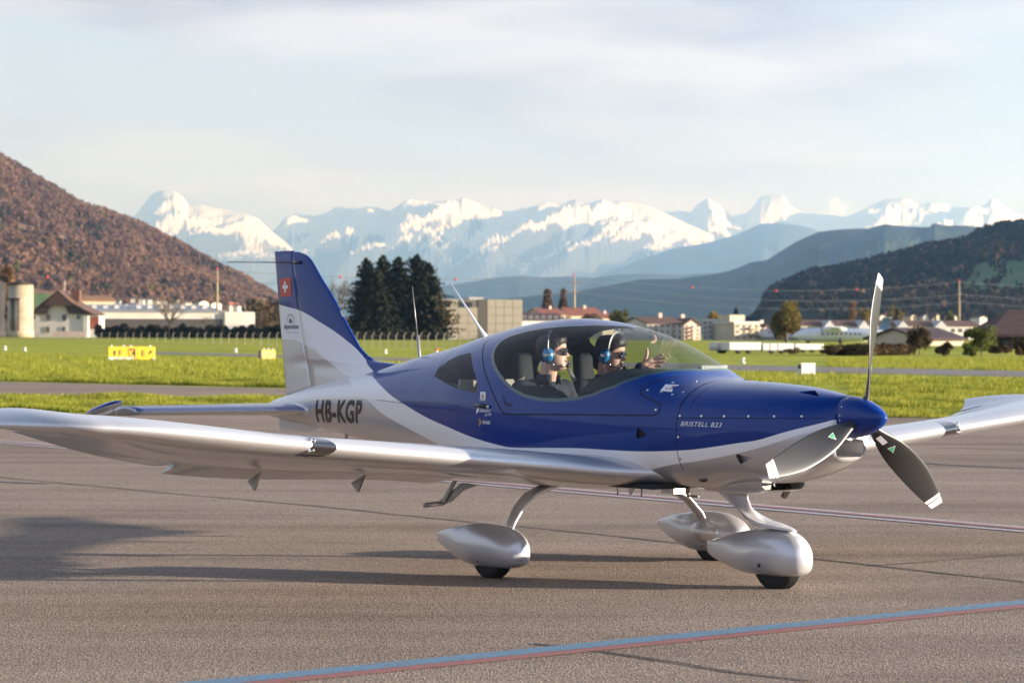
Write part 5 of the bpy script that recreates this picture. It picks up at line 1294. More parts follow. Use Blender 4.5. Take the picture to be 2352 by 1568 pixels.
person(.27, -2.58, 'man in the far seat with sunglasses and blue headset, holding out his open left hand', 30, 8, (-2.575, .27, 1.432),
       left_hand=dict(wrist=(-2.395, .385, 1.352), elbow=(-2.50, .42, 1.14), f=(.62, .74, .28), p=(.62, -.70, .05), t=(-.15, -.15, 1)), smile=True, quiff=.012, patch=True)
# ------------------------------------------------------------------ near hills with their woods
H_L = hill_mat('brown_wood_floor', [(0.35, (0.12, 0.078, 0.058)), (0.65, (0.19, 0.125, 0.092))], 0.01)
H_R = hill_mat('dark_wood_floor', [(0.35, (0.016, 0.020, 0.016)), (0.65, (0.035, 0.04, 0.028))], 0.008)
sH = [(-260, 250), (-120, 300), (0, 355), (19, 367), (47, 383), (78, 399), (106, 415), (144, 436), (175, 458), (203, 469), (241, 478), (269, 490), (312, 504), (359, 527), (406, 550), (453, 577), (484, 592), (516, 611), (556, 630), (594, 652), (640, 678), (700, 700), (800, 735)]
sH = [(u, v + 13) for u, v in sH]
hillL = ridge('hill', sH, 4000, 1700, 900, H_L, 0.30, 1.6, 53, 6, 40, label='steep brown wooded hill rising at the left')
sG = [(1690, 752), (1735, 722), (1755, 680), (1765, 662), (1792, 648), (1826, 633), (1864, 618), (1901, 614), (1939, 607), (1995, 595), (2032, 584), (2085, 573), (2126, 558), (2164, 554), (2209, 546), (2239, 532), (2265, 518), (2295, 510), (2352, 505), (2480, 470), (2700, 400), (3000, 330), (3600, 230), (4300, 190)]  # unseen crest beyond the right edge is added and raised to shade this slope
sG = [(u, v + 14) for u, v in sG]
hillR = ridge('hill', sG, 3200, 1500, 900, H_R, 0.14, 2.4, 59, 6, 40, label='dark wooded hill behind the houses at the right')
M_MEAD = mat('meadow_grass', (0.045, 0.10, 0.022), 0.9, var=0.3, vscale=0.01)
def quad_cloud(C, S, rnd, aspect=1.0, upbias=0.0):
    """small leaf-sized quads at centres C with sizes S, turned every way"""
    n = len(C); a = rnd.normal(size=(n, 3)); a[:, 2] += upbias; a /= np.linalg.norm(a, axis=1)[:, None]
    b = rnd.normal(size=(n, 3)); b -= (b * a).sum(1)[:, None] * a; b /= np.linalg.norm(b, axis=1)[:, None]; c = np.cross(a, b)
    S = np.asarray(S)[:, None]
    V = np.stack([C + b * S * aspect + c * S, C - b * S * aspect + c * S, C - b * S * aspect - c * S, C + b * S * aspect - c * S], 1).reshape(-1, 3)
    return V, np.arange(4 * n).reshape(n, 4)
def np_mesh(name, V, Fc, materials, mi=None, smooth=False):
    me = bpy.data.meshes.new(name); V = np.asarray(V, np.float32); Fc = np.asarray(Fc, np.int32)
    me.vertices.add(len(V)); me.vertices.foreach_set('co', V.ravel()); k = Fc.shape[1]
    me.loops.add(Fc.size); me.loops.foreach_set('vertex_index', Fc.ravel())
    me.polygons.add(len(Fc)); me.polygons.foreach_set('loop_start', np.arange(0, Fc.size, k, dtype=np.int32)); me.polygons.foreach_set('loop_total', np.full(len(Fc), k, np.int32))
    for m in materials: me.materials.append(m)
    if mi is not None: me.polygons.foreach_set('material_index', np.asarray(mi, np.int32))
    if smooth: me.polygons.foreach_set('use_smooth', np.ones(len(Fc), bool))
    me.update(); me.validate(); return me
def bvh_of(o):
    me = o.data; return BVHTree.FromPolygons([v.co for v in me.vertices], [p.vertices for p in me.polygons])
BV_L, BV_R = bvh_of(hillL), bvh_of(hillR)
def hill_z(bv, x, y):
    h = bv.ray_cast(Vector((x, y, 5000)), Vector((0, 0, -1))); return h[0].z if h[0] else None
def soft(m, k=.45):
    """thin twigs and leaves let light through"""
    t = m.node_tree; p = t.nodes['Principled BSDF']; tl = N(t, 'ShaderNodeBsdfTranslucent'); mx_ = N(t, 'ShaderNodeMixShader'); mx_.inputs[0].default_value = k
    src = p.inputs['Base Color'].links
    if src: LK(t, src[0].from_socket, tl.inputs['Color'])
    else: tl.inputs['Color'].default_value = p.inputs['Base Color'].default_value
    o = [n for n in t.nodes if n.type == 'OUTPUT_MATERIAL'][0]; LK(t, p.outputs[0], mx_.inputs[1]); LK(t, tl.outputs[0], mx_.inputs[2]); LK(t, mx_.outputs[0], o.inputs['Surface']); return m
M_BROWNT = mat('bare_brown_wood', (0.22, 0.135, 0.098), 0.95, spec=0.05, var=0.45, vscale=0.03)
M_BROWNT2 = mat('bare_russet_wood', (0.28, 0.175, 0.12), 0.95, spec=0.05, var=0.4, vscale=0.03)
M_DKFIR = mat('dark_fir', (0.022, 0.034, 0.020), 0.95, spec=0.05, var=0.4, vscale=0.03)
M_OLIVE = mat('spring_olive', (0.13, 0.135, 0.040), 0.95, spec=0.05, var=0.4, vscale=0.03)
M_DULL = mat('dull_winter_wood', (0.052, 0.050, 0.044), 0.95, spec=0.05, var=0.4, vscale=0.03)
for m_ in (M_BROWNT, M_BROWNT2, M_DKFIR, M_OLIVE, M_DULL): soft(m_)
def forest(name, bv, xs, ys, n, hts, mats_, wts, seed, skip=None, label=None):
    """a wood too dense to count: every tree a ragged crown of about thirty leaf clumps"""
    rnd = np.random.default_rng(seed); V, Fc, mi = [], [], []; o = 0; made = 0
    while made < n:
        x, y = rnd.uniform(*xs), rnd.uniform(*ys); z = hill_z(bv, x, y)
        made += 1
        if z is None or z < 3 or (skip and skip(x, y, z, rnd)): continue
        h = rnd.uniform(*hts); r = h * rnd.uniform(.26, .42); k = rnd.choice(len(mats_), p=wts)
        nz_ = noise.noise(Vector((x / 70, y / 110, 3.3))) + .5 * noise.noise(Vector((x / 23, y / 40, 7.1)))
        if nz_ > .38 and len(mats_) > 3: k = 2 if rnd.uniform() < .6 else k
        elif k == 2 and len(mats_) > 3: k = 0
        elif nz_ < -.25 and k == 0: k = 1 if len(mats_) > 3 else 0
        fir = mats_[k] is M_DKFIR
        m = 26; q = rnd.uniform(0, 1, m); a = rnd.uniform(0, 6.283, m)
        if fir: rad = r * .7 * (1 - q) * rnd.uniform(.4, 1, m); zz = z + h * (.1 + .95 * q)
        else: rad = r * np.sqrt(np.clip(1 - (2 * q - 1) ** 2, 0, 1)) * rnd.uniform(.3, 1, m); zz = z + h * (.28 + .72 * q)
        C = np.stack([x + rad * np.cos(a), y + rad * np.sin(a), zz], 1)
        v, f = quad_cloud(C, rnd.uniform(.07, .15, m) * h * (.7 if fir else 1), rnd)
        V.append(v); Fc.append(f + o); o += len(v); mi.append(np.full(m, k))
    me = np_mesh(name, np.concatenate(V), np.concatenate(Fc), mats_, np.concatenate(mi))
    ob = link(name, me); tag(ob, kind='stuff', label=label); return ob
forest('forest', BV_L, (-1060, -250), (2350, 4060), 24000, (7.5, 12.5), [M_BROWNT, M_BROWNT2, M_DKFIR, M_OLIVE], [.60, .26, .10, .04], 5,
       skip=lambda x, y, z, r: (lambda u, v: v > 668 + max(0, u - 60) * .22 and u < 190)(1176 + x / y * F_PX, HOR - (z - CAM_H) / y * F_PX))
forest('forest', BV_R, (250, 800), (1720, 3260), 15000, (7, 11.5), [M_DULL, M_DKFIR, M_BROWNT], [.62, .33, .05], 6,
       skip=lambda x, y, z, r: (lambda u, v: (u > 2240 + (v - 610) * -.6 and 606 < v < 676 and r.uniform() < .93) or (v > 676 and r.uniform() < .55))(1176 + x / y * F_PX, HOR - (z - CAM_H) / y * F_PX))
# meadow on the slope at the far right and behind the farm at the left
def drape(name, bv, poly, m, lift, n=26, label=None):
    """patch of field lying on a hillside; poly in (u, v) of points on the slope"""
    P = np.array(poly); V, idx = [], {}
    for i in range(n + 1):
        for j in range(n + 1):
            a, b = i / n, j / n; q = (1 - a) * ((1 - b) * P[0] + b * P[3]) + a * ((1 - b) * P[1] + b * P[2])
            o = Vector((0, 0, CAM_H)); d = (at(float(q[0]), float(q[1]), 1.0) - o).normalized(); h = bv.ray_cast(o, d)
            if h[0] is not None: idx[(i, j)] = len(V); V.append(tuple(h[0] + Vector((0, 0, lift)) - d * lift))
    Fc = [(idx[(i, j)], idx[(i + 1, j)], idx[(i + 1, j + 1)], idx[(i, j + 1)]) for i in range(n) for j in range(n) if all(k in idx for k in ((i, j), (i + 1, j), (i + 1, j + 1), (i, j + 1)))]
    o = mesh_np(name, V, Fc, m, smooth=True); tag(o, kind='structure', label=label); return o
drape('meadow', BV_R, [(2215, 622), (2420, 560), (2420, 676), (2190, 672)], M_MEAD, 3.0, label='green meadow on the dark hill at the right')
drape('meadow', BV_L, [(-80, 664), (130, 684), (215, 722), (-80, 728)], M_MEAD, 3.0, label='green meadow behind the farm silo')

# ------------------------------------------------------------------ trees
M_BARK = mat('grey_brown_bark', (0.11, 0.085, 0.065), 0.9, var=0.3, vscale=3)
M_TWIG = mat('tawny_twigs', (0.20, 0.145, 0.085), 0.9, var=0.3, vscale=1)
M_TWIGD = mat('grey_twigs', (0.13, 0.115, 0.10), 0.9, var=0.3, vscale=1)
M_NEEDLE = mat('dark_needles', (0.020, 0.025, 0.013), 0.9, spec=0.15, var=0.5, vscale=0.35)
M_NEEDLB = mat('browned_needles', (0.085, 0.058, 0.028), 0.9, spec=0.1, var=0.4, vscale=0.5)
M_WILLOW = mat('willow_leaves', (0.155, 0.125, 0.034), 0.85, spec=0.15, var=0.45, vscale=0.5)
M_YELLOW = mat('yellow_green_leaves', (0.26, 0.19, 0.04), 0.85, spec=0.15, var=0.35, vscale=0.5)
M_ORANGE = mat('poplar_orange_twigs', (0.26, 0.15, 0.065), 0.9, spec=0.1, var=0.35, vscale=0.5)
M_POPBR = mat('poplar_brown_twigs', (0.17, 0.11, 0.075), 0.9, spec=0.1, var=0.35, vscale=0.5)
M_SHRUB = mat('brown_shrub_twigs', (0.10, 0.072, 0.036), 0.9, spec=0.1, var=0.5, vscale=0.8)
M_GREENB = mat('fresh_green_leaves', (0.115, 0.135, 0.030), 0.85, spec=0.15, var=0.45, vscale=0.7)
M_HEDGE = mat('dark_hedge_leaves', (0.022, 0.022, 0.017), 0.9, spec=0.1, var=0.5, vscale=0.8)
for m_ in (M_WILLOW, M_YELLOW, M_ORANGE, M_POPBR, M_SHRUB, M_GREENB): soft(m_, .35)
def trunk_mb(h, r, seed, limbs=7, spread=.35, start=.3):
    rnd = random.Random(seed); m = MB(); P = [(0, 0, -.1)]
    for k in range(1, 6): P.append((rnd.uniform(-1, 1) * r * k * .3, rnd.uniform(-1, 1) * r * k * .3, h * k / 5))
    m.tube(P, [r * (1.15 if k == 0 else 1 - .16 * k) for k in range(6)], 7)
    for i in range(limbs):
        z = h * (start + (1 - start) * i / limbs) ; a = rnd.uniform(0, 6.283); l = h * spread * rnd.uniform(.7, 1.1) * (1.1 - z / h)
        c, s = math.cos(a), math.sin(a); m.tube([(0, 0, z), (c * l * .5, s * l * .5, z + l * .35), (c * l, s * l, z + l * .9)], [r * .35, r * .22, r * .08], 5)
    return m
def tree(name, u, v_top, v_base, d, wpx, kind, m, label, group=None, seed=1, cat='tree', n=2600, leaf=.012, m2=None, trunk_m=None, low=.18, place=None):
    """one tree: trunk with limbs, and a crown of leaf-sized faces gathered in clumps"""
    b = place or gnd(u, v_base) if place is None and v_base is not None else (place or Vector((at(u, 765, d).x, d, 0)))
    d = b.y; h = at(u, v_top, d).z - b.z; w_ = wpx / F_PX * d / 2; rnd = np.random.default_rng(seed)
    root = empty(name, b, 0, label, cat, group)
    if kind == 'conifer':
        C, S = [], []
        lv = 36; lob = rnd.uniform(.72, 1.2, 9)
        for i in range(lv):
            q = i / (lv - 1); z = h * (.06 + .93 * q); R_ = w_ * (1 - q) ** .40 * (1.0 if q > .12 else .75 + q * 2) * rnd.uniform(.74, 1.16)
            nb = max(4, int(13 * (1 - q) + 4))
            for k in range(nb):
                a = 6.283 * (k + rnd.uniform(-.4, .4)) / nb; L = R_ * rnd.uniform(.55, 1.12) * lob[int(a / 6.2832 * 9 + q * 5) % 9]; m_ = max(3, int(15 * (L / w_ + .2)))
                t_ = np.linspace(.25, 1, m_); dr = -.10 * L * t_ ** 1.5 + .06 * L * t_ ** 4
                C.append(np.stack([np.cos(a) * L * t_, np.sin(a) * L * t_, z + dr], 1) + rnd.normal(size=(m_, 3)) * h * .008); S.append(h * .016 * (1.25 - .7 * t_))
        C, S = np.concatenate(C), np.concatenate(S); V, Fc = quad_cloud(C, S, rnd, 1.7)
        tm = trunk_mb(h * .96, h * .02, seed, 0)
    elif kind == 'bare':
        V = []; Fc = []; mb = MB(); rr = random.Random(seed)
        def grow(p, dr, L, r, k):
            e = p + dr * L; mid = p.lerp(e, .5) + Vector((rr.uniform(-1, 1), rr.uniform(-1, 1), rr.uniform(-.3, .6))) * L * .09
            mb.tube([p, mid, e], [r, r * .8, r * .58], 3 if k < 3 else 4, False)
            if k == 0: return
            for i in range(3 if k > 1 else 4):
                q = (dr + Vector((rr.uniform(-1, 1), rr.uniform(-1, 1), rr.uniform(-.35, .75))) * .85).normalized(); grow(p.lerp(e, rr.uniform(.55, 1)), q, L * rr.uniform(.55, .82), r * .55, k - 1)
        for i in range(6):
            a = i * 1.05 + rr.uniform(-.3, .3); s = rr.uniform(.35, 1.0) * min(1.2, w_ / h * 2.2)
            grow(Vector((0, 0, h * (low + .10 * rr.random()))), Vector((math.cos(a) * s, math.sin(a) * s, 1)).normalized(), h * .27, h * .015, 4)
        tm = MB().tube([(0, 0, -.1), (h * .004, 0, h * low * .6), (0, 0, h * (low + .12))], [h * .021, h * .017, h * .011], 8)
        V, Fc = mb.v, mb.f
    else:
        rr = rnd; nc = {'round': 26, 'shrub': 16, 'poplar': 22, 'willow': 34}[kind]
        z0 = h * (low if kind != 'shrub' else .02); cz, rz = (h + z0) / 2, (h - z0) / 2
        C, S = [], []
        for i in range(nc):
            while True:
                p = rr.uniform(-1, 1, 3)
                if .15 < (p * p).sum() < 1: break
            if kind == 'poplar': p[:2] *= (1 - .55 * max(0, p[2])) * .8; rc = np.array([w_ * .5, w_ * .5, rz * .22])
            else: rc = np.array([w_ * .36, w_ * .36, rz * .34]) * rr.uniform(.6, 1.15)
            c = np.array([p[0] * w_ * .78, p[1] * w_ * .78, cz + p[2] * rz * .80]); k = n // nc
            q = rr.normal(size=(k, 3)); q /= np.linalg.norm(q, axis=1)[:, None]; q *= rr.uniform(.35, 1.06, (k, 1)) ** .6
            pt = c + q * rc
            if kind == 'willow': pt[:, 2] -= rr.uniform(0, .10, k) * h
            C.append(pt); S.append(rr.uniform(.6, 1.4, k) * h * leaf)
        C, S = np.concatenate(C), np.concatenate(S); keep = C[:, 2] > .02 * h; C, S = C[keep], S[keep]
        V, Fc = quad_cloud(C, S, rr, 1.5 if kind in ('poplar', 'willow') else 1.1)
        tm = trunk_mb(h * .8, h * (.022 if kind != 'willow' else .035), seed, 7 if kind != 'shrub' else 5)
    tm.build('trunk', trunk_m or M_BARK, root)
    if kind == 'bare': mb.build('crown', m, root, fix=False)
    else:
        mi = None; ms = [m]
        if m2: ms = [m, m2]; mi = (rnd.uniform(size=len(C)) < np.clip((C[:, 0] / w_ + .15) * .8 - np.abs(C[:, 2] / h - .35), 0, .75)).astype(int)
        me = np_mesh('crown', V, Fc, ms, mi); link('crown', me, root)
    return root
# stand of dark conifers right of the tail
for i, (u, vt, wpx, dd, s) in enumerate([(842, 595, 112, 582, 1), (879, 588, 104, 600, 2), (915, 592, 116, 588, 3), (957, 587, 124, 578, 4), (984, 606, 142, 566, 5), (866, 622, 112, 560, 8)]):
    tree('conifer', u, vt, None, dd, wpx * 1.12, 'conifer', M_NEEDLE, ['dark conifer at the left edge of the stand beside the tail fin', 'slim dark conifer with a double tip, second from the left of the stand', 'dark conifer in the middle of the stand behind the thin whip antenna', 'tallest dark conifer of the stand, right of the whip antenna', 'broad conifer browned on its right side beside the grey panelled building', 'lower dark conifer in front of the left half of the stand'][i], 'dark conifers standing close together', s, m2=M_NEEDLB if i in (3, 4) else None)
tree('bare_tree', 775, 612, None, 640, 96, 'bare', M_TWIGD, 'tall grey leafless tree between the tail fin and the dark conifers', None, 21, low=.2)
tree('bare_tree', 388, 672, 778.5, 0, 110, 'bare', M_TWIG, 'tawny leafless tree with a pale trunk standing before the long factory', None, 22, low=.28)
tree('bare_tree', 481, 712, 776, 0, 54, 'bare', M_TWIGD, 'small dark leafless tree just left of the power pole', None, 23, low=.16)
tree('poplar', 17, 598, None, 830, 42, 'poplar', M_ORANGE, 'orange brown columnar poplar behind the silo at the left edge', None, 31, n=3200, leaf=.016)
tree('poplar', 1258, 659, None, 1000, 26, 'poplar', M_POPBR, 'taller of two brown poplars left of the middle power pole', 'two brown poplars in the town', 32, n=1800, leaf=.018)
tree('poplar', 1294, 661, None, 1010, 20, 'poplar', M_POPBR, 'slimmer of two brown poplars nearest the middle power pole', 'two brown poplars in the town', 33, n=1800, leaf=.018)
tree('poplar', 1958, 680, None, 1150, 17, 'poplar', M_ORANGE, 'thin orange poplar behind the terraced houses left of the raised propeller blade', None, 34, n=1500, leaf=.018)
tree('willow', 1806, 682, 787, 0, 84, 'willow', M_WILLOW, 'big olive willow tree right of the apartment blocks', None, 41, n=7000, leaf=.014, low=.12)
tree('round_tree', 1425, 707, None, 800, 52, 'round', M_OLIVE, 'olive tree beside the red roofed houses behind the canopy', None, 42, n=2400, leaf=.02)
tree('round_tree', 1360, 716, None, 820, 62, 'round', M_POPBR, 'brown leafless tree in front of the red roofed houses', None, 43, n=2000, leaf=.02)
tree('round_tree', 1640, 712, None, 900, 44, 'round', M_YELLOW, 'yellow green tree behind the white apartment blocks', None, 44, n=2400, leaf=.02)
tree('round_tree', 1690, 706, None, 960, 24, 'conifer', M_NEEDLE, 'small dark fir behind the white apartment blocks', None, 45)
tree('round_tree', 1988, 704, None, 1100, 34, 'round', M_YELLOW, 'golden tree beside the thin orange poplar', None, 46, n=1500, leaf=.022)
tree('round_tree', 2057, 702, None, 1090, 42, 'round', M_WILLOW, 'rounded olive brown tree above the terraced roof right of the propeller blade', None, 47, n=2200, leaf=.02)
tree('round_tree', 2182, 713, None, 1120, 26, 'round', M_OLIVE, 'small olive tree just left of the right hand power pole', None, 48, n=1200, leaf=.024)
for i, (u, vt, vb, wpx, k, m, lab, s) in enumerate([
    (2112, 747, 815, 66, 'round', M_SHRUB, 'tall brown bush right of the raised propeller blade', 51),
    (2170, 782, 818, 44, 'shrub', M_SHRUB, 'low dark brown bush between the tall brown bush and the big green bush', 52),
    (2254, 742, 818, 92, 'round', M_GREENB, 'big fresh green bush in front of the dark roofed barn', 53),
    (2230, 786, 819, 50, 'shrub', M_GREENB, 'small green shrub at the foot of the big green bush', 54),
    (2298, 790, 819, 56, 'shrub', M_SHRUB, 'brown shrub under the red vehicle at the barn', 55),
    (2344, 776, 820, 44, 'shrub', M_SHRUB, 'dark shrub cut off by the right edge of the picture', 56),
    (1822, 796, 813, 60, 'shrub', M_SHRUB, 'low brown bush at the right end of the white trailers', 57),
    (1908, 792, 817, 78, 'shrub', M_SHRUB, 'rounded brown bush in front of the white airliner', 58)]):
    tree('bush', u, vt, vb, 0, wpx, k, m, lab, 'bushes along the airfield edge', s, 'bush', n=2400, leaf=.034 if k == 'shrub' else .022, low=.08)
def hedge(u0, v0, u1, v1, hpx, m, label, seed, dep=2.0, leaf=.16, n=5200, top_var=.3):
    a, b = gnd(u0, v0), gnd(u1, v1); rnd = np.random.default_rng(seed); L = (b - a).length; root = empty('hedge', a, math.atan2(b.y - a.y, b.x - a.x), label, 'hedge')
    t_ = rnd.uniform(0, 1, n); dist = a.y + (b.y - a.y) * t_; H = hpx / F_PX * dist
    prof = 1 + top_var * np.sin(t_ * 23 + seed) * np.sin(t_ * 61 + 1.3 * seed) + top_var * .5 * np.sin(t_ * 140)
    C = np.stack([t_ * L, rnd.uniform(-dep, dep, n) / 2, H * prof * np.sqrt(rnd.uniform(0, 1, n))], 1)
    V, Fc = quad_cloud(C, rnd.uniform(.5, 1.3, n) * leaf, rnd); link('foliage', np_mesh('foliage', V, Fc, [m]), root); return root
hedge(1935, 817, 2078, 815, 19, M_SHRUB, 'long low brown hedge in front of the white airliner', 3, leaf=.10)
hedge(222, 775.5, 655, 776.5, 21, M_HEDGE, 'dark hedge running behind the airfield fence at the left', 4, 4, .55, 7000)
hedge(220, 772, 470, 772, 44, mat('purple_brown_twigs', (.045, .034, .036), .95, var=.4, vscale=.4), 'taller purple brown thicket in front of the long factory', 5, 8, .7, 5000, .35)
hedge(572, 772, 655, 772, 58, M_SHRUB, 'brown thicket at the right end of the factory beside the tail', 6, 8, .8, 3000, .35)
hedge(800, 780.5, 1005, 780.5, 12, M_HEDGE, 'dark undergrowth at the foot of the conifer stand', 7, 4, .4, 3000)

# ------------------------------------------------------------------ buildings
M_WALLW = mat('white_render', (0.56, 0.545, 0.52), 0.85, var=0.12, vscale=0.15)
M_WALLC = mat('cream_render', (0.52, 0.45, 0.34), 0.85, var=0.12, vscale=0.15)
M_WALLP = mat('pinkish_render', (0.56, 0.44, 0.38), 0.85, var=0.12, vscale=0.15)
M_WALLG = mat('grey_render', (0.40, 0.41, 0.43), 0.85, var=0.12, vscale=0.15)
M_ROOFB = mat('brown_roof_tiles', (0.105, 0.055, 0.042), 0.85, var=0.35, vscale=0.5)
M_ROOFR = mat('red_roof_tiles', (0.24, 0.085, 0.055), 0.85, var=0.3, vscale=0.5)
M_ROOFP = mat('dark_purple_roof', (0.060, 0.034, 0.040), 0.85, var=0.3, vscale=0.5)
M_ROOFG = mat('grey_metal_roof', (0.23, 0.24, 0.26), 0.5, var=0.2, vscale=0.1)
M_CONC = mat('weathered_concrete', (0.44, 0.37, 0.26), 0.9, var=0.25, vscale=0.3)
M_DARKW = mat('dark_timber', (0.042, 0.030, 0.026), 0.85, var=0.4, vscale=0.8)
M_PANE = mat('window_glass', (0.03, 0.035, 0.045), 0.12, spec=0.6)
M_FRAMEW = mat('grey_window_frame', (0.30, 0.29, 0.28), 0.7)
M_SHUT = mat('red_timber', (0.26, 0.075, 0.05), 0.8, var=0.3, vscale=1)
WIN_ME = {}
def window(parent, x, z, w_, h_, y=0.0, m=None, rz=0.0):
    """frame with a recessed pane on the front wall (front is -y)"""
    k = (round(w_, 2), round(h_, 2), (m or M_FRAMEW).name)
    if k not in WIN_ME:
        f = MB(); t_ = min(w_, h_) * .10
        f.b2(-w_ / 2, -w_ / 2 + t_, -.10, .02, -h_ / 2, h_ / 2).b2(w_ / 2 - t_, w_ / 2, -.10, .02, -h_ / 2, h_ / 2).b2(-w_ / 2 + t_, w_ / 2 - t_, -.10, .02, h_ / 2 - t_, h_ / 2).b2(-w_ / 2 + t_, w_ / 2 - t_, -.13, .02, -h_ / 2, -h_ / 2 + t_).b2(-t_ * .3, t_ * .3, -.07, .02, -h_ / 2 + t_, h_ / 2 - t_)
        o = f.build('window', m or M_FRAMEW, parent); p = MB().b2(-w_ / 2 + t_, w_ / 2 - t_, -.04, -.01, -h_ / 2 + t_, h_ / 2 - t_).build('pane', M_PANE, o)
        WIN_ME[k] = (o.data, p.data)
    else:
        o = link('window', WIN_ME[k][0], parent); p = link('pane', WIN_ME[k][1], o)
    o.location = (x, y, z); o.rotation_euler = (0, 0, rz); return o
def gable_roof(w_, dep, h, hr, ov, axis, thick=.25):
    """two slabs; axis x: ridge along the front"""
    m = MB()
    if axis == 'x':
        s = (hr - h) / (dep / 2)
        for sg in (-1, 1):
            e = dep / 2 + ov; P = [(sg * e, h - ov * s), (0, hr), (0, hr + thick), (sg * e, h - ov * s + thick)]
            V = [(x, p[0] + dep / 2, p[1]) for x in (-ov, w_ + ov) for p in P]; m.add(V, [(0, 1, 2, 3), (4, 7, 6, 5), (0, 4, 5, 1), (1, 5, 6, 2), (2, 6, 7, 3), (3, 7, 4, 0)])
    else:
        s = (hr - h) / (w_ / 2)
        for sg in (-1, 1):
            e = w_ / 2 + ov; P = [(sg * e, h - ov * s), (0, hr), (0, hr + thick), (sg * e, h - ov * s + thick)]
            V = [(p[0] + w_ / 2, y, p[1]) for y in (-ov, dep + ov) for p in P]; m.add(V, [(0, 1, 2, 3), (4, 7, 6, 5), (0, 4, 5, 1), (1, 5, 6, 2), (2, 6, 7, 3), (3, 7, 4, 0)])
    return m
def house(name, u0, u1, v_ridge, v_eave, d, dep, label, cat='house', group=None, wall=None, roof=None, axis='x', rz=R(24), ov=.5, rows=(), wsz=(1.1, 1.4), chim=True, base_z=0.0, win=True, flat=False):
    x0, x1 = at(u0, 765, d).x, at(u1, 765, d).x; w_ = (x1 - x0) / max(.4, math.cos(rz)); h = at(u0, v_eave, d).z - base_z; hr = at(u0, v_ridge, d).z - base_z
    r = empty(name, (x0, d, base_z), rz, label, cat, group); m = MB()
    if flat: m.b2(0, w_, 0, dep, -.5, h)
    elif axis == 'x': m.prism([(0, -.5), (dep, -.5), (dep, h), (dep / 2, hr), (0, h)], 0, w_, 'yz')
    else: m.prism([(0, -.5), (w_, -.5), (w_, h), (w_ / 2, hr), (0, h)], 0, dep, 'xz')
    m.build('wall', wall or M_WALLW, r)
    if flat: rf = MB().b2(-.3, w_ + .3, -.3, dep + .3, h, h + .5).build('roof', roof or M_ROOFG, r)
    else: rf = gable_roof(w_, dep, h, hr, ov, axis).build('roof', roof or M_ROOFB, r)
    if chim: MB().b2(w_ * .62, w_ * .62 + .9, dep * .42, dep * .42 + .9, hr - 1.0, hr + 1.2).build('chimney', M_WALLP, rf)
    for z, n in rows:
        for k in range(n): window(r, w_ * (k + .5) / n, z, wsz[0], wsz[1], -.01)
    return r
# farm at the left edge
d_ = 760
def silo(u0, u1, v_eave, v_top, d, m, label, cap):
    c = at((u0 + u1) / 2, 765, d); rad = (u1 - u0) / 2 / F_PX * d; h = at(0, v_eave, d).z; ht = at(0, v_top, d).z
    r = empty('silo', (c.x, d, 0), 0, label, 'silo', 'two farm silos')
    MB().lathe([(rad * 1.03, -.2), (rad * 1.03, 1.9), (rad, 1.95), (rad, h), (.01, h)], n=28).build('tank', m, r)
    MB().lathe([(rad * 1.10, h - .15), (rad * 1.12, h), (rad * .12, ht), (.02, ht + .6)], n=28).build('roof', M_DARKW, r)
    if cap:
        for k in range(4):
            x = -rad * .62 + k * rad * .22; y = -math.sqrt(rad * rad - x * x) - .22
            MB().tube([(x, y, 2), (x, y, h * .70)], .20, 8).build('filling_pipe', M_DARKW if k % 2 else mat('galvanised_pipe', (.28, .29, .30), .5, .6), r)
        MB().b2(-rad * .75, rad * .15, -rad - .55, -rad * .62, h * .70, h * .74).build('pipe_head', M_DARKW, r)
        for k in range(5): MB().lathe([(rad * 1.012, 2.5 + k * (h - 3) / 5), (rad * 1.016, 2.56 + k * (h - 3) / 5), (rad * 1.012, 2.62 + k * (h - 3) / 5)], n=28).build('hoop', M_CONC, r)
silo(18, 76, 653, 644, d_ - 15, M_CONC, 'pale concrete silo with a shallow conical roof beside the farmhouse', True)
silo(-44, 12, 650, 642, d_, mat('shaded_silo_dark', (.040, .038, .040), .8, var=.3, vscale=.5), 'dark silo cut off by the left edge of the picture', False)  # the shade on this silo is put into its dark colour
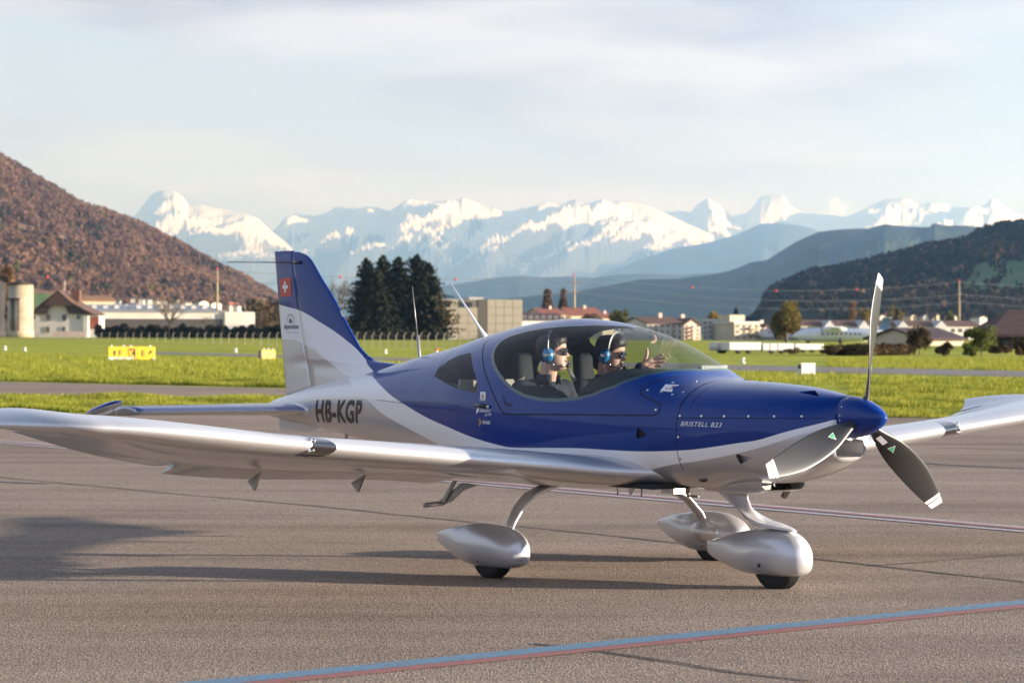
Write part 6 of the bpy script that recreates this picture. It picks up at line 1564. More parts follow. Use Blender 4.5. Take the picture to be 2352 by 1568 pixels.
def farmhouse():
    fx = lambda u: at(u, 765, d_).x; fz = lambda v: at(0, v, d_).z
    x0 = fx(74); r = empty('farmhouse', (x0, d_, 0), 0, 'white farmhouse with a big brown hipped roof and an arched gable', 'house')
    w_ = fx(202) - x0; dep = 19; h = fz(718); hr = fz(668); cx = fx(134) - x0
    MB().prism([(0, -.3), (w_, -.3), (w_, h + .4), (w_ * .80, h + 2.2), (cx + 3.6, h + 4.0), (cx - 3.4, h + 4.0), (w_ * .13, h + 1.8), (0, h)], 0, dep, 'xz').build('wall', M_WALLW, r)
    # sweeping roof: concave slopes, half hip at the front
    prof = [(-1.7, h - .9), (.6, h + .7), (3.0, h + 2.6), (cx - 2.2, hr - 1.9), (cx, hr), (cx + 2.6, hr - 2.2), (w_ * .72, h + 3.0), (w_ * .9, h + 1.3), (w_ + 2.2, h - .7)]
    m = MB(); V, Fc = [], []; ys = [-1.8, dep * .3, dep * .7, dep + 1]
    for y in ys:
        for x, z in prof: V.append((x, y, z))
    n = len(prof)
    for j in range(len(ys) - 1):
        for i in range(n - 1): Fc.append((j * n + i, j * n + i + 1, (j + 1) * n + i + 1, (j + 1) * n + i))
    o = len(V); V2 = [(x, y, z + .35) for x, y, z in V]; m.add(V + V2, Fc + [tuple(reversed([q + o for q in f])) for f in Fc] + [(i, i + 1, i + 1 + o, i + o) for i in range(n - 1)])
    m.build('roof', M_ROOFB, r)
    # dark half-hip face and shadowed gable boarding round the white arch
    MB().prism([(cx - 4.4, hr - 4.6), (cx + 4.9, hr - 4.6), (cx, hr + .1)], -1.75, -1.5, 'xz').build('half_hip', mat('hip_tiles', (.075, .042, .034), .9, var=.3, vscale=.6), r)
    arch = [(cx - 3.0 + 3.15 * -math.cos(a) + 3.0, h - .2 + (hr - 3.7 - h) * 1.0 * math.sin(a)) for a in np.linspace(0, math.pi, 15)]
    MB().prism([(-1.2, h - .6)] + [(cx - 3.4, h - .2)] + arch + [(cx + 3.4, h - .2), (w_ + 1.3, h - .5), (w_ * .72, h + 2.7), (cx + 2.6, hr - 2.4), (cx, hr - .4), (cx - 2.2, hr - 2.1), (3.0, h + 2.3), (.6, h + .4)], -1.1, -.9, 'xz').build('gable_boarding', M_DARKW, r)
    for u, v, ww, hh in ((181 * 1, 745, 0, 0),): pass
    for u, v in ((180.0, 742.5), (237.0, 742.5)): pass
    for u, v, ww, hh in ((181, 791, 0, 0),): pass
    for px, py, ww, hh in ((850, 755, 1.5, 2.1), (1135, 755, 1.5, 2.1), (845, 965, 1.2, 1.9), (1125, 965, 1.2, 1.9), (1385, 745, 1.1, 1.3), (610, 745, .8, 1.3), (852, 552, .7, .7)):
        window(r, fx(px * .13021) - x0, fz(630.9 + py * .13021), ww, hh, -.12)
    MB().b2(w_ - .02, w_ + 3.0, 2.5, 13, -.3, h - 1).build('side_wing', M_WALLW, r)
    MB().b2(w_ + .3, w_ + 3.1, 2.2, 2.48, h - 5.0, h - 1.2).build('timber_shutters', M_SHUT, r)
    MB().b2(w_ - 1.4, w_ + .02, -.55, .05, -.3, h - .2).build('corner_pillar', M_WALLW, r)
    ch = MB(); ch.b2(cx + 2.6, cx + 5.4, 7, 10, hr - 3.2, hr + .4); ch.build('chimney', mat('chimney_brick', (.14, .07, .05), .9, var=.3, vscale=1), r)
    MB().tube([(cx + 1.0, 5, hr), (cx + 1.1, 5, hr + 3.4)], .18, 6).build('lightning_rod', M_WALLP, r)
farmhouse()
# long factory behind the bare tree
def turn(r, a):
    r.rotation_euler = (0, 0, R(a)); r.scale = (1 / math.cos(R(a)), 1, 1)
def factory():
    d = 880; fx = lambda u: at(u, 765, d).x; fz = lambda v: at(0, v, d).z; x0 = fx(216); w_ = fx(574) - x0
    r = empty('factory', (x0, d, 0), 0, 'long white factory with a grey roof and rooflights', 'building')
    turn(r, 15); he, hr = fz(714), fz(697); MB().b2(0, w_, 0, 60, -.3, he).build('wall', M_WALLW, r)
    MB().b2(0, w_ * .80, -.12, -.005, -.2, fz(731)).build('plinth', mat('dark_plinth', (.06, .055, .055), .9), r)
    rf = MB().prism([(-.6, he - .2), (60, hr), (60, hr + .4), (-.6, he + .25)], -.5, w_ * .82, 'yz').build('roof', M_ROOFG, r)
    for k in range(11):
        x = w_ * (.02 + .07 * k); z = he + .25 + (hr - he) * .38; MB().prism([(21, z), (27, z + .95), (27, z + 1.7), (21, z + 1.0)], x, x + w_ * .03, 'yz').build('rooflight', M_WALLW, rf)
    MB().b2(w_ * .81, w_ * 1.0, -1.5, 30, -.2, fz(716)).build('white_hall', M_WALLW, r)
    MB().b2(w_ * .81, w_ * 1.0, -1.75, -1.505, -.2, fz(745)).build('hall_plinth', M_WALLG, r)
factory()
house('long_barn', 172, 258, 679, 691, 1150, 22, 'long orange brown barn roof above the farmhouse', 'barn', wall=M_WALLC, roof=mat('ochre_roof', (.30, .15, .065), .85, var=.25, vscale=.3), chim=False)
rnd = random.Random(3)
for k, (u, v) in enumerate([(246, 690), (262, 692), (300, 688), (318, 689), (340, 690), (352, 692), (372, 693), (405, 694), (416, 697), (446, 697), (462, 699), (474, 700), (520, 702), (534, 704), (552, 706), (562, 705), (604, 712), (618, 716)]):
    dd = 1300 + rnd.uniform(-40, 200); wpx = rnd.uniform(8, 13)
    lab = 'village house with a %s roof above the factory, %s' % (rnd.choice(['dark', 'brown', 'reddish']), ['leftmost of the row', 'second from the left', 'third from the left', 'fourth from the left', 'fifth from the left', 'sixth from the left', 'left of the tawny bare tree', 'behind the tawny bare tree', 'right of the tawny bare tree', 'between the two bare trees', 'left of the small dark bare tree', 'behind the small dark bare tree', 'just right of the power pole', 'second right of the power pole', 'third right of the power pole', 'fourth from the power pole', 'above the brown thicket', 'nearest the tail fin'][k])
    house('village_house', u, u + wpx, v - 7, v - 2.5, dd, rnd.uniform(9, 14), lab, group='village houses at the foot of the brown hill', roof=rnd.choice([M_ROOFB, M_ROOFR, M_ROOFP]), wall=rnd.choice([M_WALLW, M_WALLW, M_WALLC]), axis=rnd.choice('xy'), rz=R(rnd.uniform(-25, 25)), chim=False, rows=((2.2, 2),) if wpx > 10 else ())
wl = at(121, 752, 735); lw = MB().b2(0, at(198, 752, 735).x - wl.x, 0, .4, 0, 1.9).build('low_wall', M_WALLP); lw.location = (wl.x, 735, 0); tag(lw, 'low pinkish wall in front of the white farmhouse', 'wall')
# grey panelled hall behind the conifers
def panel_hall():
    d = 600; fx = lambda u: at(u, 765, d).x; fz = lambda v: at(0, v, d).z; x0 = fx(985); w_ = fx(1197) - x0; H = fz(684.5)
    r = empty('panelled_hall', (x0, d, 0), 0, 'windowless hall clad in large grey beige panels with a dark vertical recess', 'building')
    turn(r, 8); MB().b2(.0, w_ - .0, .12, 30, -.3, H - .1).build('wall', mat('joint_grey', (.17, .16, .14), .9), r)
    mp_ = mat('beige_panel', (.40, .36, .285), .75, var=.06, vscale=.05); sh = None
    xr0, xr1 = fx(1097) - x0, fx(1119) - x0; cols = []
    nl, nr = 5, 4
    cols += [(xr0 * i / nl, xr0 * (i + 1) / nl) for i in range(nl)] + [(xr1 + (w_ - xr1) * i / nr, xr1 + (w_ - xr1) * (i + 1) / nr) for i in range(nr)]
    nz = 5
    for a, b in cols:
        for j in range(nz):
            if a < xr0 and j == nz - 1 and 1047 < 985 + (a + b) / 2 / d * F_PX < 1086: continue
            z0, z1 = H * j / nz, H * (j + 1) / nz
            MB().b2(a + .05, b - .05, 0, .118, z0 + .05, z1 - .05).build('panel', mp_, r)
    MB().b2(xr0 + .1, xr1 - .1, .0, .11, fz(774), H).build('recess_strip', mat('recess_dark', (.115, .105, .095), .8, var=.2, vscale=2), r)  # dark strip flush with the panels, standing in for the recess
    MB().b2(fx(1048) - x0, fx(1084) - x0, .02, .11, fz(704), fz(691)).build('window_band', M_PANE, r)
    MB().b2(fx(1083) - x0, fx(1116) - x0, 5, 14, H - .1, fz(679)).build('roof_box', M_WALLW, r)
    MB().b2(fx(1003) - x0, fx(1042) - x0, -4, -.01, 0, fz(769)).build('lean_to', M_WALLG, r)
    MB().b2(w_ - .02, w_ + .3, .1, 30, -.3, H - .12).build('end_wall', mp_, r)
panel_hall()
# town houses behind the canopy
house('town_house', 1197, 1300, 720, 735, 760, 14, 'low white building with a dark flat pitched roof right of the panelled hall', 'building', wall=M_WALLW, roof=M_ROOFP, rows=((3.0, 7), (6.4, 7)), chim=False)
house('town_house', 1246, 1300, 709, 722, 900, 16, 'red roofed house under the two brown poplars', group='red roofed houses', roof=M_ROOFR, wall=M_WALLC)
house('town_house', 1312, 1388, 707, 724, 910, 16, 'wide red roofed house right of the middle power pole', group='red roofed houses', roof=M_ROOFR, wall=M_WALLC)
house('town_house', 1384, 1412, 720, 730, 880, 12, 'small red roof at the right end of the red roofed houses', group='red roofed houses', roof=M_ROOFR, wall=M_WALLC)
def apartment(u0, u1, v_top, v_eave, d, label, wall, rows, cols, roof=None, flat=False, balc=None, rz=R(24), dep=13, axis='x', side=None):
    r = house('apartment_block', u0, u1, v_top, v_eave, d, dep, label, 'building', 'white apartment blocks', wall=wall, roof=roof, flat=flat, rz=rz, axis=axis, chim=not flat, rows=())
    w_ = (at(u1, 765, d).x - at(u0, 765, d).x) / max(.4, math.cos(rz)); h = at(u0, v_eave, d).z
    for j in range(rows):
        z = h * (j + .55) / rows
        for k in range(cols):
            x = w_ * (k + .5) / cols; window(r, x, z, w_ / cols * .34, h / rows * .42, -.01)
        if balc:
            for k in balc:
                x = w_ * (k + .5) / cols; MB().b2(x - w_ / cols * .42, x + w_ / cols * .42, -1.3, -.02, z - h / rows * .50, z - h / rows * .18).build('balcony', M_WALLP if wall is M_WALLW else wall, r)
    return r
apartment(1487, 1570, 729, 743, 590, 'white apartment block with a brown gabled roof and three rows of windows', M_WALLW, 3, 6, balc=(1, 4))
house('gable_annex', 1465, 1489, 731, 744, 596, 11, 'grey gable end joined to the left of the white apartment block', 'building', wall=M_WALLG, axis='y', chim=False, rz=R(-14))
apartment(1571, 1610, 732, 745, 600, 'pinkish apartment block with a steep gable facing the airfield', M_WALLP, 4, 3, axis='y', balc=(1,), dep=16)
for (u0, u1, vt, lab, nb) in ((1613, 1650, 737, 'left bluish block of the flat roofed apartments', 3), (1652, 1685, 735, 'middle bluish block of the flat roofed apartments', 3)):
    apartment(u0, u1, vt, vt, 585, lab, M_WALLG, 4, nb, flat=True, roof=M_WALLW, balc=(1,), rz=R(-14))  # grey wall colour holds the bluish shade on these two blocks
apartment(1687, 1748, 743, 743, 575, 'sunlit cream flat roofed apartment block left of the big willow', M_WALLC, 3, 4, flat=True, roof=M_WALLW, balc=(2, 3))
MB_ = MB().b2(0, 4.1, 0, 5, 0, 2.0).build('roof_pavilion', M_WALLC); MB_.location = (at(1690, 765, 578).x, 578, at(0, 743, 578).z + .5); MB_.data.update()
MB_.parent = [o for o in bpy.data.objects if o.name.startswith('apartment_block') and 'cream' in o.get('label', '')][0]; MB_.matrix_parent_inverse = Matrix.Identity(4); MB_.location = (.4, 3, at(0, 743, 575).z + .5)
house('small_house', 1750, 1773, 745, 757, 640, 9, 'small brown house between the cream apartments and the willow', wall=M_WALLP, roof=M_ROOFB, axis='y')
# terrace of row houses right of the willow
def turn(r, a):
    r.rotation_euler = (0, 0, R(a)); r.scale = (1 / math.cos(R(a)), 1, 1)
def terrace():
    d = 690; fx = lambda u: at(u, 765, d).x; fz = lambda v: at(0, v, d).z; x0 = fx(1836); w_ = fx(2275) - x0; he, hr = fz(743), fz(732)
    r = empty('terraced_houses', (x0, d, 0), 0, 'long terrace of row houses with a brown roof and bluish cross gables', 'building')
    MB().b2(0, w_, 0, 11, -.3, he).build('wall', M_WALLW, r); gable_roof(w_, 11, he, hr, .5, 'x').build('roof', M_ROOFB, r)
    for ua, ub in ((1888, 1914), (1972, 1996), (2066, 2092), (2158, 2189)):
        xa, xb = fx(ua) - x0, fx(ub) - x0; gw = xb - xa
        MB().prism([(xa, -.2), (xb, -.2), (xb, he - .3), ((xa + xb) / 2, hr + .1), (xa, he - .3)], -2.2, 3, 'xz').build('cross_gable', M_WALLG, r)
        window(r, (xa + xb) / 2, he * .6, 1.1, 1.3, -2.21)
    turn(r, 18)
    for k in range(24):
        x = w_ * (k + .5) / 24
        if not any(fx(a) - x0 - 1 < x < fx(b) - x0 + 1 for a, b in ((1888, 1914), (1972, 1996), (2066, 2092), (2158, 2189))): window(r, x, he * .68, 1.3, 1.2, -.01)
terrace()
for k, (u, wpx, v, m) in enumerate([(2021, 14, 722, M_WALLW), (2092, 15, 722, M_WALLC), (2121, 13, 722, M_WALLW), (2142, 6, 727, M_WALLC), (2151, 8, 720, M_WALLC), (2190, 9, 723, M_WALLW), (2250, 19, 725, M_WALLW)]):
    house('hillside_house', u, u + wpx, v, v + 4, 1500, 10, 'sunlit house gable above the terrace roof, ' + ['right of the propeller tip', 'second right of the propeller', 'third right of the propeller', 'smallest, low and cream', 'tall and narrow, left of the power pole', 'right beside the power pole', 'left of the dark barn roof'][k], group='sunlit house gables above the terrace', wall=m, roof=M_ROOFB, axis='y', chim=False)
for k, (u, v, wpx, m) in enumerate([(1858, 704, 16, 0), (1880, 702, 18, 1), (1905, 700, 24, 1), (1922, 688, 12, 0), (1940, 703, 22, 0), (1985, 690, 20, 1), (2012, 702, 14, 0), (2045, 692, 16, 0), (2120, 690, 30, 1), (2150, 697, 34, 0), (2165, 680, 26, 1), (2238, 694, 22, 1), (2252, 684, 16, 0), (2318, 690, 34, 0), (2142, 676, 10, 0)]):
    o_ = Vector((0, 0, CAM_H)); dr = (at(u, v + 4, 1.0) - o_).normalized(); hit = BV_R.ray_cast(o_, dr)[0]
    if hit is None: continue
    house('hillside_house', u, u + wpx, v - 4 - wpx * .12, v, hit.y, 10, 'shaded house on the dark slope, ' + ['low at the left end of the slope', 'second from the left', 'wide pale one left of the propeller tip', 'high and small left of the propeller tip', 'just left of the raised propeller tip', 'just right of the raised propeller tip', 'low right of the propeller', 'above the rounded olive tree', 'wide white one left of the power pole', 'long white one left of the power pole', 'upper white one left of the power pole', 'right of the power pole', 'high right of the power pole', 'long grey one at the right edge', 'smallest and highest of the group'][k], group='shaded houses on the dark slope', wall=M_WALLG if m == 0 else M_WALLW, roof=M_ROOFP, axis='x', base_z=hit.z - 1, chim=False, rz=R(rnd.uniform(-20, 20)))
# barns, hangar, airliner
house('long_shed', 1925, 2080, 757, 774, 520, 14, 'long shed with a dark purple roof behind the airliner tail', 'barn', wall=M_WALLC, roof=M_ROOFP, chim=False)
house('long_shed', 2120, 2222, 756, 779, 330, 14, 'shed with a dark purple roof between the bushes', 'barn', wall=M_WALLC, roof=M_ROOFP, chim=False)
house('hangar', 1838, 1952, 754, 775, 560, 25, 'hangar with a shallow grey gabled roof behind the airliner', 'building', wall=M_WALLG, roof=M_ROOFG, axis='y', chim=False)
def barn():
    d = 260; fx = lambda u: at(u, 765, d).x; fz = lambda v: at(0, v, d).z; x0 = fx(2286); w_ = 13; h = fz(762); hr = fz(704)
    r = empty('barn', (x0, d, 0), 0, 'big dark barn with a steep hipped roof at the right edge', 'barn')
    m = MB(); ov = 1.0; b = [(-ov, -ov, h), (w_ + ov, -ov, h), (w_ + ov, 12 + ov, h), (-ov, 12 + ov, h)]; t = [(2.6, 5.5, hr), (w_ - 2.6, 5.5, hr)]
    m.add(b + t + [(x, y, z - .3) for x, y, z in b], [(0, 1, 5, 4), (1, 2, 5), (2, 3, 4, 5), (3, 0, 4), (6, 9, 8, 7), (0, 6, 7, 1), (1, 7, 8, 2), (2, 8, 9, 3), (3, 9, 6, 0)]); m.build('roof', mat('barn_roof_tiles', (.060, .030, .030), .9, var=.35, vscale=1.2), r)
    MB().b2(0, w_, .3, 12, -.3, h - .31).build('wall', M_DARKW, r)
    for k in range(5): MB().b2(.1 + k * 1.7, .35 + k * 1.7, .05, .29, 0, h - .32).build('post', M_BARK, r)
    MB().b2(.9, 4.2, .2, .29, 0, h - .7).build('doorway', M_BLACK, r)
barn()
def red_vehicle():
    p = gnd(2306, 800.5); r = empty('tractor', (p.x, p.y, 0), R(20), 'red tractor parked beside the dark barn', 'tractor'); mr = mat('tractor_red', (.35, .02, .02), .4)
    MB().b2(-.75, .55, -.35, .35, .65, 1.15).build('hood', mr, r); MB().b2(.5, 1.3, -.5, .5, .6, 1.6).build('cab', mr, r); MB().b2(.52, 1.28, -.48, .48, 1.6, 2.0).build('cab_roof', mr, r)
    for x, rad in ((-.5, .34), (.95, .6)):
        for s in (-1, 1): MB().lathe([(.1, -.12), (rad * .9, -.13), (rad, -.08), (rad, .08), (rad * .9, .13), (.1, .12)], (x, s * .55, rad), 16, 'Y').build('wheel', M_RUBBER, r)
red_vehicle()
def airliner():
    d = 400; p = at(2040, 765, d); r = empty('airliner', (p.x, d, 0), R(168), 'white high wing turboprop airliner parked beyond the hedge', 'airplane')
    mw = mat('airliner_white', (.66, .70, .76), .4, coat=.4); ml = mat('airliner_blue', (.16, .26, .45), .4)
    rg = []
    for x, rr, z in ((-.3, .05, 1.95), (.3, .35, 1.85), (1.8, .75, 1.65), (4, 1.05, 1.45), (9, 1.12, 1.4), (13, 1.08, 1.4), (14.6, .8, 1.35), (15.6, .3, 1.25), (15.9, .04, 1.2)):
        rg.append([Vector((x, rr * math.cos(a), z + rr * math.sin(a))) for a in np.linspace(0, 6.2832, 20, endpoint=False)])
    F_ = MB().loft(rg).build('fuselage', mw, r)
    for k in range(9): MB().box((4.6 + k * .75, 1.13, 1.6), (.26, .05, .34)).build('cabin_window', M_PANE, F_)
    MB().prism([(-.1, 2.0), (1.8, 2.2), (.9, 4.3), (-.4, 4.3)], -.10, .10).build('tail_fin', ml, r)
    MB().prism([(-.5, 4.25), (.9, 4.25), (.5, 4.36), (-.5, 4.34)], -2.2, 2.2).build('tailplane', mw, r)
    MB().prism([(7.3, 2.52), (9.3, 2.55), (9.4, 2.64), (9.0, 2.74), (7.3, 2.60)], -7.2, 7.2).build('wing', mw, r)
    for s in (-1, 1):
        rg = [[Vector((x, s * 2.6 + rr * math.cos(a), 2.35 + rr * math.sin(a))) for a in np.linspace(0, 6.2832, 14, endpoint=False)] for x, rr in ((6.6, .1), (7.6, .4), (9.6, .45), (10.6, .3), (10.9, .05))]
        MB().loft(rg).build('engine_nacelle', mw, r); MB().box((10.75, s * 2.6, 2.35), (.08, .16, 2.4)).box((10.75, s * 2.6, 2.35), (.08, 2.4, .16)).build('propeller', M_BLACK, r)
    for x, y in ((13.2, 0), (7.8, 1.1), (7.8, -1.1)): MB().tube([(x, y, 1.0), (x, y, .3)], .08, 6).lathe([(.05, -.1), (.32, -.1), (.32, .1), (.05, .1)], (x, y, .32), 12, 'Y').build('landing_gear', M_BLACK, r)
airliner()
MTR = mat('trailer_white', (.58, .57, .54), .5)
for k, (u0, u1, vt, vb) in enumerate([(1648, 1673, 786, 811.5), (1675, 1748, 785.5, 812), (1752, 1823, 788, 812), (1826, 1892, 789, 809.5)]):
    a, b = gnd(u0, vb), gnd(u1, vb); h = at(u0, vt, a.y).z; w_ = b.x - a.x; r = empty('trailer', a, 0, ['short grey ended trailer at the left end of the white trailer row', 'long white trailer second from the left in the row', 'long white panelled trailer in the middle of the row', 'white trailer at the right end of the row behind the low bush'][k], 'trailer', 'white trailers parked in a row')
    turn(r, 16)
    bd = bevel(MB().b2(0, w_, 0, 2.0, h * (.30 if k else .52), h).build('body', MTR, r), .06, 2)
    if k == 0: MB().b2(.03, w_ - .03, .02, 1.9, .25, h * .515).build('lower_body', M_WALLG, r)
    for j in range(1, 3 if k == 2 else 1): MB().b2(w_ * j / 4 - .02, w_ * j / 4 + .02, -.03, -.004, h * .32, h * .97).build('side_rib', M_WALLP, bd)
    for x in (w_ * .3, w_ * .62): MB().lathe([(.06, -.09), (.22, -.10), (.26, -.05), (.26, .05), (.22, .10), (.06, .09)], (x, .12, .26), 14, 'Y').build('wheel', M_RUBBER, r)
    MB().b2(0, w_, .05, 1.9, h * .24, h * .305).build('chassis', M_BLACK, r)
# white van by the panelled hall
def parked_car(u, v, lab):
    p = gnd(u, v); r = empty('parked_car', p, R(8), lab, 'car'); k = 1.0
    MB().prism([(-2.1, .35), (2.1, .35), (2.15, .75), (1.5, .9), (.9, 1.42), (-1.0, 1.45), (-1.7, .95), (-2.15, .85)], -.85, .85).build('body', MTR, r)
    for s in (-1, 1): MB().prism([(-1.45, .98), (1.2, .95), (.8, 1.34), (-.95, 1.37)], s * .86 - .01, s * .86 + .01).build('side_window', M_PANE, r)
    for x in (-1.3, 1.3):
        for s in (-1, 1): MB().lathe([(.06, -.1), (.27, -.11), (.32, -.06), (.32, .06), (.27, .11), (.06, .1)], (x, s * .78, .32), 14, 'Y').build('wheel', M_RUBBER, r)
parked_car(1013, 780.3, 'white car parked in front of the panelled hall')
# ------------------------------------------------------------------ power poles, wires and marker balls
M_POLE = mat('weathered_steel_pole', (.32, .25, .16), .8, var=.2, vscale=.3); M_WIRE = mat('dull_wire', (.10, .10, .10), .6); M_BALL = mat('red_marker', (.55, .05, .03), .6)
PL = {}
def pole(key, u, v_top, d, arms, label):
    p = at(u, 765, d); h = at(u, v_top, d).z; r = empty('power_pole', (p.x, d, 0), 0, label, 'power pole', 'power poles crossing the valley')
    MB().tube([(0, 0, -.5), (0, 0, h * .5), (0, 0, h)], [.62, .5, .34], 8).build('mast', M_POLE, r)
    PL[key] = [Vector((p.x, d, h))]
    for v, half in arms:
        z = at(u, v, d).z; MB().b2(-half, half, -.12, .12, z - .16, z + .16).build('crossarm', M_POLE, r); PL[key].append(Vector((p.x + half * .9, d, z)))
        for s in (-1, 1): MB().lathe([(.05, 0), (.14, .1), (.14, .5), (.05, .6)], (s * half * .9, 0, z + .16), 8).build('insulator', M_BARK, r)
    MB().lathe([(.01, 0), (.35, .2), (.42, .5), (.3, .85), (.01, 1.0)], (0, 0, h), 10).build('warning_light', M_BALL, r)
pole('a', 498.5, 620, 900, ((645, 3.1), (669.5, 3.3)), 'pole with two crossarms in front of the brown hill left of the tail')
pole('b', 1319, 634, 1000, ((650, 2.6), (671.5, 2.9)), 'pole with two crossarms behind the canopy')
pole('c', 2203, 647, 1100, ((676, 1.3), (693, 1.3)), 'plain pole in front of the dark hill at the right')
PL['l'] = [at(-300, 628, 860), at(-300, 650, 860), at(-300, 676, 860)]; PL['r'] = [at(2700, 655, 1180), at(2700, 684, 1180), at(2700, 702, 1180)]
def wire(a, b, sag, label):
    P = [a.lerp(b, k / 28) - Vector((0, 0, sag * 4 * (k / 28) * (1 - k / 28))) for k in range(29)]
    o = MB().tube(P, .075, 4, False).build('power_wire', M_WIRE); tag(o, label, 'wire', 'power wires across the valley'); return P
spans = [('l', 'a', 'left of the left pole'), ('a', 'b', 'between the left and middle poles'), ('b', 'c', 'between the middle and right poles'), ('c', 'r', 'right of the right pole')]
TOPW = {}
for s0, s1, wh in spans:
    for k, nm in enumerate(('topmost', 'middle', 'lowest')):
        P = wire(PL[s0][k], PL[s1][k], {'b': 5.0, 'a': 2.2}.get(s0, 2.0), '%s power wire %s' % (nm, wh))
        if k == 0: TOPW[s0] = P
for s0, u, lab in (('l', 104, 'red marker ball above the farmhouse at the left'), ('a', 782, 'red marker ball in front of the bare tree beside the tail'), ('a', 1057, 'red marker ball right of the dark conifers'), ('b', 1582, 'leftmost red marker ball in front of the blue ridge'), ('b', 1774, 'red marker ball above the big willow'), ('b', 1967, 'red marker ball left of the raised propeller tip')):
    P = min((p for p in TOPW[s0]), key=lambda p: abs(1176 + p.x / p.y * F_PX - u)); o = MB().lathe([(.01, -.55), (.35, -.45), (.55, 0), (.35, .45), (.01, .55)], n=12).build('marker_ball', M_BALL); o.location = P; tag(o, lab, 'marker ball', 'red marker balls on the top wire')
# ------------------------------------------------------------------ fence, signs and airfield markers
FL_ = [(-60, 780), (120, 780.5), (260, 783), (400, 787), (488, 790.5), (600, 794), (700, 797), (842, 801), (930, 803.5), (1100, 808)]
fr = empty('airfield_fence', gnd(300, 784), 0, 'long wire fence with slim grey posts along the far edge of the field', 'fence')
M_POST = mat('concrete_post', (.38, .33, .26), .9); post_me = None; pts = []
u = -60.0
while u < 1100:
    p = gnd(u, float(interp(FL_, u))); pts.append(p)
    if post_me is None:
        o = MB().b2(-.045, .045, -.045, .045, 0, 1.35).prism([(-.045, 1.35), (.045, 1.35), (.26, 1.62), (.18, 1.64)], -.04, .04).build('post', M_POST, fr); post_me = o.data
    else: o = link('post', post_me, fr)
    o.matrix_world = Matrix.Translation(p); o.matrix_parent_inverse = Matrix.Identity(4); o.location = p - fr.location; u += 18.3
for z in (.45, .9, 1.33):
    MB().tube([(p - fr.location) + Vector((0, 0, z)) for p in pts], .012, 3, False).build('fence_wire', M_WIRE, fr)
M_SIGNY = mat('sign_yellow', (.80, .46, .02), .5); M_SIGNP = mat('sign_pale_yellow', (.85, .66, .22), .5); M_SIGNK = mat('sign_black', (.02, .02, .02), .5); M_SNOWW = mat('white_plinth', (.62, .62, .60), .7)
def glyph(body, x0, x1, z0, z1, y, m, parent, name='sign_lettering'):
    P, Fc = text_mesh(body, .02); return mesh_np(name, [(x0 + (x1 - x0) * a, y, z0 + (z1 - z0) * b) for a, b in P], Fc, m, parent)
def arrow(cx, cz, s, ang, y, m, parent):
    pts = [(-.13, -.5), (.13, -.5), (.13, .08), (.36, .08), (0, .52), (-.36, .08), (-.13, .08)]; c, q = math.cos(ang), math.sin(ang)
    return mesh_np('sign_arrow', [(cx + (a * c - b * q) * s, y, cz + (a * q + b * c) * s) for a, b in pts], [tuple(range(7))], m, parent)
p = gnd(251, 826); d = p.y; sx = lambda u: at(u, 0, d).x - p.x; sz = lambda v: at(0, v, d).z
SG = empty('taxiway_sign', p, 0, 'wide yellow taxiway sign reading F, K and E with arrows', 'sign', 'yellow taxiway signs'); turn(SG, 22)
for (ua, ub) in ((251.5, 289.5), (290.5, 312.5), (313.5, 352.5)): bevel(MB().b2(sx(ua), sx(ub), 0, .16, sz(825), sz(795.5)).build('sign_panel', M_SIGNY, SG), .012)
MB().b2(sx(294), sx(309.5), -.006, -.001, sz(822), sz(799)).build('black_field', M_SIGNK, SG)
glyph('F', sx(273), sx(281), sz(818), sz(803), -.008, M_SIGNK, SG); arrow(sx(264), sz(810.5), .36, 0, -.008, M_SIGNK, SG)
glyph('K', sx(296.5), sx(307.5), sz(819), sz(802), -.012, M_SIGNY, SG)
glyph('E', sx(322), sx(331), sz(818), sz(803), -.008, M_SIGNK, SG); arrow(sx(341), sz(809), .34, R(-40), -.008, M_SIGNK, SG)
MB().b2(sx(250.5), sx(305), -.14, -.02, 0, sz(819.5)).build('plinth', M_SNOWW, SG); MB().b2(sx(347), sx(353), -.1, .0, 0, sz(821)).build('plinth', M_SNOWW, SG)
for ua in (258, 284, 300, 342): MB().lathe([(.05, 0), (.06, .05), (.04, .09), (.005, .10)], (sx(ua), .08, sz(795.5)), 8).build('lamp_hood', M_SNOWW, SG)
p2 = gnd(602, 825.5); d2 = p2.y; sx2 = lambda u: at(u, 0, d2).x - p2.x; sz2 = lambda v: at(0, v, d2).z
S2 = empty('taxiway_sign', p2, 0, 'small square yellow taxiway sign just left of the tail', 'sign', 'yellow taxiway signs'); turn(S2, 22)
bevel(MB().b2(sx2(602.5), sx2(633.5), 0, .16, sz2(825.3), sz2(802)).build('sign_panel', M_SIGNY, S2), .012); MB().b2(sx2(599), sx2(602.3), -.02, .3, 0, sz2(803)).build('side_plate', M_DECALN, S2)
MB().b2(sx2(605), sx2(631), -.006, -.001, sz2(822.5), sz2(805)).build('pale_field', M_SIGNP, S2); glyph('F', sx2(619), sx2(625), sz2(819), sz2(809), -.010, M_SIGNY, S2); arrow(sx2(613.5), sz2(814), .22, R(90), -.010, M_SIGNY, S2)
for k in range(3): MB().lathe([(.05, 0), (.06, .04), (.04, .08), (.005, .09)], (sx2(608 + 10 * k), .08, sz2(802)), 8).build('lamp_hood', M_SNOWW, S2)
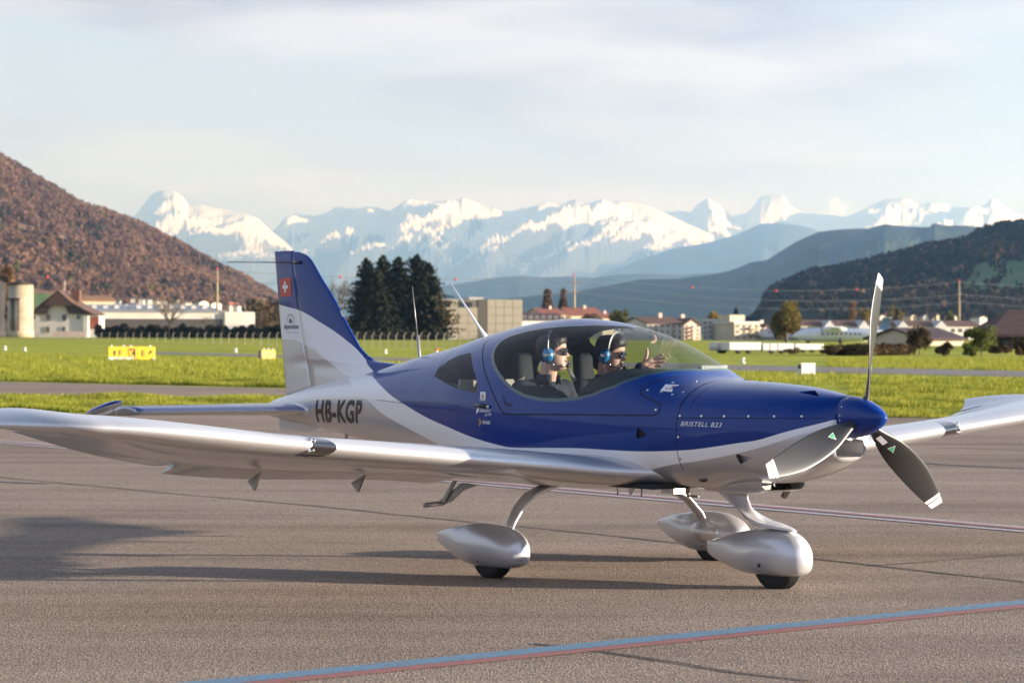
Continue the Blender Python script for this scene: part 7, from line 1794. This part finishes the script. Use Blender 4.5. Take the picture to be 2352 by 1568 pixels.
def slat_board(u0, u1, v0, v1, n, label):
    a = gnd(u0, v1); d = a.y; w_ = (u1 - u0) / F_PX * d; h = at(0, v0, d).z; r = empty('slatted_marker', a, 0, label, 'marker', 'white slatted runway markers')
    t_ = w_ * .05; turn(r, 22)
    MB().b2(0, w_, 0, .05, h - t_, h).build('top_rail', M_SNOWW, r); MB().b2(0, w_, 0, .05, .02, .02 + t_).build('bottom_rail', M_SNOWW, r)
    for k in range(n):
        ww = w_ / n * .72; x = w_ * k / n + w_ / n * .14; MB().b2(x, x + ww, .008, .042, .02 + t_, h - t_).build('slat', M_SNOWW, r)
    MB().b2(.02, w_ - .02, .30, .33, .0, h * .9).build('back_plate', mat('dark_board', (.06, .075, .07), .8), r); MB().b2(0, .05, .05, .32, 0, h * .5).b2(w_ - .05, w_, .05, .32, 0, h * .5).build('foot', M_SNOWW, r)
slat_board(1612, 1673, 836, 869, 7, 'wide white slatted marker standing just behind the windscreen')
slat_board(1841, 1875, 829.5, 860, 5, 'square white slatted marker left of the raised propeller blade')
def edge_light(u, v, hpx, label, m=None):
    p = gnd(u, v); s = hpx / F_PX * p.y; r = empty('edge_marker', p, 0, label, 'marker', 'small white edge markers in the grass')
    MB().lathe([(s * .55, 0), (s * .5, s * .25), (s * .22, s * .3), (s * .22, s * .7)], n=12).build('base', M_SNOWW, r); MB().lathe([(s * .3, s * .7), (s * .45, s * .78), (s * .4, s * 1.0), (s * .05, s * 1.1)], n=12).build('lens', m or M_SNOWW, r)
edge_light(11, 804, 9, 'small white edge marker at the far left in the grass'); edge_light(57, 806, 8, 'small white edge marker second from the left')
edge_light(541, 809, 9, 'white edge marker left of the small square yellow sign'); edge_light(885, 812, 9, 'white edge marker right of the tail fin')
edge_light(1003, 812, 11, 'orange topped edge marker right of the tail fin', M_BALL); edge_light(1706, 834, 12, 'white edge marker in front of the white trailers')
# ------------------------------------------------------------------ what stands behind the photographer (seen only as reflections in the paint)
def back_hangar():
    r = empty('maintenance_hangar', (-60, -85, 0), 0, 'pale beige hangar behind the photographer mirrored in the aircraft side', 'building')
    MB().b2(0, 64, -20, 0, 0, 7.5).build('wall', M_WALLC, r); MB().b2(-1, 65, -21, .5, 7.5, 8.3).build('roof', M_ROOFB, r)
    for k in range(5): MB().b2(4 + k * 12, 13 + k * 12, .0, .12, 0, 5.2).build('hangar_door', M_WALLG, r)
back_hangar()
for k, (x, y, h) in enumerate([(6, -66, 9), (15, -72, 11), (27, -70, 8), (38, -76, 12), (52, -74, 9)]):
    tree('round_tree', 0, 765 - (h - CAM_H) * F_PX / 70, None, 70, 560, 'round', M_OLIVE, 'tree behind the photographer mirrored in the aircraft, number %s from the hangar' % ['one', 'two', 'three', 'four', 'five'][k], 'trees behind the photographer', 80 + k, n=1200, leaf=.03).location = (x, y - 30, 0)
# ------------------------------------------------------------------ haze
hz = MB().b2(-11500, 11500, -400, 55000, -3.2, 3300).build('haze', None)
tag(hz, kind='stuff')
hm_ = bpy.data.materials.new('haze_air'); hm_.use_nodes = True
t = hm_.node_tree; t.nodes.clear()
pv = N(t, 'ShaderNodeVolumePrincipled'); pv.inputs['Color'].default_value = (0.34, 0.58, 1.0, 1); pv.inputs['Absorption Color'].default_value = (1, 1, 1, 1); pv.inputs['Density'].default_value = 4.5e-5; pv.inputs['Anisotropy'].default_value = 0.6
om = N(t, 'ShaderNodeOutputMaterial'); LK(t, pv.outputs[0], om.inputs['Volume'])
hz.data.materials.append(hm_)
